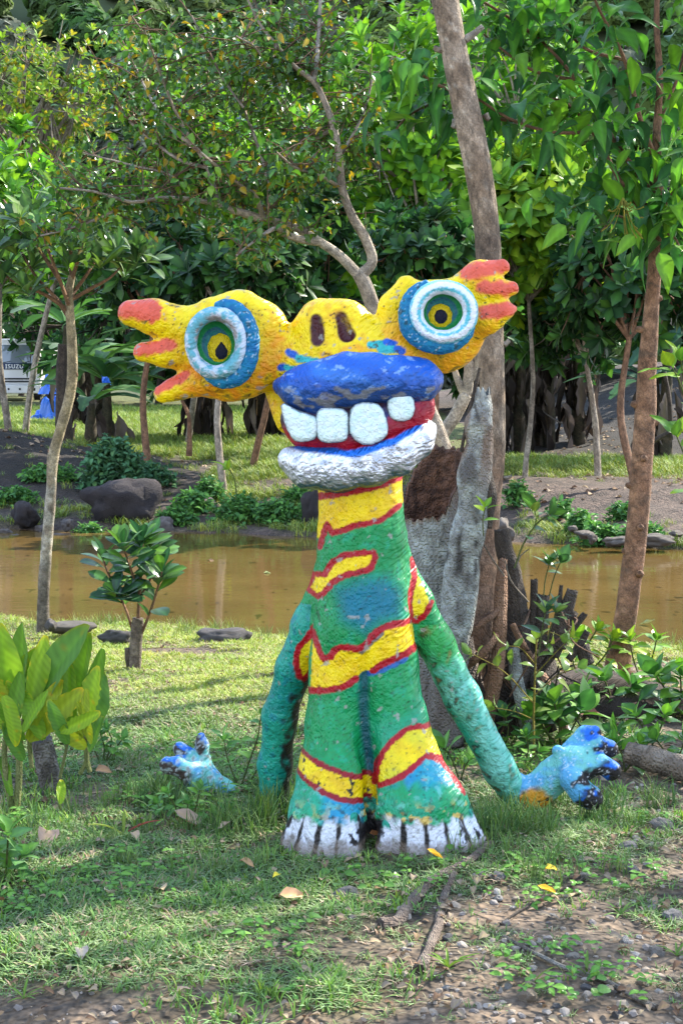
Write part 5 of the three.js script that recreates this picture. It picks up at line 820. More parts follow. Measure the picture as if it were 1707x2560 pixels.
{
  reseed(157);
  const D = 6.7, b = foot(1290, D), P = (x, y, r, dz = 0) => [at(x, y, D + dz), r * mpp(D + dz)];
  const o = thing('root_stump', 'gnarled cut stump with tangled roots and sawn branch stubs right of the sculpture', 'tree stump', b);
  const w = (name, l, col = DARK, rag = 0.012) => part(o, name, limb(l.map((q) => P(...q)), b, { seg: 12, step: 0.015, rough: 0.16, col, ragged: rag }), wood);
  w('stem', [[1260, 1840, 60], [1285, 1640, 44], [1288, 1540, 32], [1278, 1430, 25], [1258, 1370, 22], [1252, 1325, 20]]);
  w('stem', [[1340, 1860, 100, 0.35], [1330, 1720, 80, 0.35], [1320, 1600, 52, 0.3], [1312, 1530, 30, 0.3]]);
  w('root', [[1205, 1870, 20, -0.2], [1222, 1770, 18, -0.2], [1240, 1680, 17, -0.2], [1248, 1570, 19, -0.15], [1252, 1480, 16, -0.1], [1256, 1400, 12, -0.05]], BROWN);
  w('root', [[1320, 1830, 19, -0.2], [1305, 1760, 18, -0.2], [1290, 1690, 17, -0.18], [1282, 1620, 14, -0.15]], LICHEN);
  w('root', [[1160, 1600, 8, -0.2], [1200, 1560, 9, -0.2], [1240, 1530, 8, -0.15], [1258, 1490, 7, -0.1]], BROWN);
  w('root', [[1160, 1670, 10, -0.2], [1210, 1630, 10, -0.25], [1240, 1590, 9, -0.2]], BROWN);
  w('root', [[1380, 1830, 14, -0.15], [1345, 1740, 14, -0.1], [1325, 1660, 15, 0.0]], DARK);
  w('root', [[1420, 1850, 12, 0], [1390, 1760, 13, 0.05], [1350, 1690, 16, 0.15]], BROWN);
  w('root', [[1110, 1860, 14, -0.15], [1140, 1800, 15, -0.1], [1180, 1740, 18, 0.0]], LICHEN);
  for (const l of [[[1322, 1640, 10], [1332, 1530, 10], [1334, 1450, 9.5]], [[1350, 1640, 18], [1352, 1570, 17], [1358, 1490, 16]], [[1395, 1620, 20], [1410, 1540, 19], [1430, 1476, 13]], [[1370, 1610, 9], [1392, 1540, 8], [1402, 1465, 4.5]], [[1340, 1690, 12], [1400, 1610, 11], [1460, 1536, 8]], [[1380, 1640, 17], [1410, 1570, 18], [1430, 1530, 14]], [[1420, 1650, 9], [1450, 1610, 9], [1466, 1580, 8]], [[1280, 1560, 9, -0.2], [1300, 1600, 9, -0.2], [1330, 1650, 8, -0.15]], [[1470, 1660, 17], [1462, 1640, 18], [1455, 1615, 17]]]) w('cut_branch', l, l[0][0] === 1280 ? BROWN : DARK);
  const thin = []; for (let i = 0; i < 34; i++) { const x = rr(1170, 1440), y = rr(1480, 1840); thin.push(limb([P(x, y, rr(2, 4), rr(-0.25, 0.1)), P(x + rr(-40, 40), y + rr(10, 50), 2.5, rr(-0.25, 0)), P(x + rr(-90, 90), y + rr(40, 120), 2, rr(-0.25, 0))], b, { seg: 5, step: 0.04, rough: 0.1, col: rnd() < 0.5 ? BROWN : DARK })); } part(o, 'root_tangle', mergeGeometries(thin), wood).userData.kind = 'stuff';
  const vine = []; for (const l of [[[1200, 1345, 2], [1225, 1390, 2], [1260, 1440, 2.4]], [[1262, 1400, 2], [1275, 1450, 2.2], [1320, 1505, 2.4]], [[1290, 1420, 1.6], [1300, 1390, 1.6], [1322, 1372, 1.4]]]) vine.push(limb(l.map(([x, y, r]) => P(x, y, r, -0.25)), b, { seg: 5, step: 0.03, rough: 0, col: GREY })); part(o, 'rootlet', mergeGeometries(vine), wood);
  // earth heaped round the roots
  const g = rock(1, 1, 1, 1, 5.5, 5, 0.35, (x, y, z) => mix3([0.03, 0.022, 0.017], [0.085, 0.06, 0.045], clamp(0.5 + noise(x * 9, y * 9, z * 9) + noise(x * 30, y * 30, z * 30) * 0.5)));
  const m1 = whole('earth_heap', g, mat([1, 1, 1], 1, { vertexColors: true, bumpMap: stuccoBump, bumpScale: 0.03 }), 'heap of dark root-bound earth under the slim brown tree', 'earth heap', foot(1500, 7.3).add(V(0, 0.0, 0))); m1.scale.set(0.5, 0.16, 0.34); m1.userData.kind = 'thing';
}
// ---------------------------------------------------------------- plants
// stems: [[px,py,radius px,dz]...]; leaves along each stem
function plant({ name, label, category = 'plant', group, px, py, d, stems, geos, tints, L, gap = 0.05, from = 0.2, col = [0.10, 0.13, 0.03], mode = 'alt', coat = 0.45, trans = 0.4, nPart = 300, seedN = 1, up = 0.3, tipN = 4 }) {
  reseed(seedN);
  const b = d ? foot(px, d) : ground(px, py), D = -b.z, o = thing(name, label, category, b, group), list = [];
  for (const s of stems) {
    const p = s.map(([x, y, r = 2, dz = 0]) => [at(x, y, D + dz), r * mpp(D)]);
    part(o, 'stem', limb(p, b, { seg: 6, step: 0.03, rough: 0.04, col: () => mix3(col, [col[0] * 1.4, col[1] * 1.4, col[2] * 1.3], rnd()) }), wood);
    const cv = p.length > 2 ? new THREE.CatmullRomCurve3(p.map((q) => q[0])) : new THREE.LineCurve3(p[0][0], p[1][0]), len = cv.getLength(), n = Math.max(1, Math.floor(len * (1 - from) / gap)); let ph = rnd() * 6.28;
    for (let i = 0; i < n; i++) { const u = lerp(from, 1, (i + 0.5) / n), q = cv.getPoint(u), t = cv.getTangent(u), e1 = V(0.3, 0.5, 0.8).cross(t).normalize(), e2 = t.clone().cross(e1); const reps = mode === 'pair' ? 2 : 1; for (let k = 0; k < reps; k++) { ph += mode === 'pair' ? Math.PI : 2.4; const dir = e1.clone().multiplyScalar(Math.cos(ph)).addScaledVector(e2, Math.sin(ph)).addScaledVector(t, up + rr(-0.15, 0.3)); list.push({ m: lay(q, dir, t.clone().add(V(0, 0.7, 0.5)), L * rr(0.75, 1.15)) }); } if (mode === 'pair') ph += 1.57; }
    const t = cv.getTangent(1); if (tipN) rosette(list, cv.getPoint(1), t, tipN, L * 0.95, { spread: 0.85 });
  }
  foliage(o, geos, tints, list, nPart, { coat, trans });
  return o;
}
// glossy shrub with a stout little trunk
{
  reseed(171); const b = ground(338, 1678), D = -b.z, P = (x, y, r, dz = 0) => [at(x, y, D + dz), r * mpp(D)];
  const o = thing('glossy_shrub', 'small shrub with a stout trunk and glossy dark paddle leaves in front of the pond', 'shrub', b), list = [];
  part(o, 'trunk', limb([P(338, 1715, 22), P(338, 1670, 17), P(342, 1600, 15.5), P(346, 1545, 14)], b, { seg: 14, step: 0.012, rough: 0.18, col: skin([0.10, 0.08, 0.065], [0.2, 0.17, 0.14], 0.5, 16) }), bark);
  part(o, 'branch_stub', limb([P(328, 1680, 9), P(322, 1645, 10), P(320, 1620, 8)], b, { seg: 9, step: 0.012, rough: 0.2, col: DARK }), bark);
  const st = [[[346, 1550, 5], [350, 1480, 4.5], [356, 1400, 4], [356, 1350, 3.5]], [[336, 1590, 4], [318, 1530, 3.5], [300, 1490, 3], [270, 1430, 3], [258, 1395, 2.5]], [[352, 1590, 4], [376, 1530, 3.5], [392, 1480, 3], [405, 1430, 2.6]], [[350, 1480, 3], [330, 1430, 3], [318, 1395, 2.6], [310, 1370, 2.2]], [[352, 1490, 3], [380, 1440, 3], [384, 1395, 2.6], [376, 1360, 2.2]], [[350, 1500, 2.5], [320, 1500, 2.5], [290, 1490, 2]]];
  st.forEach((l, i) => { const zz = [0, 0.05, -0.06, -0.12, 0.1, -0.1][i], p = l.map(([x, y, r], k) => P(x, y, r, zz * k / 2)); part(o, 'stem', limb(p, b, { seg: 7, step: 0.03, rough: 0.05, col: BROWN }), bark); const cv = new THREE.CatmullRomCurve3(p.map((q) => q[0])); let ph = rnd() * 6; for (let k = 0; k < 16; k++) { const u = rr(0.25, 1), q = cv.getPoint(u), t = cv.getTangent(u); ph += 2.4; const dir = V(Math.cos(ph), rr(0.1, 1.0), Math.sin(ph)).addScaledVector(t, 0.2); list.push({ m: lay(q, dir, V(0, 1, 0.45), rr(0.13, 0.18), 1.3) }); } rosette(list, p[p.length - 1][0], V(rr(-0.2, 0.2), 1, 0.15), i === 0 ? 9 : 6, 0.155, { spread: 0.8 }); });
  foliage(o, [paddleA, paddleB], [[0.022, 0.085, 0.026], [0.034, 0.12, 0.026], [0.018, 0.07, 0.028], [0.08, 0.20, 0.022]], list, 300, { coat: 0.8, trans: 0.3 });
}
// broad-leaved clump at the left front
{
  reseed(181); const b = ground(110, 2040), D = -b.z, tp = [0.52, 0.27, 0.02];
  const o = thing('broad_leaf_clump', 'clump of tall broad yellow-green leaves with browned tips at the left front', 'plant', b);
  const g = [0, 1, 2, 3].map((i) => leafGeo({ rows: 22, cols: 6, vein: 0.09, spot: 0.025, w: [0.145, 0.17, 0.12, 0.185][i], prof: profStrap, curl: [0.12, 0.3, 0.05, 0.2][i], fold: 0.35, wave: 0.03, rib: 1.3, edge: 0.9, tip: i === 2 ? null : [2.6, 1.3, 0.6], s: i + 1, tear: i === 3 ? 0.25 : 0.08 }));
  // [base px, base py, tip px, tip py, dz, shape, facing x]
  const L = [[40, 1800, 8, 1600, 0, 0, 0.3], [60, 1770, 52, 1590, 0.1, 2, -0.5], [70, 1775, 112, 1615, 0, 0, 0.4], [85, 1790, 160, 1595, 0.05, 1, -0.5], [70, 1850, 185, 1745, -0.1, 3, 0.1], [180, 1820, 170, 1680, 0, 0, -0.1], [195, 1760, 210, 1612, 0.12, 0, -0.3], [215, 1825, 232, 1690, -0.02, 3, -0.2], [222, 1830, 268, 1700, 0.05, 1, 0.6], [215, 1870, 135, 1800, -0.1, 1, 0.1], [30, 1760, -30, 1640, 0, 1, 0.2], [20, 1850, 50, 1700, -0.1, 2, 0.1], [10, 1740, 48, 1840, -0.15, 1, 0.7], [120, 1780, 95, 1660, 0.15, 0, 0], [200, 1850, 215, 1740, -0.12, 2, 0.6], [0, 1780, 25, 1650, 0.15, 3, -0.3], [130, 1720, 160, 1640, 0.2, 0, 0], [152, 2010, 155, 1950, -0.15, 1, 0.2], [60, 1900, 20, 1830, -0.08, 1, 0.2], [95, 1840, 130, 1720, -0.05, 1, -0.3], [110, 1850, 60, 1740, -0.12, 3, 0.2], [60, 1850, 5, 1770, -0.12, 0, 0.2], [150, 1830, 235, 1790, -0.16, 3, 0.2], [225, 1880, 250, 1800, -0.05, 0, -0.3], [20, 1790, -20, 1690, -0.05, 3, 0.4], [130, 1800, 120, 1690, 0.05, 3, 0.2], [30, 1990, 10, 1900, -0.05, 2, 0], [90, 1800, 30, 1720, 0.0, 0, 0.3], [75, 1800, 90, 1650, 0.12, 2, -0.2], [140, 1760, 190, 1640, 0.1, 0, 0.4], [20, 1760, 70, 1640, 0.1, 1, -0.4], [200, 1800, 250, 1650, 0.08, 2, 0.3], [45, 1850, -15, 1770, 0.0, 0, 0.2], [170, 1860, 130, 1770, -0.14, 0, 0.2], [228, 1860, 200, 1770, -0.1, 2, 0.5], [60, 1830, 110, 1740, -0.16, 2, -0.3]];
  const tint = [[0.20, 0.36, 0.018], [0.14, 0.29, 0.022], [0.25, 0.40, 0.02], [0.11, 0.25, 0.035], [0.30, 0.37, 0.018]];
  L.forEach(([x0, y0, x1, y1, dz, k, fx], i) => { const a = at(x0, y0, D + dz), e = at(x1, y1, D + dz + (i % 3 - 1) * 0.05), dir = e.clone().sub(a), m = part(o, 'leaf', g[k], leafMat(tint[i % 5], 0.3, 0.45)); lay(a.sub(b), dir, V(fx, 0.15, 0.9), dir.length() * 1.18).decompose(m.position, m.quaternion, m.scale); });
  for (const l of [[[48, 2080, 8], [22, 1980, 8], [12, 1880, 7], [20, 1800, 6]], [[42, 2030, 9], [48, 1950, 9], [52, 1850, 8], [68, 1770, 6]], [[200, 1935, 6], [218, 1900, 6], [212, 1840, 5], [200, 1760, 4]], [[150, 1945, 4], [165, 1880, 4], [175, 1830, 4]], [[225, 1930, 6], [215, 1880, 6], [222, 1830, 5]], [[165, 2050, 4], [150, 2015, 4], [150, 1990, 3]], [[80, 1920, 6], [75, 1850, 6], [85, 1790, 5]]]) part(o, 'stalk', limb(l.map(([x, y, r]) => [at(x, y, D - 0.02), r * mpp(D)]), b, { seg: 8, step: 0.03, rough: 0.05, col: (p) => mix3([0.16, 0.21, 0.05], [0.24, 0.25, 0.10], clamp(0.5 + noise(p.x * 40, p.y * 40, 1))) }), wood);
}
{ reseed(183); const D = 5.75, b = foot(140, D); whole('weathered_stump', limb([[at(140, 2020, D), 0.042], [at(122, 1930, D), 0.043], [at(105, 1850, D), 0.040]], b, { seg: 20, step: 0.008, rough: 0.1, freq: 25, col: (p) => mix3(skin([0.10, 0.088, 0.078], [0.25, 0.23, 0.21], 0.7, 26)(p), [0.03, 0.026, 0.024], 0.7 * sstep(0.25, 0.5, noise(p.x * 90, p.y * 14, p.z * 90))), ragged: 0.02 }), wood, 'grey weathered cut post leaning under the broad yellow-green leaves', 'stump', b); }
const T_WEED = [[0.11, 0.28, 0.05], [0.085, 0.23, 0.055], [0.15, 0.33, 0.05]];
const serr = leafGeo({ rows: 6, cols: 4, w: 0.3, prof: profOvate, curl: 0.3, fold: 0.12, wave: 0.02, rib: 1.3, petiole: 0.12 });
plant({ name: 'leafy_weed', label: 'soft green weed at the lower left edge under the broad-leaved clump', px: 20, py: 2200, seedN: 201, stems: [[[20, 2205, 3], [18, 2150, 3], [22, 2085, 2.4]], [[20, 2205, 3], [40, 2170, 2.5], [52, 2140, 2]], [[15, 2200, 3], [-10, 2160, 2.5], [-20, 2120, 2]]], geos: [serr], tints: T_WEED, L: 0.085, gap: 0.03, mode: 'pair' });
plant({ name: 'leafy_weed', label: 'pale soft-leaved weed in front of the small blue hand', px: 455, py: 2070, seedN: 203, stems: [[[450, 2070, 2], [440, 2020, 2], [420, 1985, 1.6]], [[455, 2070, 2], [465, 2040, 2], [470, 2010, 1.5]], [[470, 2070, 2], [490, 2020, 2], [500, 1975, 1.5]], [[480, 2080, 2], [540, 2050, 2], [570, 2025, 1.6]], [[440, 2070, 2], [410, 2040, 2], [395, 2010, 1.6]]], geos: [serr], tints: T_WEED, L: 0.052, gap: 0.03, mode: 'pair' });
plant({ name: 'leafy_weed', label: 'soft-leaved weed sprawling beside the broad-leaved clump', px: 270, py: 1910, seedN: 205, stems: [[[255, 1910, 2], [262, 1870, 2], [250, 1830, 1.6]], [[262, 1910, 2], [290, 1870, 2], [305, 1850, 1.6]], [[250, 1905, 2], [230, 1860, 2], [215, 1830, 1.5]], [[265, 1905, 2], [280, 1850, 2], [270, 1825, 1.5]]], geos: [serr], tints: T_WEED, L: 0.06, gap: 0.03, mode: 'pair' });
plant({ name: 'leafy_weed', label: 'straggly weed climbing against the green left arm', px: 620, py: 1975, seedN: 207, stems: [[[600, 1975, 2.5], [625, 1900, 2.2], [645, 1840, 2], [652, 1790, 1.6]], [[610, 1975, 2], [640, 1930, 2], [660, 1895, 1.5]], [[600, 1975, 2], [570, 1900, 2], [560, 1850, 1.5]]], geos: [serr], tints: T_WEED, L: 0.065, gap: 0.06, mode: 'pair' });
plant({ name: 'leafy_weed', label: 'long-leaved green weed between the right leg and the right arm', px: 1150, py: 1960, seedN: 209, stems: [[[1150, 1960, 2.5], [1160, 1920, 2], [1175, 1895, 1.6]], [[1150, 1960, 2.5], [1130, 1900, 2], [1110, 1870, 1.6]]], geos: [broadA], tints: T_WEED, L: 0.11, gap: 0.06 });
const T_FIG = [[0.035, 0.11, 0.028], [0.07, 0.18, 0.03], [0.05, 0.14, 0.03], [0.22, 0.30, 0.04]];
plant({ name: 'fig_sapling', label: 'sapling shoot with oval leaves highest above the cut stump', px: 1290, d: 6.3, seedN: 221, stems: [[[1285, 1420, 2.2], [1310, 1355, 2.2], [1345, 1305, 2], [1375, 1285, 1.6]], [[1330, 1325, 1.5], [1340, 1300, 1.5], [1335, 1275, 1.2]]], geos: [broadA], tints: T_FIG, L: 0.10, gap: 0.033, from: 0.35, tipN: 5, coat: 0.8 });
plant({ name: 'fig_sapling', label: 'sapling shoot with oval leaves just above the sawn branch stubs', px: 1370, d: 6.4, seedN: 223, stems: [[[1358, 1490, 1.6], [1362, 1450, 1.6], [1372, 1410, 1.4]], [[1372, 1490, 1.6], [1385, 1440, 1.5], [1400, 1405, 1.3]]], geos: [broadA], tints: T_FIG, L: 0.085, gap: 0.05, from: 0.5, tipN: 7, coat: 0.8 });
plant({ name: 'fig_sapling', label: 'sapling with round two-toned leaves in front of the sawn branch stubs', px: 1360, d: 6.1, seedN: 225, stems: [[[1345, 1640, 2], [1352, 1590, 2], [1362, 1530, 1.6]], [[1365, 1620, 2], [1375, 1570, 1.6], [1390, 1530, 1.4]]], geos: [broadA], tints: [[0.05, 0.12, 0.06], [0.09, 0.20, 0.04], [0.20, 0.30, 0.06], [0.05, 0.13, 0.04]], L: 0.09, gap: 0.045, from: 0.4, tipN: 6, coat: 0.8 });
plant({ name: 'fig_sapling', label: 'short shoot with yellow-green leaves between the dead trunk and the leaning trunk', px: 1210, d: 6.3, seedN: 226, stems: [[[1208, 1340, 1.6], [1206, 1300, 1.6], [1212, 1270, 1.3]]], geos: [broadA], tints: T_LIME, L: 0.075, gap: 0.03, from: 0.3, tipN: 3 });
plant({ name: 'pinnate_seedling', label: 'upright yellow-stemmed seedling with feathery leaflets in front of the root stump', px: 1335, py: 1900, seedN: 231, stems: [[[1335, 1905, 3], [1333, 1800, 3], [1336, 1700, 2.6], [1340, 1600, 2]], [[1334, 1760, 2], [1260, 1680, 1.6], [1180, 1635, 1.3]], [[1335, 1690, 2], [1380, 1640, 1.6], [1420, 1600, 1.3]], [[1334, 1740, 2], [1390, 1690, 1.6], [1440, 1670, 1.3]], [[1336, 1660, 1.6], [1300, 1620, 1.4], [1270, 1615, 1.2]], [[1334, 1800, 2], [1290, 1780, 1.6], [1240, 1770, 1.3]], [[1338, 1600, 1.6], [1370, 1580, 1.4], [1400, 1590, 1.2]]], geos: [serr], tints: [[0.12, 0.21, 0.025], [0.16, 0.23, 0.022], [0.08, 0.17, 0.03]], L: 0.075, gap: 0.045, from: 0.35, tipN: 3, col: [0.24, 0.20, 0.03] });
const T_UNDER = [[0.06, 0.19, 0.026], [0.09, 0.25, 0.028], [0.04, 0.14, 0.03], [0.13, 0.31, 0.025]];
const under = [
  [1400, 1870, [[[1400, 1870, 3], [1395, 1800, 2.5], [1385, 1760, 2]], [[1400, 1870, 3], [1430, 1820, 2.5], [1450, 1780, 2]], [[1395, 1870, 3], [1360, 1820, 2.5], [1345, 1790, 2]]], 0.14, 'dark leafy undergrowth plant directly behind the large blue hand'],
  [1520, 1790, [[[1520, 1790, 2.5], [1525, 1740, 2.2], [1510, 1700, 2]], [[1520, 1790, 2.5], [1560, 1740, 2.2], [1580, 1715, 2]], [[1515, 1790, 2.5], [1480, 1750, 2], [1460, 1740, 2]]], 0.12, 'undergrowth plant with broad leaves at the foot of the slim brown trunk'],
  [1620, 1880, [[[1620, 1880, 2.5], [1610, 1830, 2.2], [1590, 1790, 2]], [[1620, 1880, 2.5], [1650, 1820, 2.2], [1660, 1790, 2]], [[1620, 1880, 2.5], [1570, 1850, 2], [1540, 1830, 2]]], 0.095, 'undergrowth plant with oval leaves above the fallen log'],
  [1680, 1800, [[[1680, 1800, 2.5], [1670, 1740, 2.2], [1640, 1690, 2]], [[1680, 1800, 2.5], [1700, 1740, 2.2], [1700, 1690, 2]], [[1690, 1800, 2.5], [1730, 1740, 2]]], 0.15, 'tall long-leaved undergrowth plant at the right edge near the water'],
  [1670, 1930, [[[1670, 1930, 2.5], [1660, 1880, 2], [1640, 1850, 2]], [[1675, 1930, 2.5], [1700, 1880, 2], [1710, 1850, 2]]], 0.085, 'small undergrowth plant in front of the fallen log'],
  [1560, 1930, [[[1560, 1930, 2.5], [1555, 1890, 2], [1540, 1860, 2]], [[1560, 1930, 2.5], [1590, 1890, 2], [1600, 1865, 2]]], 0.085, 'small undergrowth plant right beside the fingers of the large blue hand'],
  [1260, 1880, [[[1260, 1880, 2.5], [1270, 1820, 2], [1262, 1790, 2]], [[1260, 1880, 2.5], [1300, 1830, 2], [1310, 1800, 2]], [[1255, 1880, 2.5], [1230, 1840, 2]]], 0.075, 'undergrowth plant between the right arm and the root stump'],
  [1310, 1920, [[[1310, 1920, 2], [1320, 1870, 2], [1315, 1840, 1.6]], [[1310, 1920, 2], [1345, 1880, 2]]], 0.06, 'little round-leaved weed above the orange wrist'],
  [1470, 1690, [[[1450, 1690, 2.5], [1465, 1620, 2], [1490, 1575, 2]], [[1460, 1690, 2.5], [1510, 1640, 2], [1530, 1600, 2]], [[1440, 1690, 2.5], [1430, 1640, 2], [1440, 1600, 2]]], 0.10, 'sunlit lime-green bush between the root stump and the slim brown trunk'],
  [1610, 1700, [[[1600, 1700, 2], [1580, 1640, 2], [1575, 1600, 1.6]], [[1605, 1700, 2], [1630, 1640, 2], [1640, 1600, 1.6]]], 0.10, 'sunlit shoot right of the slim brown trunk by the water'],
];
under.forEach(([px, py, stems, L, label], i) => plant({ name: 'undergrowth_plant', label, px, py, seedN: 240 + i, stems, geos: [broadA, serr], tints: i > 7 ? T_LIME : T_UNDER, L, gap: 0.024, from: 0.12, coat: 0.7, tipN: 6 }));
// leaves that reach in from the right edge
plant({ name: 'overhanging_shrub', label: 'yellow-green spotted leaves reaching in at the right edge above the pond', px: 1740, d: 6.2, seedN: 261, stems: [[[1760, 1500, 4], [1740, 1250, 3], [1715, 1000, 2.5], [1700, 900, 2]], [[1738, 1230, 2.5], [1710, 1140, 2], [1690, 1090, 1.6]], [[1720, 1020, 2.5], [1695, 950, 2], [1680, 920, 1.6]]], geos: [dripB, broadA], tints: T_LIME, L: 0.13, gap: 0.09, from: 0.3, tipN: 3 });
// little sprout on the far side of the pond and weeds by the bank
plant({ name: 'bank_sprout', label: 'two-leaved pale green sprout in front of the whitish spotted trunk', px: 588, d: 19.8, seedN: 263, stems: [[[592, 1260, 2], [590, 1220, 1.8], [584, 1190, 1.5], [572, 1172, 1.3]]], geos: [broadA], tints: T_LIME, L: 0.24, gap: 2, from: 0.9, tipN: 3 });

// ---------------------------------------------------------------- far bank: boulders, bush, herbs, bananas, tarps, truck
const rockCol = (d0, l0, q = 0.95, dark = d0.map((v) => v * q), light = l0.map((v) => v * q)) => (x, y, z, s) => mix3(dark, light, clamp(0.40 + 0.8 * noise(x * 3 + s, y * 3, z * 3) + 0.7 * noise(x * 9, y * 9, z * 9 + s) + 0.5 * noise(x * 24, y * 24, z * 24 + s) + 0.2 * y));
const rockMat = mat([1, 1, 1], 0.93, { vertexColors: true, bumpMap: stuccoBump, bumpScale: 0.04 });
function boulder(px, py, d, wpx, hpx, label, group, c = [[0.026, 0.020, 0.021], [0.085, 0.068, 0.066]], name = 'boulder', cat = 'boulder', sk = 0.62) { const k = mpp(d), p = at(px, py, d); const m = whole(name, rock(1, 1, 1, 1, px * 0.37 + py, 4, 0.3, rockCol(...c)), rockMat, label, cat, p, group); m.scale.set(wpx / 2 * k, hpx / 2 * k, wpx / 2 * k * sk); m.rotation.y = px % 3; if (py > 1500) m.position.y -= hpx * 0.12 * k; return m; }
boulder(309, 1262, 19.6, 185, 125, 'largest dark boulder on the far shore, round and blackish');
boulder(62, 1290, 19.2, 95, 70, 'angular grey boulder at the left end of the far shore');
boulder(790, 1285, 19.0, 95, 130, 'big dark purplish boulder half hidden behind the striped neck');
boulder(170, 1312, 18.7, 44, 34, 'small grey stone between the angular boulder and the largest dark one', null, [[0.12, 0.105, 0.095], [0.28, 0.25, 0.235]]);
const shoreG = 'pale stones along the far shoreline';
[[12, 1335, 40, 26], [110, 1325, 60, 28], [150, 1342, 55, 18], [405, 1322, 60, 55], [470, 1272, 40, 36], [520, 1268, 55, 42], [580, 1290, 46, 36], [655, 1282, 40, 46], [720, 1270, 44, 30], [40, 1346, 60, 20]].forEach(([x, y, w, h], i) => boulder(x, y, 18.8 + (1335 - y) * 0.02, w, h, ['pale stone at the waterline farthest left on the far shore', 'flat pale stone at the waterline behind the young tree trunk', 'thin pale slab at the waterline right of the young tree trunk', 'pointed grey stone at the right flank of the largest dark boulder', 'rounded grey stone in the herbs right of the largest dark boulder', 'broad grey-brown stone under the left eye on the far shore', 'pale stone in the middle of the herb patch on the far shore', 'upright grey stone in the herbs left of the striped neck', 'pale tan stone in the herbs nearest the striped neck', 'low flat stone in the water at the far left shore'][i], shoreG, [[0.14, 0.115, 0.10], [0.29, 0.25, 0.225]], 'shore_stone', 'stone'));
const shoreR = 'flat stones along the right far shore';
[[1460, 1335, 66, 22], [1480, 1346, 34, 26], [1545, 1353, 80, 26], [1635, 1350, 110, 30], [1690, 1334, 50, 16], [1250, 1330, 90, 60], [1430, 1322, 30, 16]].forEach(([x, y, w, h], i) => boulder(x, y, 16.9 + (1345 - y) * 0.02, w, h, ['flat tan stone at the left end of the right far shore', 'small bluish block on the right far shore', 'long flat pale stone left of the slim brown trunk on the far shore', 'largest flat pale stone right of the slim brown trunk on the far shore', 'flat stone at the right edge of the far shore', 'large smooth muddy stone behind the topmost fig shoot', 'tiny pale stone behind the flat tan one on the far shore'][i], shoreR, [[0.15, 0.125, 0.10], [0.30, 0.26, 0.22]], 'shore_stone', 'stone'));
boulder(558, 1588, 9.7, 130, 52, 'low grey boulder in the grass of the near bank left of the sculpture', null, [[0.10, 0.09, 0.09], [0.25, 0.225, 0.215]]);
boulder(288, 1590, 9.6, 80, 42, 'grey flat boulder on the near bank behind the glossy shrub', null, [[0.09, 0.085, 0.08], [0.2, 0.185, 0.175]]);
boulder(180, 1566, 9.9, 130, 30, 'broad pale slab on the near bank right of the young tree', null, [[0.17, 0.15, 0.12], [0.32, 0.28, 0.235]]);
boulder(128, 1558, 9.7, 44, 34, 'small grey stone touching the foot of the young tree', null, [[0.14, 0.125, 0.115], [0.28, 0.255, 0.24]]);
boulder(742, 1585, 9.6, 50, 30, 'small dark stone on the near bank beside the left arm', null, [[0.08, 0.075, 0.075], [0.18, 0.165, 0.16]]);
// bluish feathery bush
function bush({ name = 'bush', label, px, d, y0, y1, w, tints, n, L, seedN, geo = ovalS, group }) {
  reseed(seedN); const b = foot(px, d), k = mpp(d), top = at(px, y0, d).y, bot = b.y, H = Math.max(0.15, top - bot), o = thing(name, label, 'bush', b, group), list = [], tw = [];
  for (let i = 0; i < n; i++) { const a = rnd() * 6.28, r = Math.sqrt(rnd()), y = rnd(), lim = Math.sqrt(Math.max(0, 1 - Math.pow(y * 0.97, 2.2))) * (0.85 + 0.35 * noise(Math.cos(a) * 1.5 + seedN, y * 2, Math.sin(a) * 1.5)), p = V(b.x + Math.cos(a) * r * w * k * lim, bot + y * H * (0.9 + 0.3 * noise(a * 2, r * 2, seedN)), b.z + Math.sin(a) * r * w * k * 0.7 * lim); if (i % 14 === 0) tw.push(limb([[b.clone().add(V(rr(-.05, .05), -0.05, 0)), 0.006], [b.clone().lerp(p, 0.5).add(V(0, 0.04, 0)), 0.005], [p, 0.003]], b, { seg: 4, step: 0.2, rough: 0, col: DARK, closed: false })); for (let j = 0; j < 4; j++) list.push({ m: lay(p.clone().add(V(rr(-1, 1), rr(-1, 1), rr(-1, 1)).multiplyScalar(L * 0.8)), V(rr(-1, 1), rr(-0.5, 0.9), rr(-1, 1)), V(rr(-0.5, 0.5), 1, rr(-0.3, 0.6)), L * rr(0.7, 1.2)) }); }
  part(o, 'twigs', mergeGeometries(tw), bark).userData.kind = 'stuff'; foliage(o, [geo], tints, list, 0, { coat: 0.2 }); return o;
}
const T_BLUE = [[0.07, 0.19, 0.09], [0.09, 0.23, 0.11], [0.05, 0.14, 0.065], [0.10, 0.22, 0.08]];
bush({ name: 'feathery_bush', label: 'feathery blue-green bush rising behind the largest dark boulder', px: 285, d: 21.2, y0: 1105, w: 105, tints: T_BLUE, n: 620, L: 0.11, seedN: 281 });
bush({ name: 'low_bush', label: 'low blue-green bush trailing right of the feathery bush', px: 380, d: 21.8, y0: 1165, w: 75, tints: T_BLUE, n: 220, L: 0.09, seedN: 282 });
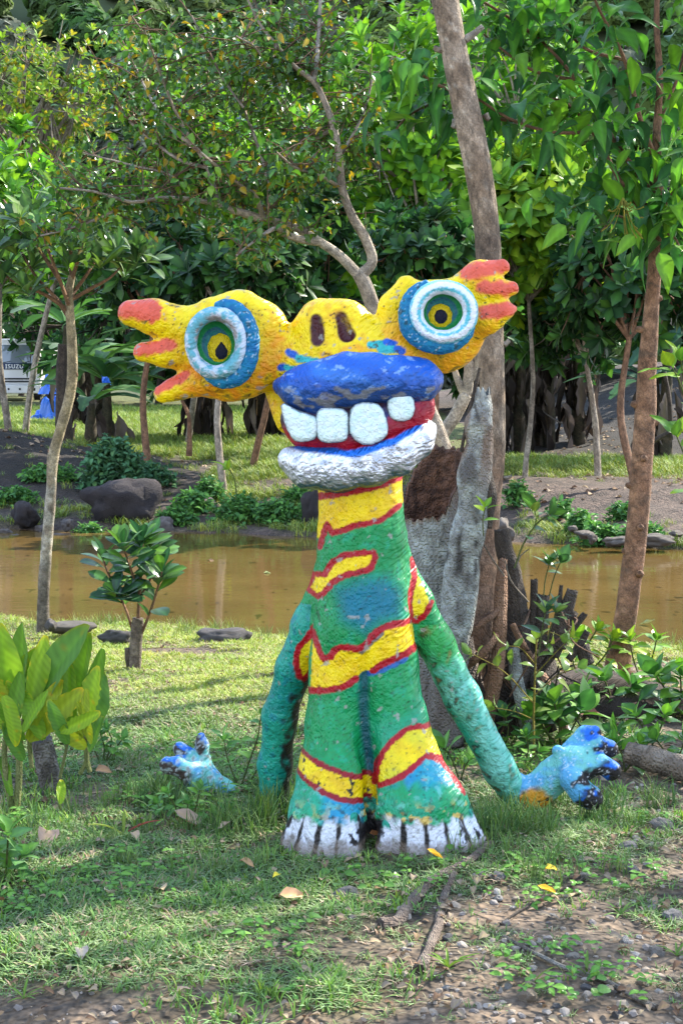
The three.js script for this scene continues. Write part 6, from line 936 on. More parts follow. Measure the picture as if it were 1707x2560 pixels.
const herbs = [[600, 19.4, 1245, 85, 'green herb patch on the far shore left of the striped neck'], [690, 19.2, 1258, 80, 'green herb patch on the far shore directly beside the striped neck'], [440, 19.3, 1290, 55, 'small herb patch right of the largest dark boulder'], [225, 18.9, 1318, 50, 'small herb patch left of the largest dark boulder'], [40, 20.4, 1262, 60, 'herb patch behind the angular grey boulder'], [1500, 17.4, 1318, 55, 'herb patch among the flat stones of the right far shore'], [1450, 17.9, 1285, 40, 'small herb tuft on the bare right bank'], [1600, 17.3, 1320, 70, 'herb patch behind the slim brown trunk'], [1290, 19.6, 1210, 34, 'small dark herb tuft beside the leaning trunk'], [520, 20.6, 1205, 50, 'thin herb patch under the left eye on the far bank'], [1400, 18.8, 1258, 30, 'tiny herb tuft on the right bank under the crooked trunk'], [130, 21.5, 1250, 90, 'thin herb patch at the foot of the dark mound'], [1560, 18.6, 1290, 40, 'small herb patch between the mottled trunk and the slim brown trunk'], [750, 20.2, 1235, 60, 'herb patch just behind the left side of the striped neck'], [480, 20.0, 1235, 60, 'low herb patch below the thin forked sapling']];
herbs.forEach(([px, d, y0, w, label], i) => bush({ name: 'herb_patch', label, px, d, y0, w, tints: [[0.09, 0.24, 0.05], [0.12, 0.29, 0.055], [0.06, 0.17, 0.05]], n: w * 3, L: 0.085, seedN: 290 + i }));

// bananas
const bananaLeaf = leafGeo({ rows: 16, cols: 6, w: 0.16, prof: profStrap, curl: 0.55, fold: 0.18, rib: 1.6, tear: 0.35, s: 4, petiole: 0.12 });
const dryLeaf = leafGeo({ rows: 12, cols: 4, w: 0.09, prof: profStrap, curl: 0.4, fold: 0.5, wave: 0.05, rib: 1.2, tear: 0.6, s: 9 }), dryLeafB = leafGeo({ rows: 12, cols: 4, w: 0.13, prof: profStrap, curl: 0.9, fold: 0.6, wave: 0.06, rib: 1.2, tear: 0.5, s: 19 });
function banana({ px, d, h, n, L, label, dry = 0, seedN, tints = [[0.04, 0.12, 0.03], [0.065, 0.18, 0.03], [0.03, 0.09, 0.03], [0.10, 0.22, 0.03]], stems = 2, lean = 0, spots = null }) {
  reseed(seedN); const b = foot(px, d), o = thing('banana_plant', label, 'banana plant', b);
  for (let s = 0; s < stems; s++) {
    const f = b.clone().add(V(s ? rr(-0.5, 0.5) : 0, 0, s ? rr(-0.4, 0.4) : 0)), hh = h * (s ? rr(0.6, 0.95) : 1), t = f.clone().add(V(lean + rr(-0.1, 0.1), hh, 0));
    part(o, 'stem', limb([[f.clone().add(V(0, -0.1, 0)), 0.13], [f.clone().lerp(t, 0.5), 0.1], [t, 0.06]], b, { seg: 10, step: 0.08, rough: 0.12, col: skin([0.05, 0.045, 0.025], [0.09, 0.06, 0.04], 0.6, 8) }), bark);
    for (let i = 0; i < n; i++) { const a = i * 2.4 + s + rr(-0.3, 0.3), dir = V(Math.cos(a), rr(0.25, 1.1), Math.sin(a)), m = part(o, 'leaf', bananaLeaf, leafMat(pick(tints), 0.3, 0.45)); lay(t.clone().sub(b), dir, V(-Math.cos(a) * 0.4, 1, -Math.sin(a) * 0.4 + 0.2), L * rr(0.75, 1.1)).decompose(m.position, m.quaternion, m.scale); }
    for (let i = 0; i < dry; i++) { const a = rr(0, 6.28), r = rr(0.08, 0.3), y = rr(0.3, 1) * hh, m = part(o, 'dry_leaf', i % 3 ? dryLeaf : dryLeafB, leafMat(pick([[0.05, 0.037, 0.032], [0.16, 0.125, 0.11], [0.20, 0.16, 0.145], [0.025, 0.019, 0.017], [0.07, 0.052, 0.045]]), 0, 0.15)); lay(f.clone().add(V(Math.cos(a) * r + lean * y / hh, y, Math.sin(a) * r)).sub(b), V(Math.cos(a) * rr(0.1, 0.9), -1, Math.sin(a) * 0.5), V(Math.cos(a), 0.2, Math.sin(a)), rr(0.45, 1.15)).decompose(m.position, m.quaternion, m.scale); }
  }
  return o;
}
banana({ px: 250, d: 30, h: 1.5, n: 8, L: 1.5, label: 'green banana plant with broad drooping leaves beside the blue tarpaulins', seedN: 321, stems: 2, dry: 5 });
banana({ px: 228, d: 27.5, h: 0.8, n: 7, L: 1.1, label: 'young banana plant with upright leaves in front of the larger green one', seedN: 322, stems: 1, dry: 3 });
banana({ px: 165, d: 36, h: 2.4, n: 8, L: 1.7, label: 'tall banana plant with grey dead leaves round its stem behind the slim brown trunk', seedN: 323, stems: 2, dry: 14 });
banana({ px: 520, d: 31, h: 2.1, n: 7, L: 1.6, label: 'banana plant hung with dry leaves below the left fan of fingers', seedN: 324, stems: 3, dry: 20 });
banana({ px: 660, d: 31, h: 2.1, n: 7, L: 1.6, label: 'banana plant hung with dry leaves just left of the yellow cheek', seedN: 325, stems: 3, dry: 20 });
banana({ px: 1290, d: 28, h: 2.3, n: 7, L: 1.7, label: 'banana plant with long grey dead leaves right of the leaning trunk', seedN: 326, stems: 2, dry: 26 });
banana({ px: 1370, d: 29, h: 2.3, n: 7, L: 1.7, label: 'dark banana plant in the middle of the shaded right clump', seedN: 327, stems: 3, dry: 24 });
banana({ px: 1440, d: 30, h: 2.2, n: 7, L: 1.7, label: 'banana plant with one grey-green leaf pointing left behind the crooked trunk', seedN: 328, stems: 2, dry: 18 });
banana({ px: 1660, d: 26, h: 1.9, n: 7, L: 1.4, label: 'banana plant with bluish leaves in the shade at the right edge', seedN: 329, stems: 2, dry: 8, tints: [[0.06, 0.15, 0.09], [0.04, 0.10, 0.06]] });
// thin leafless sapling trunks on the far bank
const thinG = 'thin grey trunks on the far bank';
[[475, 24, [[473, 1140, 8], [474, 1080, 6], [472, 1040, 5], [455, 1000, 4]], 'thin forked brown sapling trunk below the left fan of fingers'], [160, 26, [[163, 1140, 22], [160, 1050, 20], [158, 960, 17], [160, 860, 15]], 'dark upright trunk half hidden behind the young tree'], [1640, 24, [[1560, 1210, 9], [1610, 1120, 8], [1672, 1080, 6]], 'dark fallen branch leaning on the shaded right slope'], [1674, 24, [[1676, 1100, 6], [1672, 1000, 6], [1660, 930, 5]], 'thin straight stem on the shaded right slope']].forEach(([px, d, l, label], i) => { reseed(340 + i); const b = foot(px, d); whole('sapling_trunk', limb(l.map(([x, y, r]) => [at(x, y, d), r * mpp(d)]), b, { seg: 8, step: 0.08, rough: 0.12, col: i ? DARK : BROWN }), bark, label, 'sapling', b); });
// pale sapling behind the dead trunk
{ reseed(351); const D = 9.0, b = foot(1160, D), P = (x, y, r) => [at(x, y, D), r * mpp(D)]; const o = thing('pale_sapling', 'pale forked sapling between the sculpture mouth and the leaning trunk', 'sapling', b); part(o, 'trunk', limb([P(1100, 1500, 24), P(1090, 1200, 20), P(1100, 1100, 18), P(1140, 1035, 16), P(1165, 985, 15)], b, { seg: 12, step: 0.03, col: PALE, rough: 0.1 }), bark); for (const l of [[[1165, 990, 14], [1172, 930, 13], [1168, 870, 10], [1160, 800, 8]], [[1160, 985, 11], [1140, 940, 8], [1130, 900, 7]], [[1172, 960, 8], [1190, 920, 8], [1192, 860, 7]]]) part(o, 'branch', limb(l.map((q) => P(...q)), b, { seg: 10, step: 0.03, col: PALE, rough: 0.08 }), bark); }
// blue tarpaulins
const tarpMat = new THREE.MeshPhysicalMaterial({ color: rgb(0.02, 0.14, 0.60), roughness: 0.38, clearcoat: 0.3, side: THREE.DoubleSide });
function tarp(px, py, d, w, h, label, s) { const p = [], idx = [], uv = [], N = 34; for (let i = 0; i <= N; i++) for (let j = 0; j <= N; j++) { const u = j / N * 2 - 1, v = i / N * 2 - 1, k = Math.max(0, 1 - Math.pow(Math.abs(u), 2.5)) * Math.max(0, 1 - Math.pow(Math.abs(v), 2.5)); p.push(u * w / 2 + 0.08 * noise(u * 3, v * 3, s), h * k * (0.65 + 0.9 * noise(u * 2.4 + s, v * 2.4, s)) + 0.10 * Math.abs(noise(u * 7, v * 7, s)) * k, v * w * 0.3 + 0.08 * noise(v * 3, u * 3, s + 5)); uv.push(u, v); } for (let i = 0; i < N; i++) for (let j = 0; j < N; j++) { const a = i * (N + 1) + j; idx.push(a, a + 1, a + N + 1, a + 1, a + N + 2, a + N + 1); } const b = foot(px, d); const y = at(px, py, d).y; b.y = y; whole('blue_tarpaulin', toCreased(bufGeo(p, idx, uv)), tarpMat, label, 'tarpaulin', b); }
function toCreased(g) { const n = g.toNonIndexed(); n.computeVertexNormals(); return n; }
tarp(135, 1062, 38, 1.15, 0.62, 'crumpled blue tarpaulin on the sunlit grass, leftmost and largest', 3);
tarp(186, 1052, 37, 0.55, 0.2, 'small blue tarpaulin piece right of the young tree trunk', 5);
tarp(217, 1054, 37.5, 0.3, 0.22, 'blue scrap of tarpaulin farthest right beside the banana stem', 7);
tarp(142, 985, 46, 0.9, 0.62, 'blue tarpaulin heaped on a dark stack behind the young tree trunk', 9);
tarp(266, 962, 44, 0.32, 0.32, 'blue bundle seen through the banana leaves', 11);
boulder(150, 1010, 46.6, 90, 66, 'dark heap of wood under the blue tarpaulin', null, [[0.02, 0.018, 0.016], [0.06, 0.05, 0.045]], 'wood_heap', 'heap');
// the white truck
{
  const d = 55, gp = foot(38, d); gp.x = at(38, 1000, d).x;
  const o = thing('white_truck', 'white cab-over truck parked far off under the trees at the left edge', 'truck', gp); o.rotation.y = 0.06;
  const white = new THREE.MeshPhysicalMaterial({ color: rgb(0.78, 0.79, 0.8), roughness: 0.35, clearcoat: 0.6 }), dk = mat([0.02, 0.022, 0.028], 0.6), glass = new THREE.MeshPhysicalMaterial({ color: rgb(0.25, 0.30, 0.36), roughness: 0.06, metalness: 0.2 }), navy = mat([0.012, 0.035, 0.11], 0.5), chrome = mat([0.6, 0.62, 0.64], 0.3);
  const B = (name, w, h, dd, x, y, z, m, r = 0.03, parent = o) => { const q = part(parent, name, new RoundedBoxGeometry(w, h, dd, 3, Math.min(r, w / 2.1, h / 2.1, dd / 2.1)), m); q.position.set(x, y, z); return q; };
  const cab = B('cab', 1.86, 0.92, 1.6, 0, 0.86, -0.82, white, 0.08);
  // upper cab tapers
  { const s = new THREE.Shape(); s.moveTo(-0.9, 0); s.lineTo(0.9, 0); s.lineTo(0.82, 0.82); s.quadraticCurveTo(0.8, 0.9, 0.7, 0.9); s.lineTo(-0.7, 0.9); s.quadraticCurveTo(-0.8, 0.9, -0.82, 0.82); s.closePath(); const m = part(o, 'roof', new THREE.ExtrudeGeometry(s, { depth: 1.45, bevelEnabled: true, bevelSize: 0.03, bevelThickness: 0.03, bevelSegments: 2 }), white); m.position.set(0, 1.29, -1.58); }
  const w = B('windscreen', 1.62, 0.66, 0.03, 0, 1.68, -0.07, glass, 0.014); w.rotation.x = -0.1;
  for (const x of [-0.35, 0.35]) { const k = B('wiper', 0.5, 0.02, 0.02, x, 1.38, -0.02, dk, 0.008); k.rotation.z = 0.2; }
  B('name_strip', 1.5, 0.22, 0.03, 0, 1.24, 0.0, navy, 0.012);
  const font = await new FontLoader().loadAsync('fonts/droid/droid_sans_bold.typeface.json');
  const tg = new TextGeometry('ISUZU', { font, size: 0.15, depth: 0.015, curveSegments: 4 }); tg.computeBoundingBox(); tg.translate(-(tg.boundingBox.max.x) / 2, 0, 0); tg.scale(1.1, 1, 1); const tm = part(o, 'lettering', tg, mat([0.8, 0.82, 0.85], 0.4)); tm.position.set(0, 1.165, 0.018);
  for (let k = 0; k < 3; k++) B('grille_slot', 1.3, 0.055, 0.04, 0, 0.80 - k * 0.1, 0.0, k === 2 ? chrome : dk, 0.012);
  for (const x of [-0.72, 0.72]) { B('headlight', 0.3, 0.16, 0.05, x, 0.66, 0.0, chrome, 0.02); const mr = B('mirror', 0.14, 0.36, 0.08, x * 1.5, 1.62, 0.1, dk, 0.03); B('wheel_arch', 0.24, 0.5, 0.7, x * 1.1, 0.42, -0.7, dk, 0.05); }
  const bp = B('bumper', 1.86, 0.3, 0.16, 0, 0.42, 0.02, white, 0.04); for (const x of [-0.62, 0.62]) B('fog_light', 0.26, 0.1, 0.03, x, 0, 0.08, dk, 0.012, bp); for (const x of [-0.2, 0.2]) B('tow_hole', 0.07, 0.07, 0.03, x, 0.01, 0.08, dk, 0.012, bp);
  for (const x of [-0.72, 0.72]) { const t = part(o, 'wheel', new THREE.CylinderGeometry(0.36, 0.36, 0.22, 24), dk); t.rotation.z = Math.PI / 2; t.position.set(x, 0.36, -0.75); const r = part(t, 'rim', new THREE.CylinderGeometry(0.2, 0.2, 0.23, 16), chrome); r.position.y = 0; }
  B('cargo_box', 1.95, 1.2, 3.4, 0, 1.45, -3.6, white, 0.05);
}
// fallen log and sticks
{ reseed(361); const b = ground(1640, 1945), D = -b.z; whole('fallen_log', limb([[at(1565, 1880, D + 0.05), 0.045], [at(1630, 1898, D), 0.048], [at(1720, 1925, D - 0.1), 0.05], [at(1800, 1945, D - 0.2), 0.05]], b, { seg: 16, step: 0.015, rough: 0.16, col: skin([0.17, 0.13, 0.095], [0.27, 0.22, 0.17], 0.6, 14, [0.05, 0.04, 0.035]), ragged: 0.02 }), wood, 'brown fallen log half buried in undergrowth right of the large blue hand', 'log', b); }
const ROOT = skin([0.13, 0.095, 0.072], [0.24, 0.19, 0.15], 0.6, 20);
function stick(pts, r0, r1, label, col = ROOT) { reseed(Math.round(pts[0][0])); const b = ground(pts[0][0], pts[0][1]), l = pts.map(([x, y], i) => { const g = ground(x, y); g.y += lerp(r0, r1, i / (pts.length - 1)) * 0.25 + 0.006; return [g, lerp(r0, r1, i / (pts.length - 1))]; }); whole('stick', limb(l, b, { seg: 8, step: 0.012, rough: 0.22, freq: 22, col }), wood, label, 'stick', b); }
stick([[1225, 2120], [1160, 2170], [1090, 2210], [1030, 2270], [985, 2320], [950, 2330]], 0.014, 0.023, 'thick brown surface root running down-left from the right foot');
stick([[1135, 2200], [1110, 2255], [1095, 2330], [1065, 2400], [1048, 2440]], 0.012, 0.017, 'short brown root lying parallel below the thick surface root');
stick([[1260, 2352], [1330, 2392], [1420, 2432], [1510, 2460], [1580, 2500], [1640, 2530]], 0.006, 0.008, 'long thin grey twig on the gravel at the lower right', GREY);
stick([[1250, 2320], [1300, 2285], [1370, 2245], [1460, 2205]], 0.003, 0.005, 'thin bent twig on the gravel right of the foot', DARK);
stick([[1370, 2020], [1450, 2045], [1560, 2030], [1640, 2060]], 0.003, 0.004, 'thin dark twig below the large blue hand', DARK);
stick([[1530, 2040], [1580, 2025], [1655, 2015]], 0.010, 0.012, 'pale broken stick on the bare ground right of the large blue hand', skin([0.42, 0.32, 0.18], [0.55, 0.45, 0.3], 0.6, 20));
stick([[0, 2300], [40, 2285], [80, 2268]], 0.002, 0.003, 'pale dry straw at the lower left edge', skin([0.5, 0.45, 0.32], [0.6, 0.55, 0.4]));
stick([[140, 2060], [160, 2110], [200, 2120], [270, 2135]], 0.003, 0.004, 'curved dry stalk on the grass at lower left', BROWN);

// ---------------------------------------------------------------- ground litter, stones, grass
reseed(401);
const litterGeo = [leafGeo({ rows: 5, cols: 4, w: 0.32, prof: profOvate, curl: 0.35, fold: 0.3, wave: 0.05, rib: 1.2, s: 2 }), leafGeo({ rows: 5, cols: 4, w: 0.28, prof: profOvate, curl: -0.4, fold: 0.5, wave: 0.06, rib: 1.2, s: 6 })];
const fallen = [
  [128, 2100, 0.10, [0.36, 0.25, 0.19], 'pinkish brown dead leaf under the broad-leaved clump', 0.3], [505, 2085, 0.085, [0.38, 0.27, 0.20], 'curled brown dead leaf in the grass left of the feet'], [465, 2075, 0.05, [0.52, 0.30, 0.14], 'orange-brown dead leaf behind the curled one left of the feet'], [757, 2265, 0.075, [0.60, 0.36, 0.20], 'round tan dead leaf below the left foot'], [408, 2258, 0.06, [0.50, 0.37, 0.22], 'tan rolled dead leaf in the middle of the grass'], [283, 2265, 0.05, [0.42, 0.36, 0.28], 'pale dead leaf with a blue-grey side at left'],
  [600, 2180, 0.05, [0.42, 0.25, 0.13], 'upright brown dead leaf left of the feet'], [1105, 2175, 0.045, [0.72, 0.40, 0.03], 'orange-yellow fallen leaf below the right foot'], [1362, 2200, 0.04, [0.75, 0.50, 0.04], 'yellow fallen leaf beside the bent twig'], [1388, 2262, 0.045, [0.78, 0.48, 0.04], 'bright yellow fallen leaf lying flat on the gravel'], [700, 2215, 0.03, [0.70, 0.55, 0.05], 'small yellow leaf in the grass left of the feet'],
  [10, 2282, 0.05, [0.34, 0.16, 0.08], 'red-brown dead leaf at the lower left edge'], [205, 2400, 0.05, [0.40, 0.33, 0.27], 'greyish dead leaf low on the left'], [430, 2540, 0.06, [0.50, 0.44, 0.33], 'pale dead leaf at the bottom edge'], [240, 1950, 0.06, [0.42, 0.24, 0.13], 'rusty dead leaf beside the weathered post'], [1440, 1790, 0.11, [0.30, 0.12, 0.06], 'large rusty dead leaf hanging under the slim brown tree'], [1500, 1805, 0.13, [0.28, 0.13, 0.075], 'crumpled red-brown dead leaf on the earth heap'], [1040, 2440, 0.03, [0.45, 0.26, 0.16], 'small brown dead leaf near the short root'], [800, 2110, 0.03, [0.4, 0.25, 0.13], 'small brown leaf against the left toes'], [950, 2110, 0.045, [0.42, 0.17, 0.06], 'rust-red leaf wedged between the two feet'], [335, 2105, 0.045, [0.45, 0.32, 0.22], 'brown leaf beside the red blade at left'], [545, 2100, 0.04, [0.4, 0.3, 0.24], 'grey-brown leaf right of the curled dead one'],
];
fallen.forEach(([x, y, L, c, label], i) => { const p = ground(x, y); p.y += 0.032; const m = whole('fallen_leaf', litterGeo[i % 2], leafMat(c, 0.1, 0.2), label, 'leaf', p); const a = rnd() * 6.28; lay(p, V(Math.cos(a), rr(-0.1, 0.25), Math.sin(a)), V(rr(-0.3, 0.3), 1, rr(0.1, 0.6)), L * 1.15).decompose(m.position, m.quaternion, m.scale); });
[[660, 1432, 'pale green leaf floating on the pond near the left side of the sculpture'], [1600, 1560, 'pale leaf floating on the pond right of the slim brown trunk'], [520, 1400, 'small brown leaf floating far out on the pond']].forEach(([x, y, label], i) => { const r = rayDir(x, y), t = (WATER + 0.006 - EYE.y) / r.y, p = r.multiplyScalar(t).add(EYE), m = whole('floating_leaf', litterGeo[i % 2], leafMat(i === 2 ? [0.2, 0.12, 0.06] : [0.3, 0.36, 0.16], 0.3, 0.2), label, 'leaf', p); lay(p, V(1, 0, 0.4 * i), V(0, 1, 0), 0.1).decompose(m.position, m.quaternion, m.scale); });
const stoneCol = [[0.30, 0.27, 0.235], [0.38, 0.35, 0.31], [0.22, 0.21, 0.21], [0.34, 0.27, 0.19], [0.13, 0.13, 0.14], [0.44, 0.42, 0.39]];
const stoneGeo = [1, 2, 3, 4].map((s) => toCreased(rock(1, 1, 0.6, 0.8, s * 3.3, 2, 0.35))), stoneMats = stoneCol.map((c) => mat(c, 0.9, { bumpMap: stuccoBump, bumpScale: 0.01 }));
const bigStones = [[1320, 2500, 60, 3, 'largest tan stone at the bottom, right of the middle'], [1290, 2440, 26, 3, 'rusty tan stone above the largest tan one'], [1640, 2385, 46, 0, 'rounded brown-grey stone by the twig at the right'], [1680, 2450, 36, 3, 'orange-tan stone at the right edge'], [1520, 2490, 40, 0, 'grey-brown stone under the long twig'], [1380, 2300, 30, 1, 'pale flat stone in the middle of the gravel'], [1560, 2355, 28, 5, 'whitish stone upper right on the gravel'], [1630, 2265, 34, 1, 'pale blocky stone right of the grass tuft'], [1680, 2305, 60, 2, 'grey slab stone at the right edge'], [1240, 2205, 44, 2, 'bluish grey stone just below the right foot'], [1245, 2255, 30, 5, 'pale round stone below the bluish one'], [1570, 2125, 44, 2, 'grey stone on the bare ground far right'], [1655, 2075, 60, 0, 'flat tan stone below the pale broken stick'], [1580, 2180, 44, 4, 'dark slate stone at right'], [1460, 2200, 40, 0, 'brownish stone beside the bent twig'], [1115, 2480, 26, 5, 'pale pebble left of the tan stones'], [1390, 2520, 26, 4, 'dark slate chip beside the largest tan stone'], [1545, 2545, 34, 4, 'bluish slate chip at the bottom edge'], [860, 2250, 62, 4, 'black charred lump on the ground below the feet'], [880, 2300, 24, 2, 'grey pebble under the black lump'], [1120, 2350, 34, 4, 'dark stone between the two surface roots'], [1620, 2500, 30, 3, 'yellowish stone at the lower right'], [1430, 2395, 30, 1, 'brown-pink stone above the long twig'], [1465, 2475, 30, 4, 'dark slate flake in the gravel'], [230, 2495, 16, 5, 'white pebble at the lower left'], [40, 2400, 18, 2, 'bluish pebble at the left edge'], [1330, 2430, 26, 5, 'white pebble left of the long twig'], [1270, 2470, 22, 5, 'small white stone near the rusty tan one']];
bigStones.forEach(([x, y, w, c, label], i) => { const p = ground(x, y), s = w * mpp(-p.z) * 0.52; const m = whole('stone', stoneGeo[i % 4], stoneMats[c], label, 'stone', p); m.scale.setScalar(s); m.rotation.set(rr(-0.3, 0.3), rr(0, 6), rr(-0.3, 0.3)); m.position.y += s * 0.18; });
{
  const ms = [], cs = [];
  for (let i = 0; i < 3300; i++) { const d = 3.5 + 3.2 * Math.pow(rnd(), 1.3), x = rr(-0.26, 0.27) * d, g = grassAmt(x, -d); if (rnd() < g * 0.9 + (x < 0.15 ? 0.78 : 0)) continue; const s = 0.003 + 0.013 * Math.pow(rnd(), 4), p = onLand(x, -d); p.y += s * 0.2; ms.push(new THREE.Matrix4().compose(p, new THREE.Quaternion().setFromEuler(new THREE.Euler(rr(-0.5, 0.5), rr(0, 6.3), rr(-0.5, 0.5))), V(s * rr(0.8, 1.4), s, s))); const c = mix3(pick(stoneCol), [0.23, 0.185, 0.145], 0.6), k = rr(0.75, 1.1); cs.push([c[0] * k, c[1] * k, c[2] * k]); }
  scatter('pebbles', toCreased(rock(1, 1, 0.65, 0.85, 8.8, 1, 0.3)), mat([1, 1, 1], 0.92), ms, cs, 'small mixed pebbles and gravel on the bare ground', 'gravel');
  const lm = [], lc = [];
  for (let i = 0; i < 6500; i++) { const near = i < 3300, d = near ? 3.5 + 7 * rnd() : 18.5 + 16 * rnd(), x = rr(-0.27, 0.27) * d, p = onLand(x, -d), e = edgeNear(x); if (near && d > e - 0.2) continue; if (!near && (d < edgeFar(x) + 1.2 || noise(x * 0.5, d * 0.5, 3) < -0.1)) continue; p.y += near ? 0.018 : 0.012; const a = rnd() * 6.28; lm.push(lay(p, V(Math.cos(a), rr(-0.15, 0.3), Math.sin(a)), V(rr(-0.4, 0.4), 1, rr(-0.4, 0.4)), near ? rr(0.012, 0.04) : rr(0.05, 0.13))); const c = pick([[0.30, 0.22, 0.15], [0.40, 0.32, 0.24], [0.20, 0.13, 0.09], [0.34, 0.29, 0.24], [0.46, 0.38, 0.27]]); lc.push(near ? [c[0] * 0.72, c[1] * 0.66, c[2] * 0.6] : [c[0] * 0.8, c[1] * 0.72, c[2] * 0.66]); }
  scatter('leaf_litter', litterGeo[0], leafMat([1, 1, 1], 0, 0.15), lm, lc, 'dry brown leaf litter strewn over the ground', 'litter');
}
// grass: clumps of bent blades
function clump(n, h, spread, bend, s) {
  reseed(s); const pos = [], idx = [], col = [];
  for (let i = 0; i < n; i++) { const a = rnd() * 6.28, r = spread * Math.sqrt(rnd()), x = Math.cos(a) * r, z = Math.sin(a) * r, b = rnd() * 6.28, hh = h * rr(0.45, 1.1), bd = bend * rr(0.3, 1.2), w = rr(0.0020, 0.0036) * (h > 0.1 ? 1.25 : 1), k = pos.length / 3, g = rr(0.75, 1.25), dry = rnd() < 0.16; const px = Math.cos(b + 1.57) * w, pz = Math.sin(b + 1.57) * w; for (let j = 0; j < 4; j++) { const t = j / 3, y = hh * (t - 0.45 * bd * t * t * 0.8), o = hh * bd * t * t, ww = j === 3 ? 0.1 : 1 - 0.35 * t; pos.push(x + Math.cos(b) * o - px * ww, y - 0.004, z + Math.sin(b) * o - pz * ww, x + Math.cos(b) * o + px * ww, y - 0.004, z + Math.sin(b) * o + pz * ww); const c = dry ? [1.35 * g, 1.0 * g, 1.1 * g] : [g * (0.75 + 0.35 * t), g * (0.75 + 0.35 * t), g * 0.9]; col.push(...c, ...c); } for (let j = 0; j < 3; j++) { const q = k + j * 2; idx.push(q, q + 1, q + 2, q + 1, q + 3, q + 2); } }
  return bufGeo(pos, idx, null, col);
}
{
  const gm = new THREE.MeshPhysicalMaterial({ color: 0xffffff, vertexColors: true, roughness: 0.8, transmission: 0.35, thickness: 0, side: THREE.DoubleSide });
  const q = new THREE.Quaternion();
  const sow = (name, label, geo, n, dA, dB, keep, size, colr, wide = 0.27) => { const ms = [], cs = []; for (let i = 0; i < n; i++) { const u = rnd(), d = Math.sqrt(lerp(dA * dA, dB * dB, u)), x = rr(-wide, wide) * d, k = keep(x, -d, d); if (rnd() > k) continue; const p = onLand(x, -d), s = size(d) * (0.55 + 0.6 * k) * rr(0.75, 1.25); ms.push(new THREE.Matrix4().compose(p, q.setFromAxisAngle(UPV, rnd() * 6.28).clone(), V(s, s * rr(0.8, 1.2), s))); cs.push(colr(x, d)); } scatter(name, geo, gm, ms, cs, label, 'grass'); };
  reseed(501); const short = clump(11, 0.042, 0.035, 1.5, 5), tall = clump(9, 0.18, 0.05, 0.8, 7), mid = clump(22, 0.075, 0.06, 1.1, 9);
  reseed(502);
  const gcol = (x, d) => { const k = clamp(0.5 + fbm(x * 1.7, d * 1.7, 3, 3)), lawn = sstep(6.2, 8.2, d); const c = mix3(mix3([0.07, 0.19, 0.03], [0.16, 0.30, 0.04], k), mix3([0.21, 0.36, 0.018], [0.40, 0.47, 0.025], k), lawn), f = rr(0.75, 1.2); if (rnd() < 0.16 - 0.1 * k) return [0.36 * f, 0.31 * f, 0.17 * f]; return [c[0] * f, c[1] * f, c[2] * f]; };
  sow('grass', 'short green creeping grass over the near bank', short, 46000, 3.45, 10.9, (x, z, d) => grassAmt(x, z), (d) => 1, gcol);
  const tuftN = (x, d) => { let k = 0; for (const [cx, cd, r, w] of [[-0.42, 5.35, 0.35, 1], [-0.62, 5.6, 0.3, 0.8], [0.42, 5.2, 0.28, 1], [0.62, 5.3, 0.25, 1], [0.85, 5.45, 0.25, 0.8], [-0.5, 5.0, 0.3, 0.6], [-0.9, 5.5, 0.35, 0.5], [0.28, 5.35, 0.2, 0.7], [-0.15, 5.6, 0.3, 0.6], [1.15, 5.6, 0.25, 0.35], [0.62, 4.8, 0.25, 0.35], [-1.2, 5.3, 0.35, 0.4]]) k = Math.max(k, w * Math.exp(-((x - cx) ** 2 + (d - cd) ** 2) / (r * r))); return k; };
  const foot2 = (x, d) => Math.abs(x - 0.06) < 0.3 && d < 5.35 && d > 4.85;
  sow('tall_grass', 'taller bent grass growing round the feet, arms and hands of the sculpture', tall, 8000, 4.6, 6.2, (x, z, d) => foot2(x, d) ? 0 : Math.pow(tuftN(x, d), 1.4) * (x < -0.3 ? 0.42 : 0.7) * sstep(-0.25, 0.2, noise(x * 5, d * 5, 4)), () => 0.85, (x, d) => { const c = mix3([0.05, 0.15, 0.022], [0.16, 0.27, 0.04], rnd()); return c; }, 0.25);
  sow('bank_grass', 'sunlit grass tufts along the near edge of the pond', tall, 2600, 8.8, 11, (x, z, d) => sstep(edgeNear(x) - 1.1, edgeNear(x) - 0.2, d) * (1 - sstep(edgeNear(x), edgeNear(x) + 0.15, d)) * (0.25 + 0.7 * sstep(0.45, 0.7, patchN(x * 1.5, -d))), () => 0.62, () => mix3([0.11, 0.2, 0.03], [0.22, 0.28, 0.05], rnd()));
  sow('far_grass', 'grass growing in strips and patches on the far bank', mid, 60000, 17, 46, (x, z, d) => grassAmt(x, z), (d) => 2.0 + (d - 17) * 0.06, (x, d) => { const k = rnd(); return mix3([0.14, 0.25, 0.02], [0.30, 0.40, 0.03], clamp(k)); });
  const coarse = (() => { reseed(77); const k = clump(7, 0.06, 0.03, 1.2, 21); const p = k.attributes.position; return k; })();
  sow('coarse_grass', 'coarser bright green grass clumps in the foreground', coarse, 7000, 3.5, 6.8, (x, z, d) => (x > 0.25 && d < 5 ? 0.12 : 0.5) * sstep(0.02, 0.22, noise(x * 2.6, d * 2.6, 31)), () => 1.15, () => mix3([0.09, 0.26, 0.03], [0.22, 0.40, 0.035], rnd()));
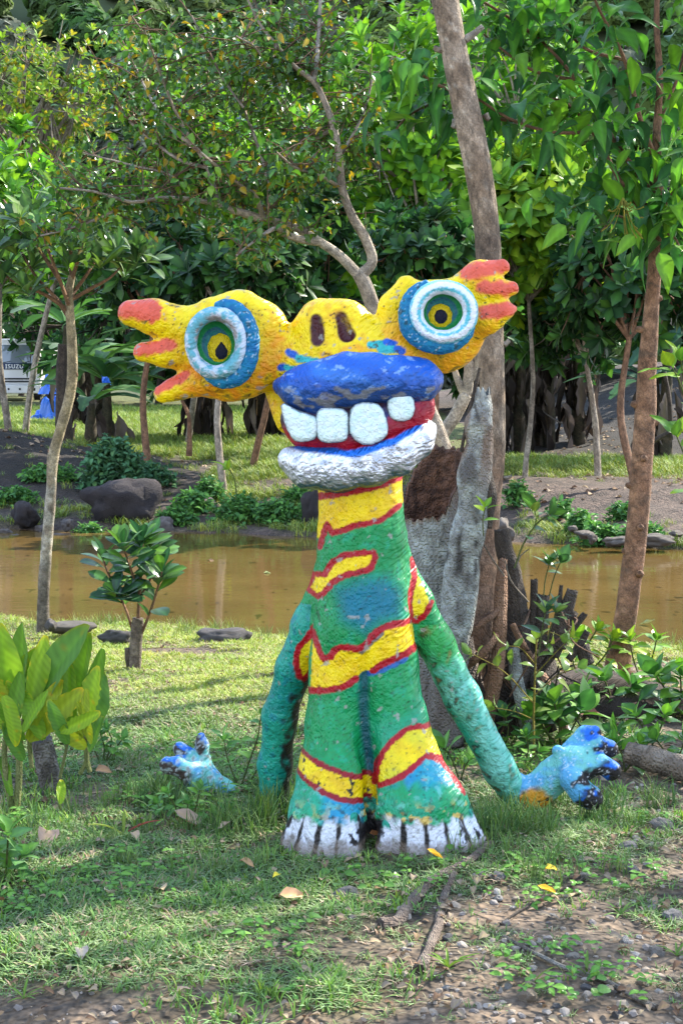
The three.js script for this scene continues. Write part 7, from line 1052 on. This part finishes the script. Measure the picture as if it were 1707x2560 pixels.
  { reseed(520); const ms = [], cs = []; for (let i = 0; i < 1500; i++) { const d = rr(3.7, 6.6), x = rr(-0.27, 0.24) * d; if (noise(x * 1.7 + 3, d * 1.7, 4) < (x < -0.1 ? -0.02 : 0.2) || foot2(x, d)) continue; const c = onLand(x, -d), n = 3 + Math.floor(rnd() * 4), L = rr(0.018, 0.034), a0 = rnd() * 6; for (let k = 0; k < n; k++) { const a = a0 + k * 2.1; ms.push(lay(c.clone().add(V(0, rr(0.012, 0.045), 0)), V(Math.cos(a), rr(-0.1, 0.5), Math.sin(a)), V(rr(-0.2, 0.2), 1, 0.3), L * rr(0.7, 1.2))); cs.push(mix3([0.08, 0.22, 0.04], [0.17, 0.36, 0.05], rnd())); } } scatter('ground_weeds', serr, leafMat([1, 1, 1], 0.3, 0.4), ms, cs, 'small soft-leaved weeds growing through the foreground grass', 'weeds'); }
  // single larger grass plants in the foreground
  const blade = leafGeo({ rows: 6, cols: 2, w: 0.06, prof: profStrap, curl: 0.35, fold: 0.4, rib: 1.2 });
  const tufts = [[1120, 2430, 0.085, 9, [0.15, 0.27, 0.03], 'bright green grass tuft at the bottom right of the middle'], [1335, 2460, 0.07, 5, [0.16, 0.24, 0.04], 'small grass sprout left of the long twig'], [1550, 2290, 0.07, 8, [0.10, 0.2, 0.04], 'grass tuft among the stones at right'], [1465, 2440, 0.07, 5, [0.12, 0.21, 0.04], 'grass sprout crossing the long twig'], [1690, 2390, 0.07, 6, [0.12, 0.22, 0.04], 'grass sprout at the right edge'], [310, 2090, 0.13, 3, [0.20, 0.27, 0.04], 'single long blade with a red sheath at left'], [560, 2240, 0.08, 7, [0.12, 0.24, 0.035], 'grass tuft in the middle of the left lawn'], [690, 2090, 0.1, 7, [0.11, 0.22, 0.035], 'grass tuft leaning on the left toes'], [60, 2500, 0.06, 6, [0.12, 0.23, 0.035], 'grass tuft at the lower left corner'], [1375, 2150, 0.09, 8, [0.11, 0.21, 0.035], 'grass tuft on the bare ground below the orange wrist'], [800, 2220, 0.06, 6, [0.12, 0.24, 0.04], 'broad-bladed grass sprout below the left foot']];
  tufts.forEach(([x, y, L, n, c, label], i) => { reseed(600 + i); const b = ground(x, y), o = thing('grass_tuft', label, 'grass tuft', b); for (let k = 0; k < n; k++) { const a = k * 2.4 + rr(-0.3, 0.3), m = part(o, 'blade', blade, leafMat(i === 5 && k === 0 ? [0.3, 0.06, 0.04] : c, 0.2, 0.4)); lay(V(0, 0, 0), V(Math.cos(a), rr(0.5, 1.5), Math.sin(a)), V(-Math.cos(a), 1, -Math.sin(a)), L * rr(0.7, 1.15)).decompose(m.position, m.quaternion, m.scale); } });
  // round-leaved creeper in front of the feet
  const roundLeaf = leafGeo({ rows: 6, cols: 4, w: 0.48, prof: (t) => Math.pow(Math.sin(Math.PI * clamp(0.06 + 0.92 * t)), 0.5), curl: 0.2, fold: 0.12, wave: 0.02, rib: 1.2 });
  const creep = [[900, 2215, 'round-leaved creeper on the ground left of the thick root', 14, 90, 40], [1150, 2120, 'tiny round-leaved creeper touching the right toes', 5, 40, 16], [1480, 2495, 'round-leaved sprout by the long twig at the bottom', 6, 40, 30], [775, 2310, 'two-leaved pale sprout below the round tan leaf', 3, 24, 16]];
  creep.forEach(([x, y, label, n, w, h], i) => { reseed(640 + i); const b = ground(x, y), o = thing('creeper', label, 'plant', b); for (let k = 0; k < n; k++) { const p = ground(x + rr(-w, w), y + rr(-h, h)), a = rr(0, 6.28); p.y += rr(0.012, 0.035); const m = part(o, 'leaf', roundLeaf, leafMat(pick([[0.10, 0.24, 0.045], [0.13, 0.28, 0.05], [0.08, 0.2, 0.045]]), 0.3, 0.4)); lay(p.sub(b), V(Math.cos(a), rr(-0.2, 0.2), Math.sin(a)), V(rr(-0.2, 0.2), 1, 0.35), rr(0.024, 0.036)).decompose(m.position, m.quaternion, m.scale); } });
}
renderer.render(scene, camera);
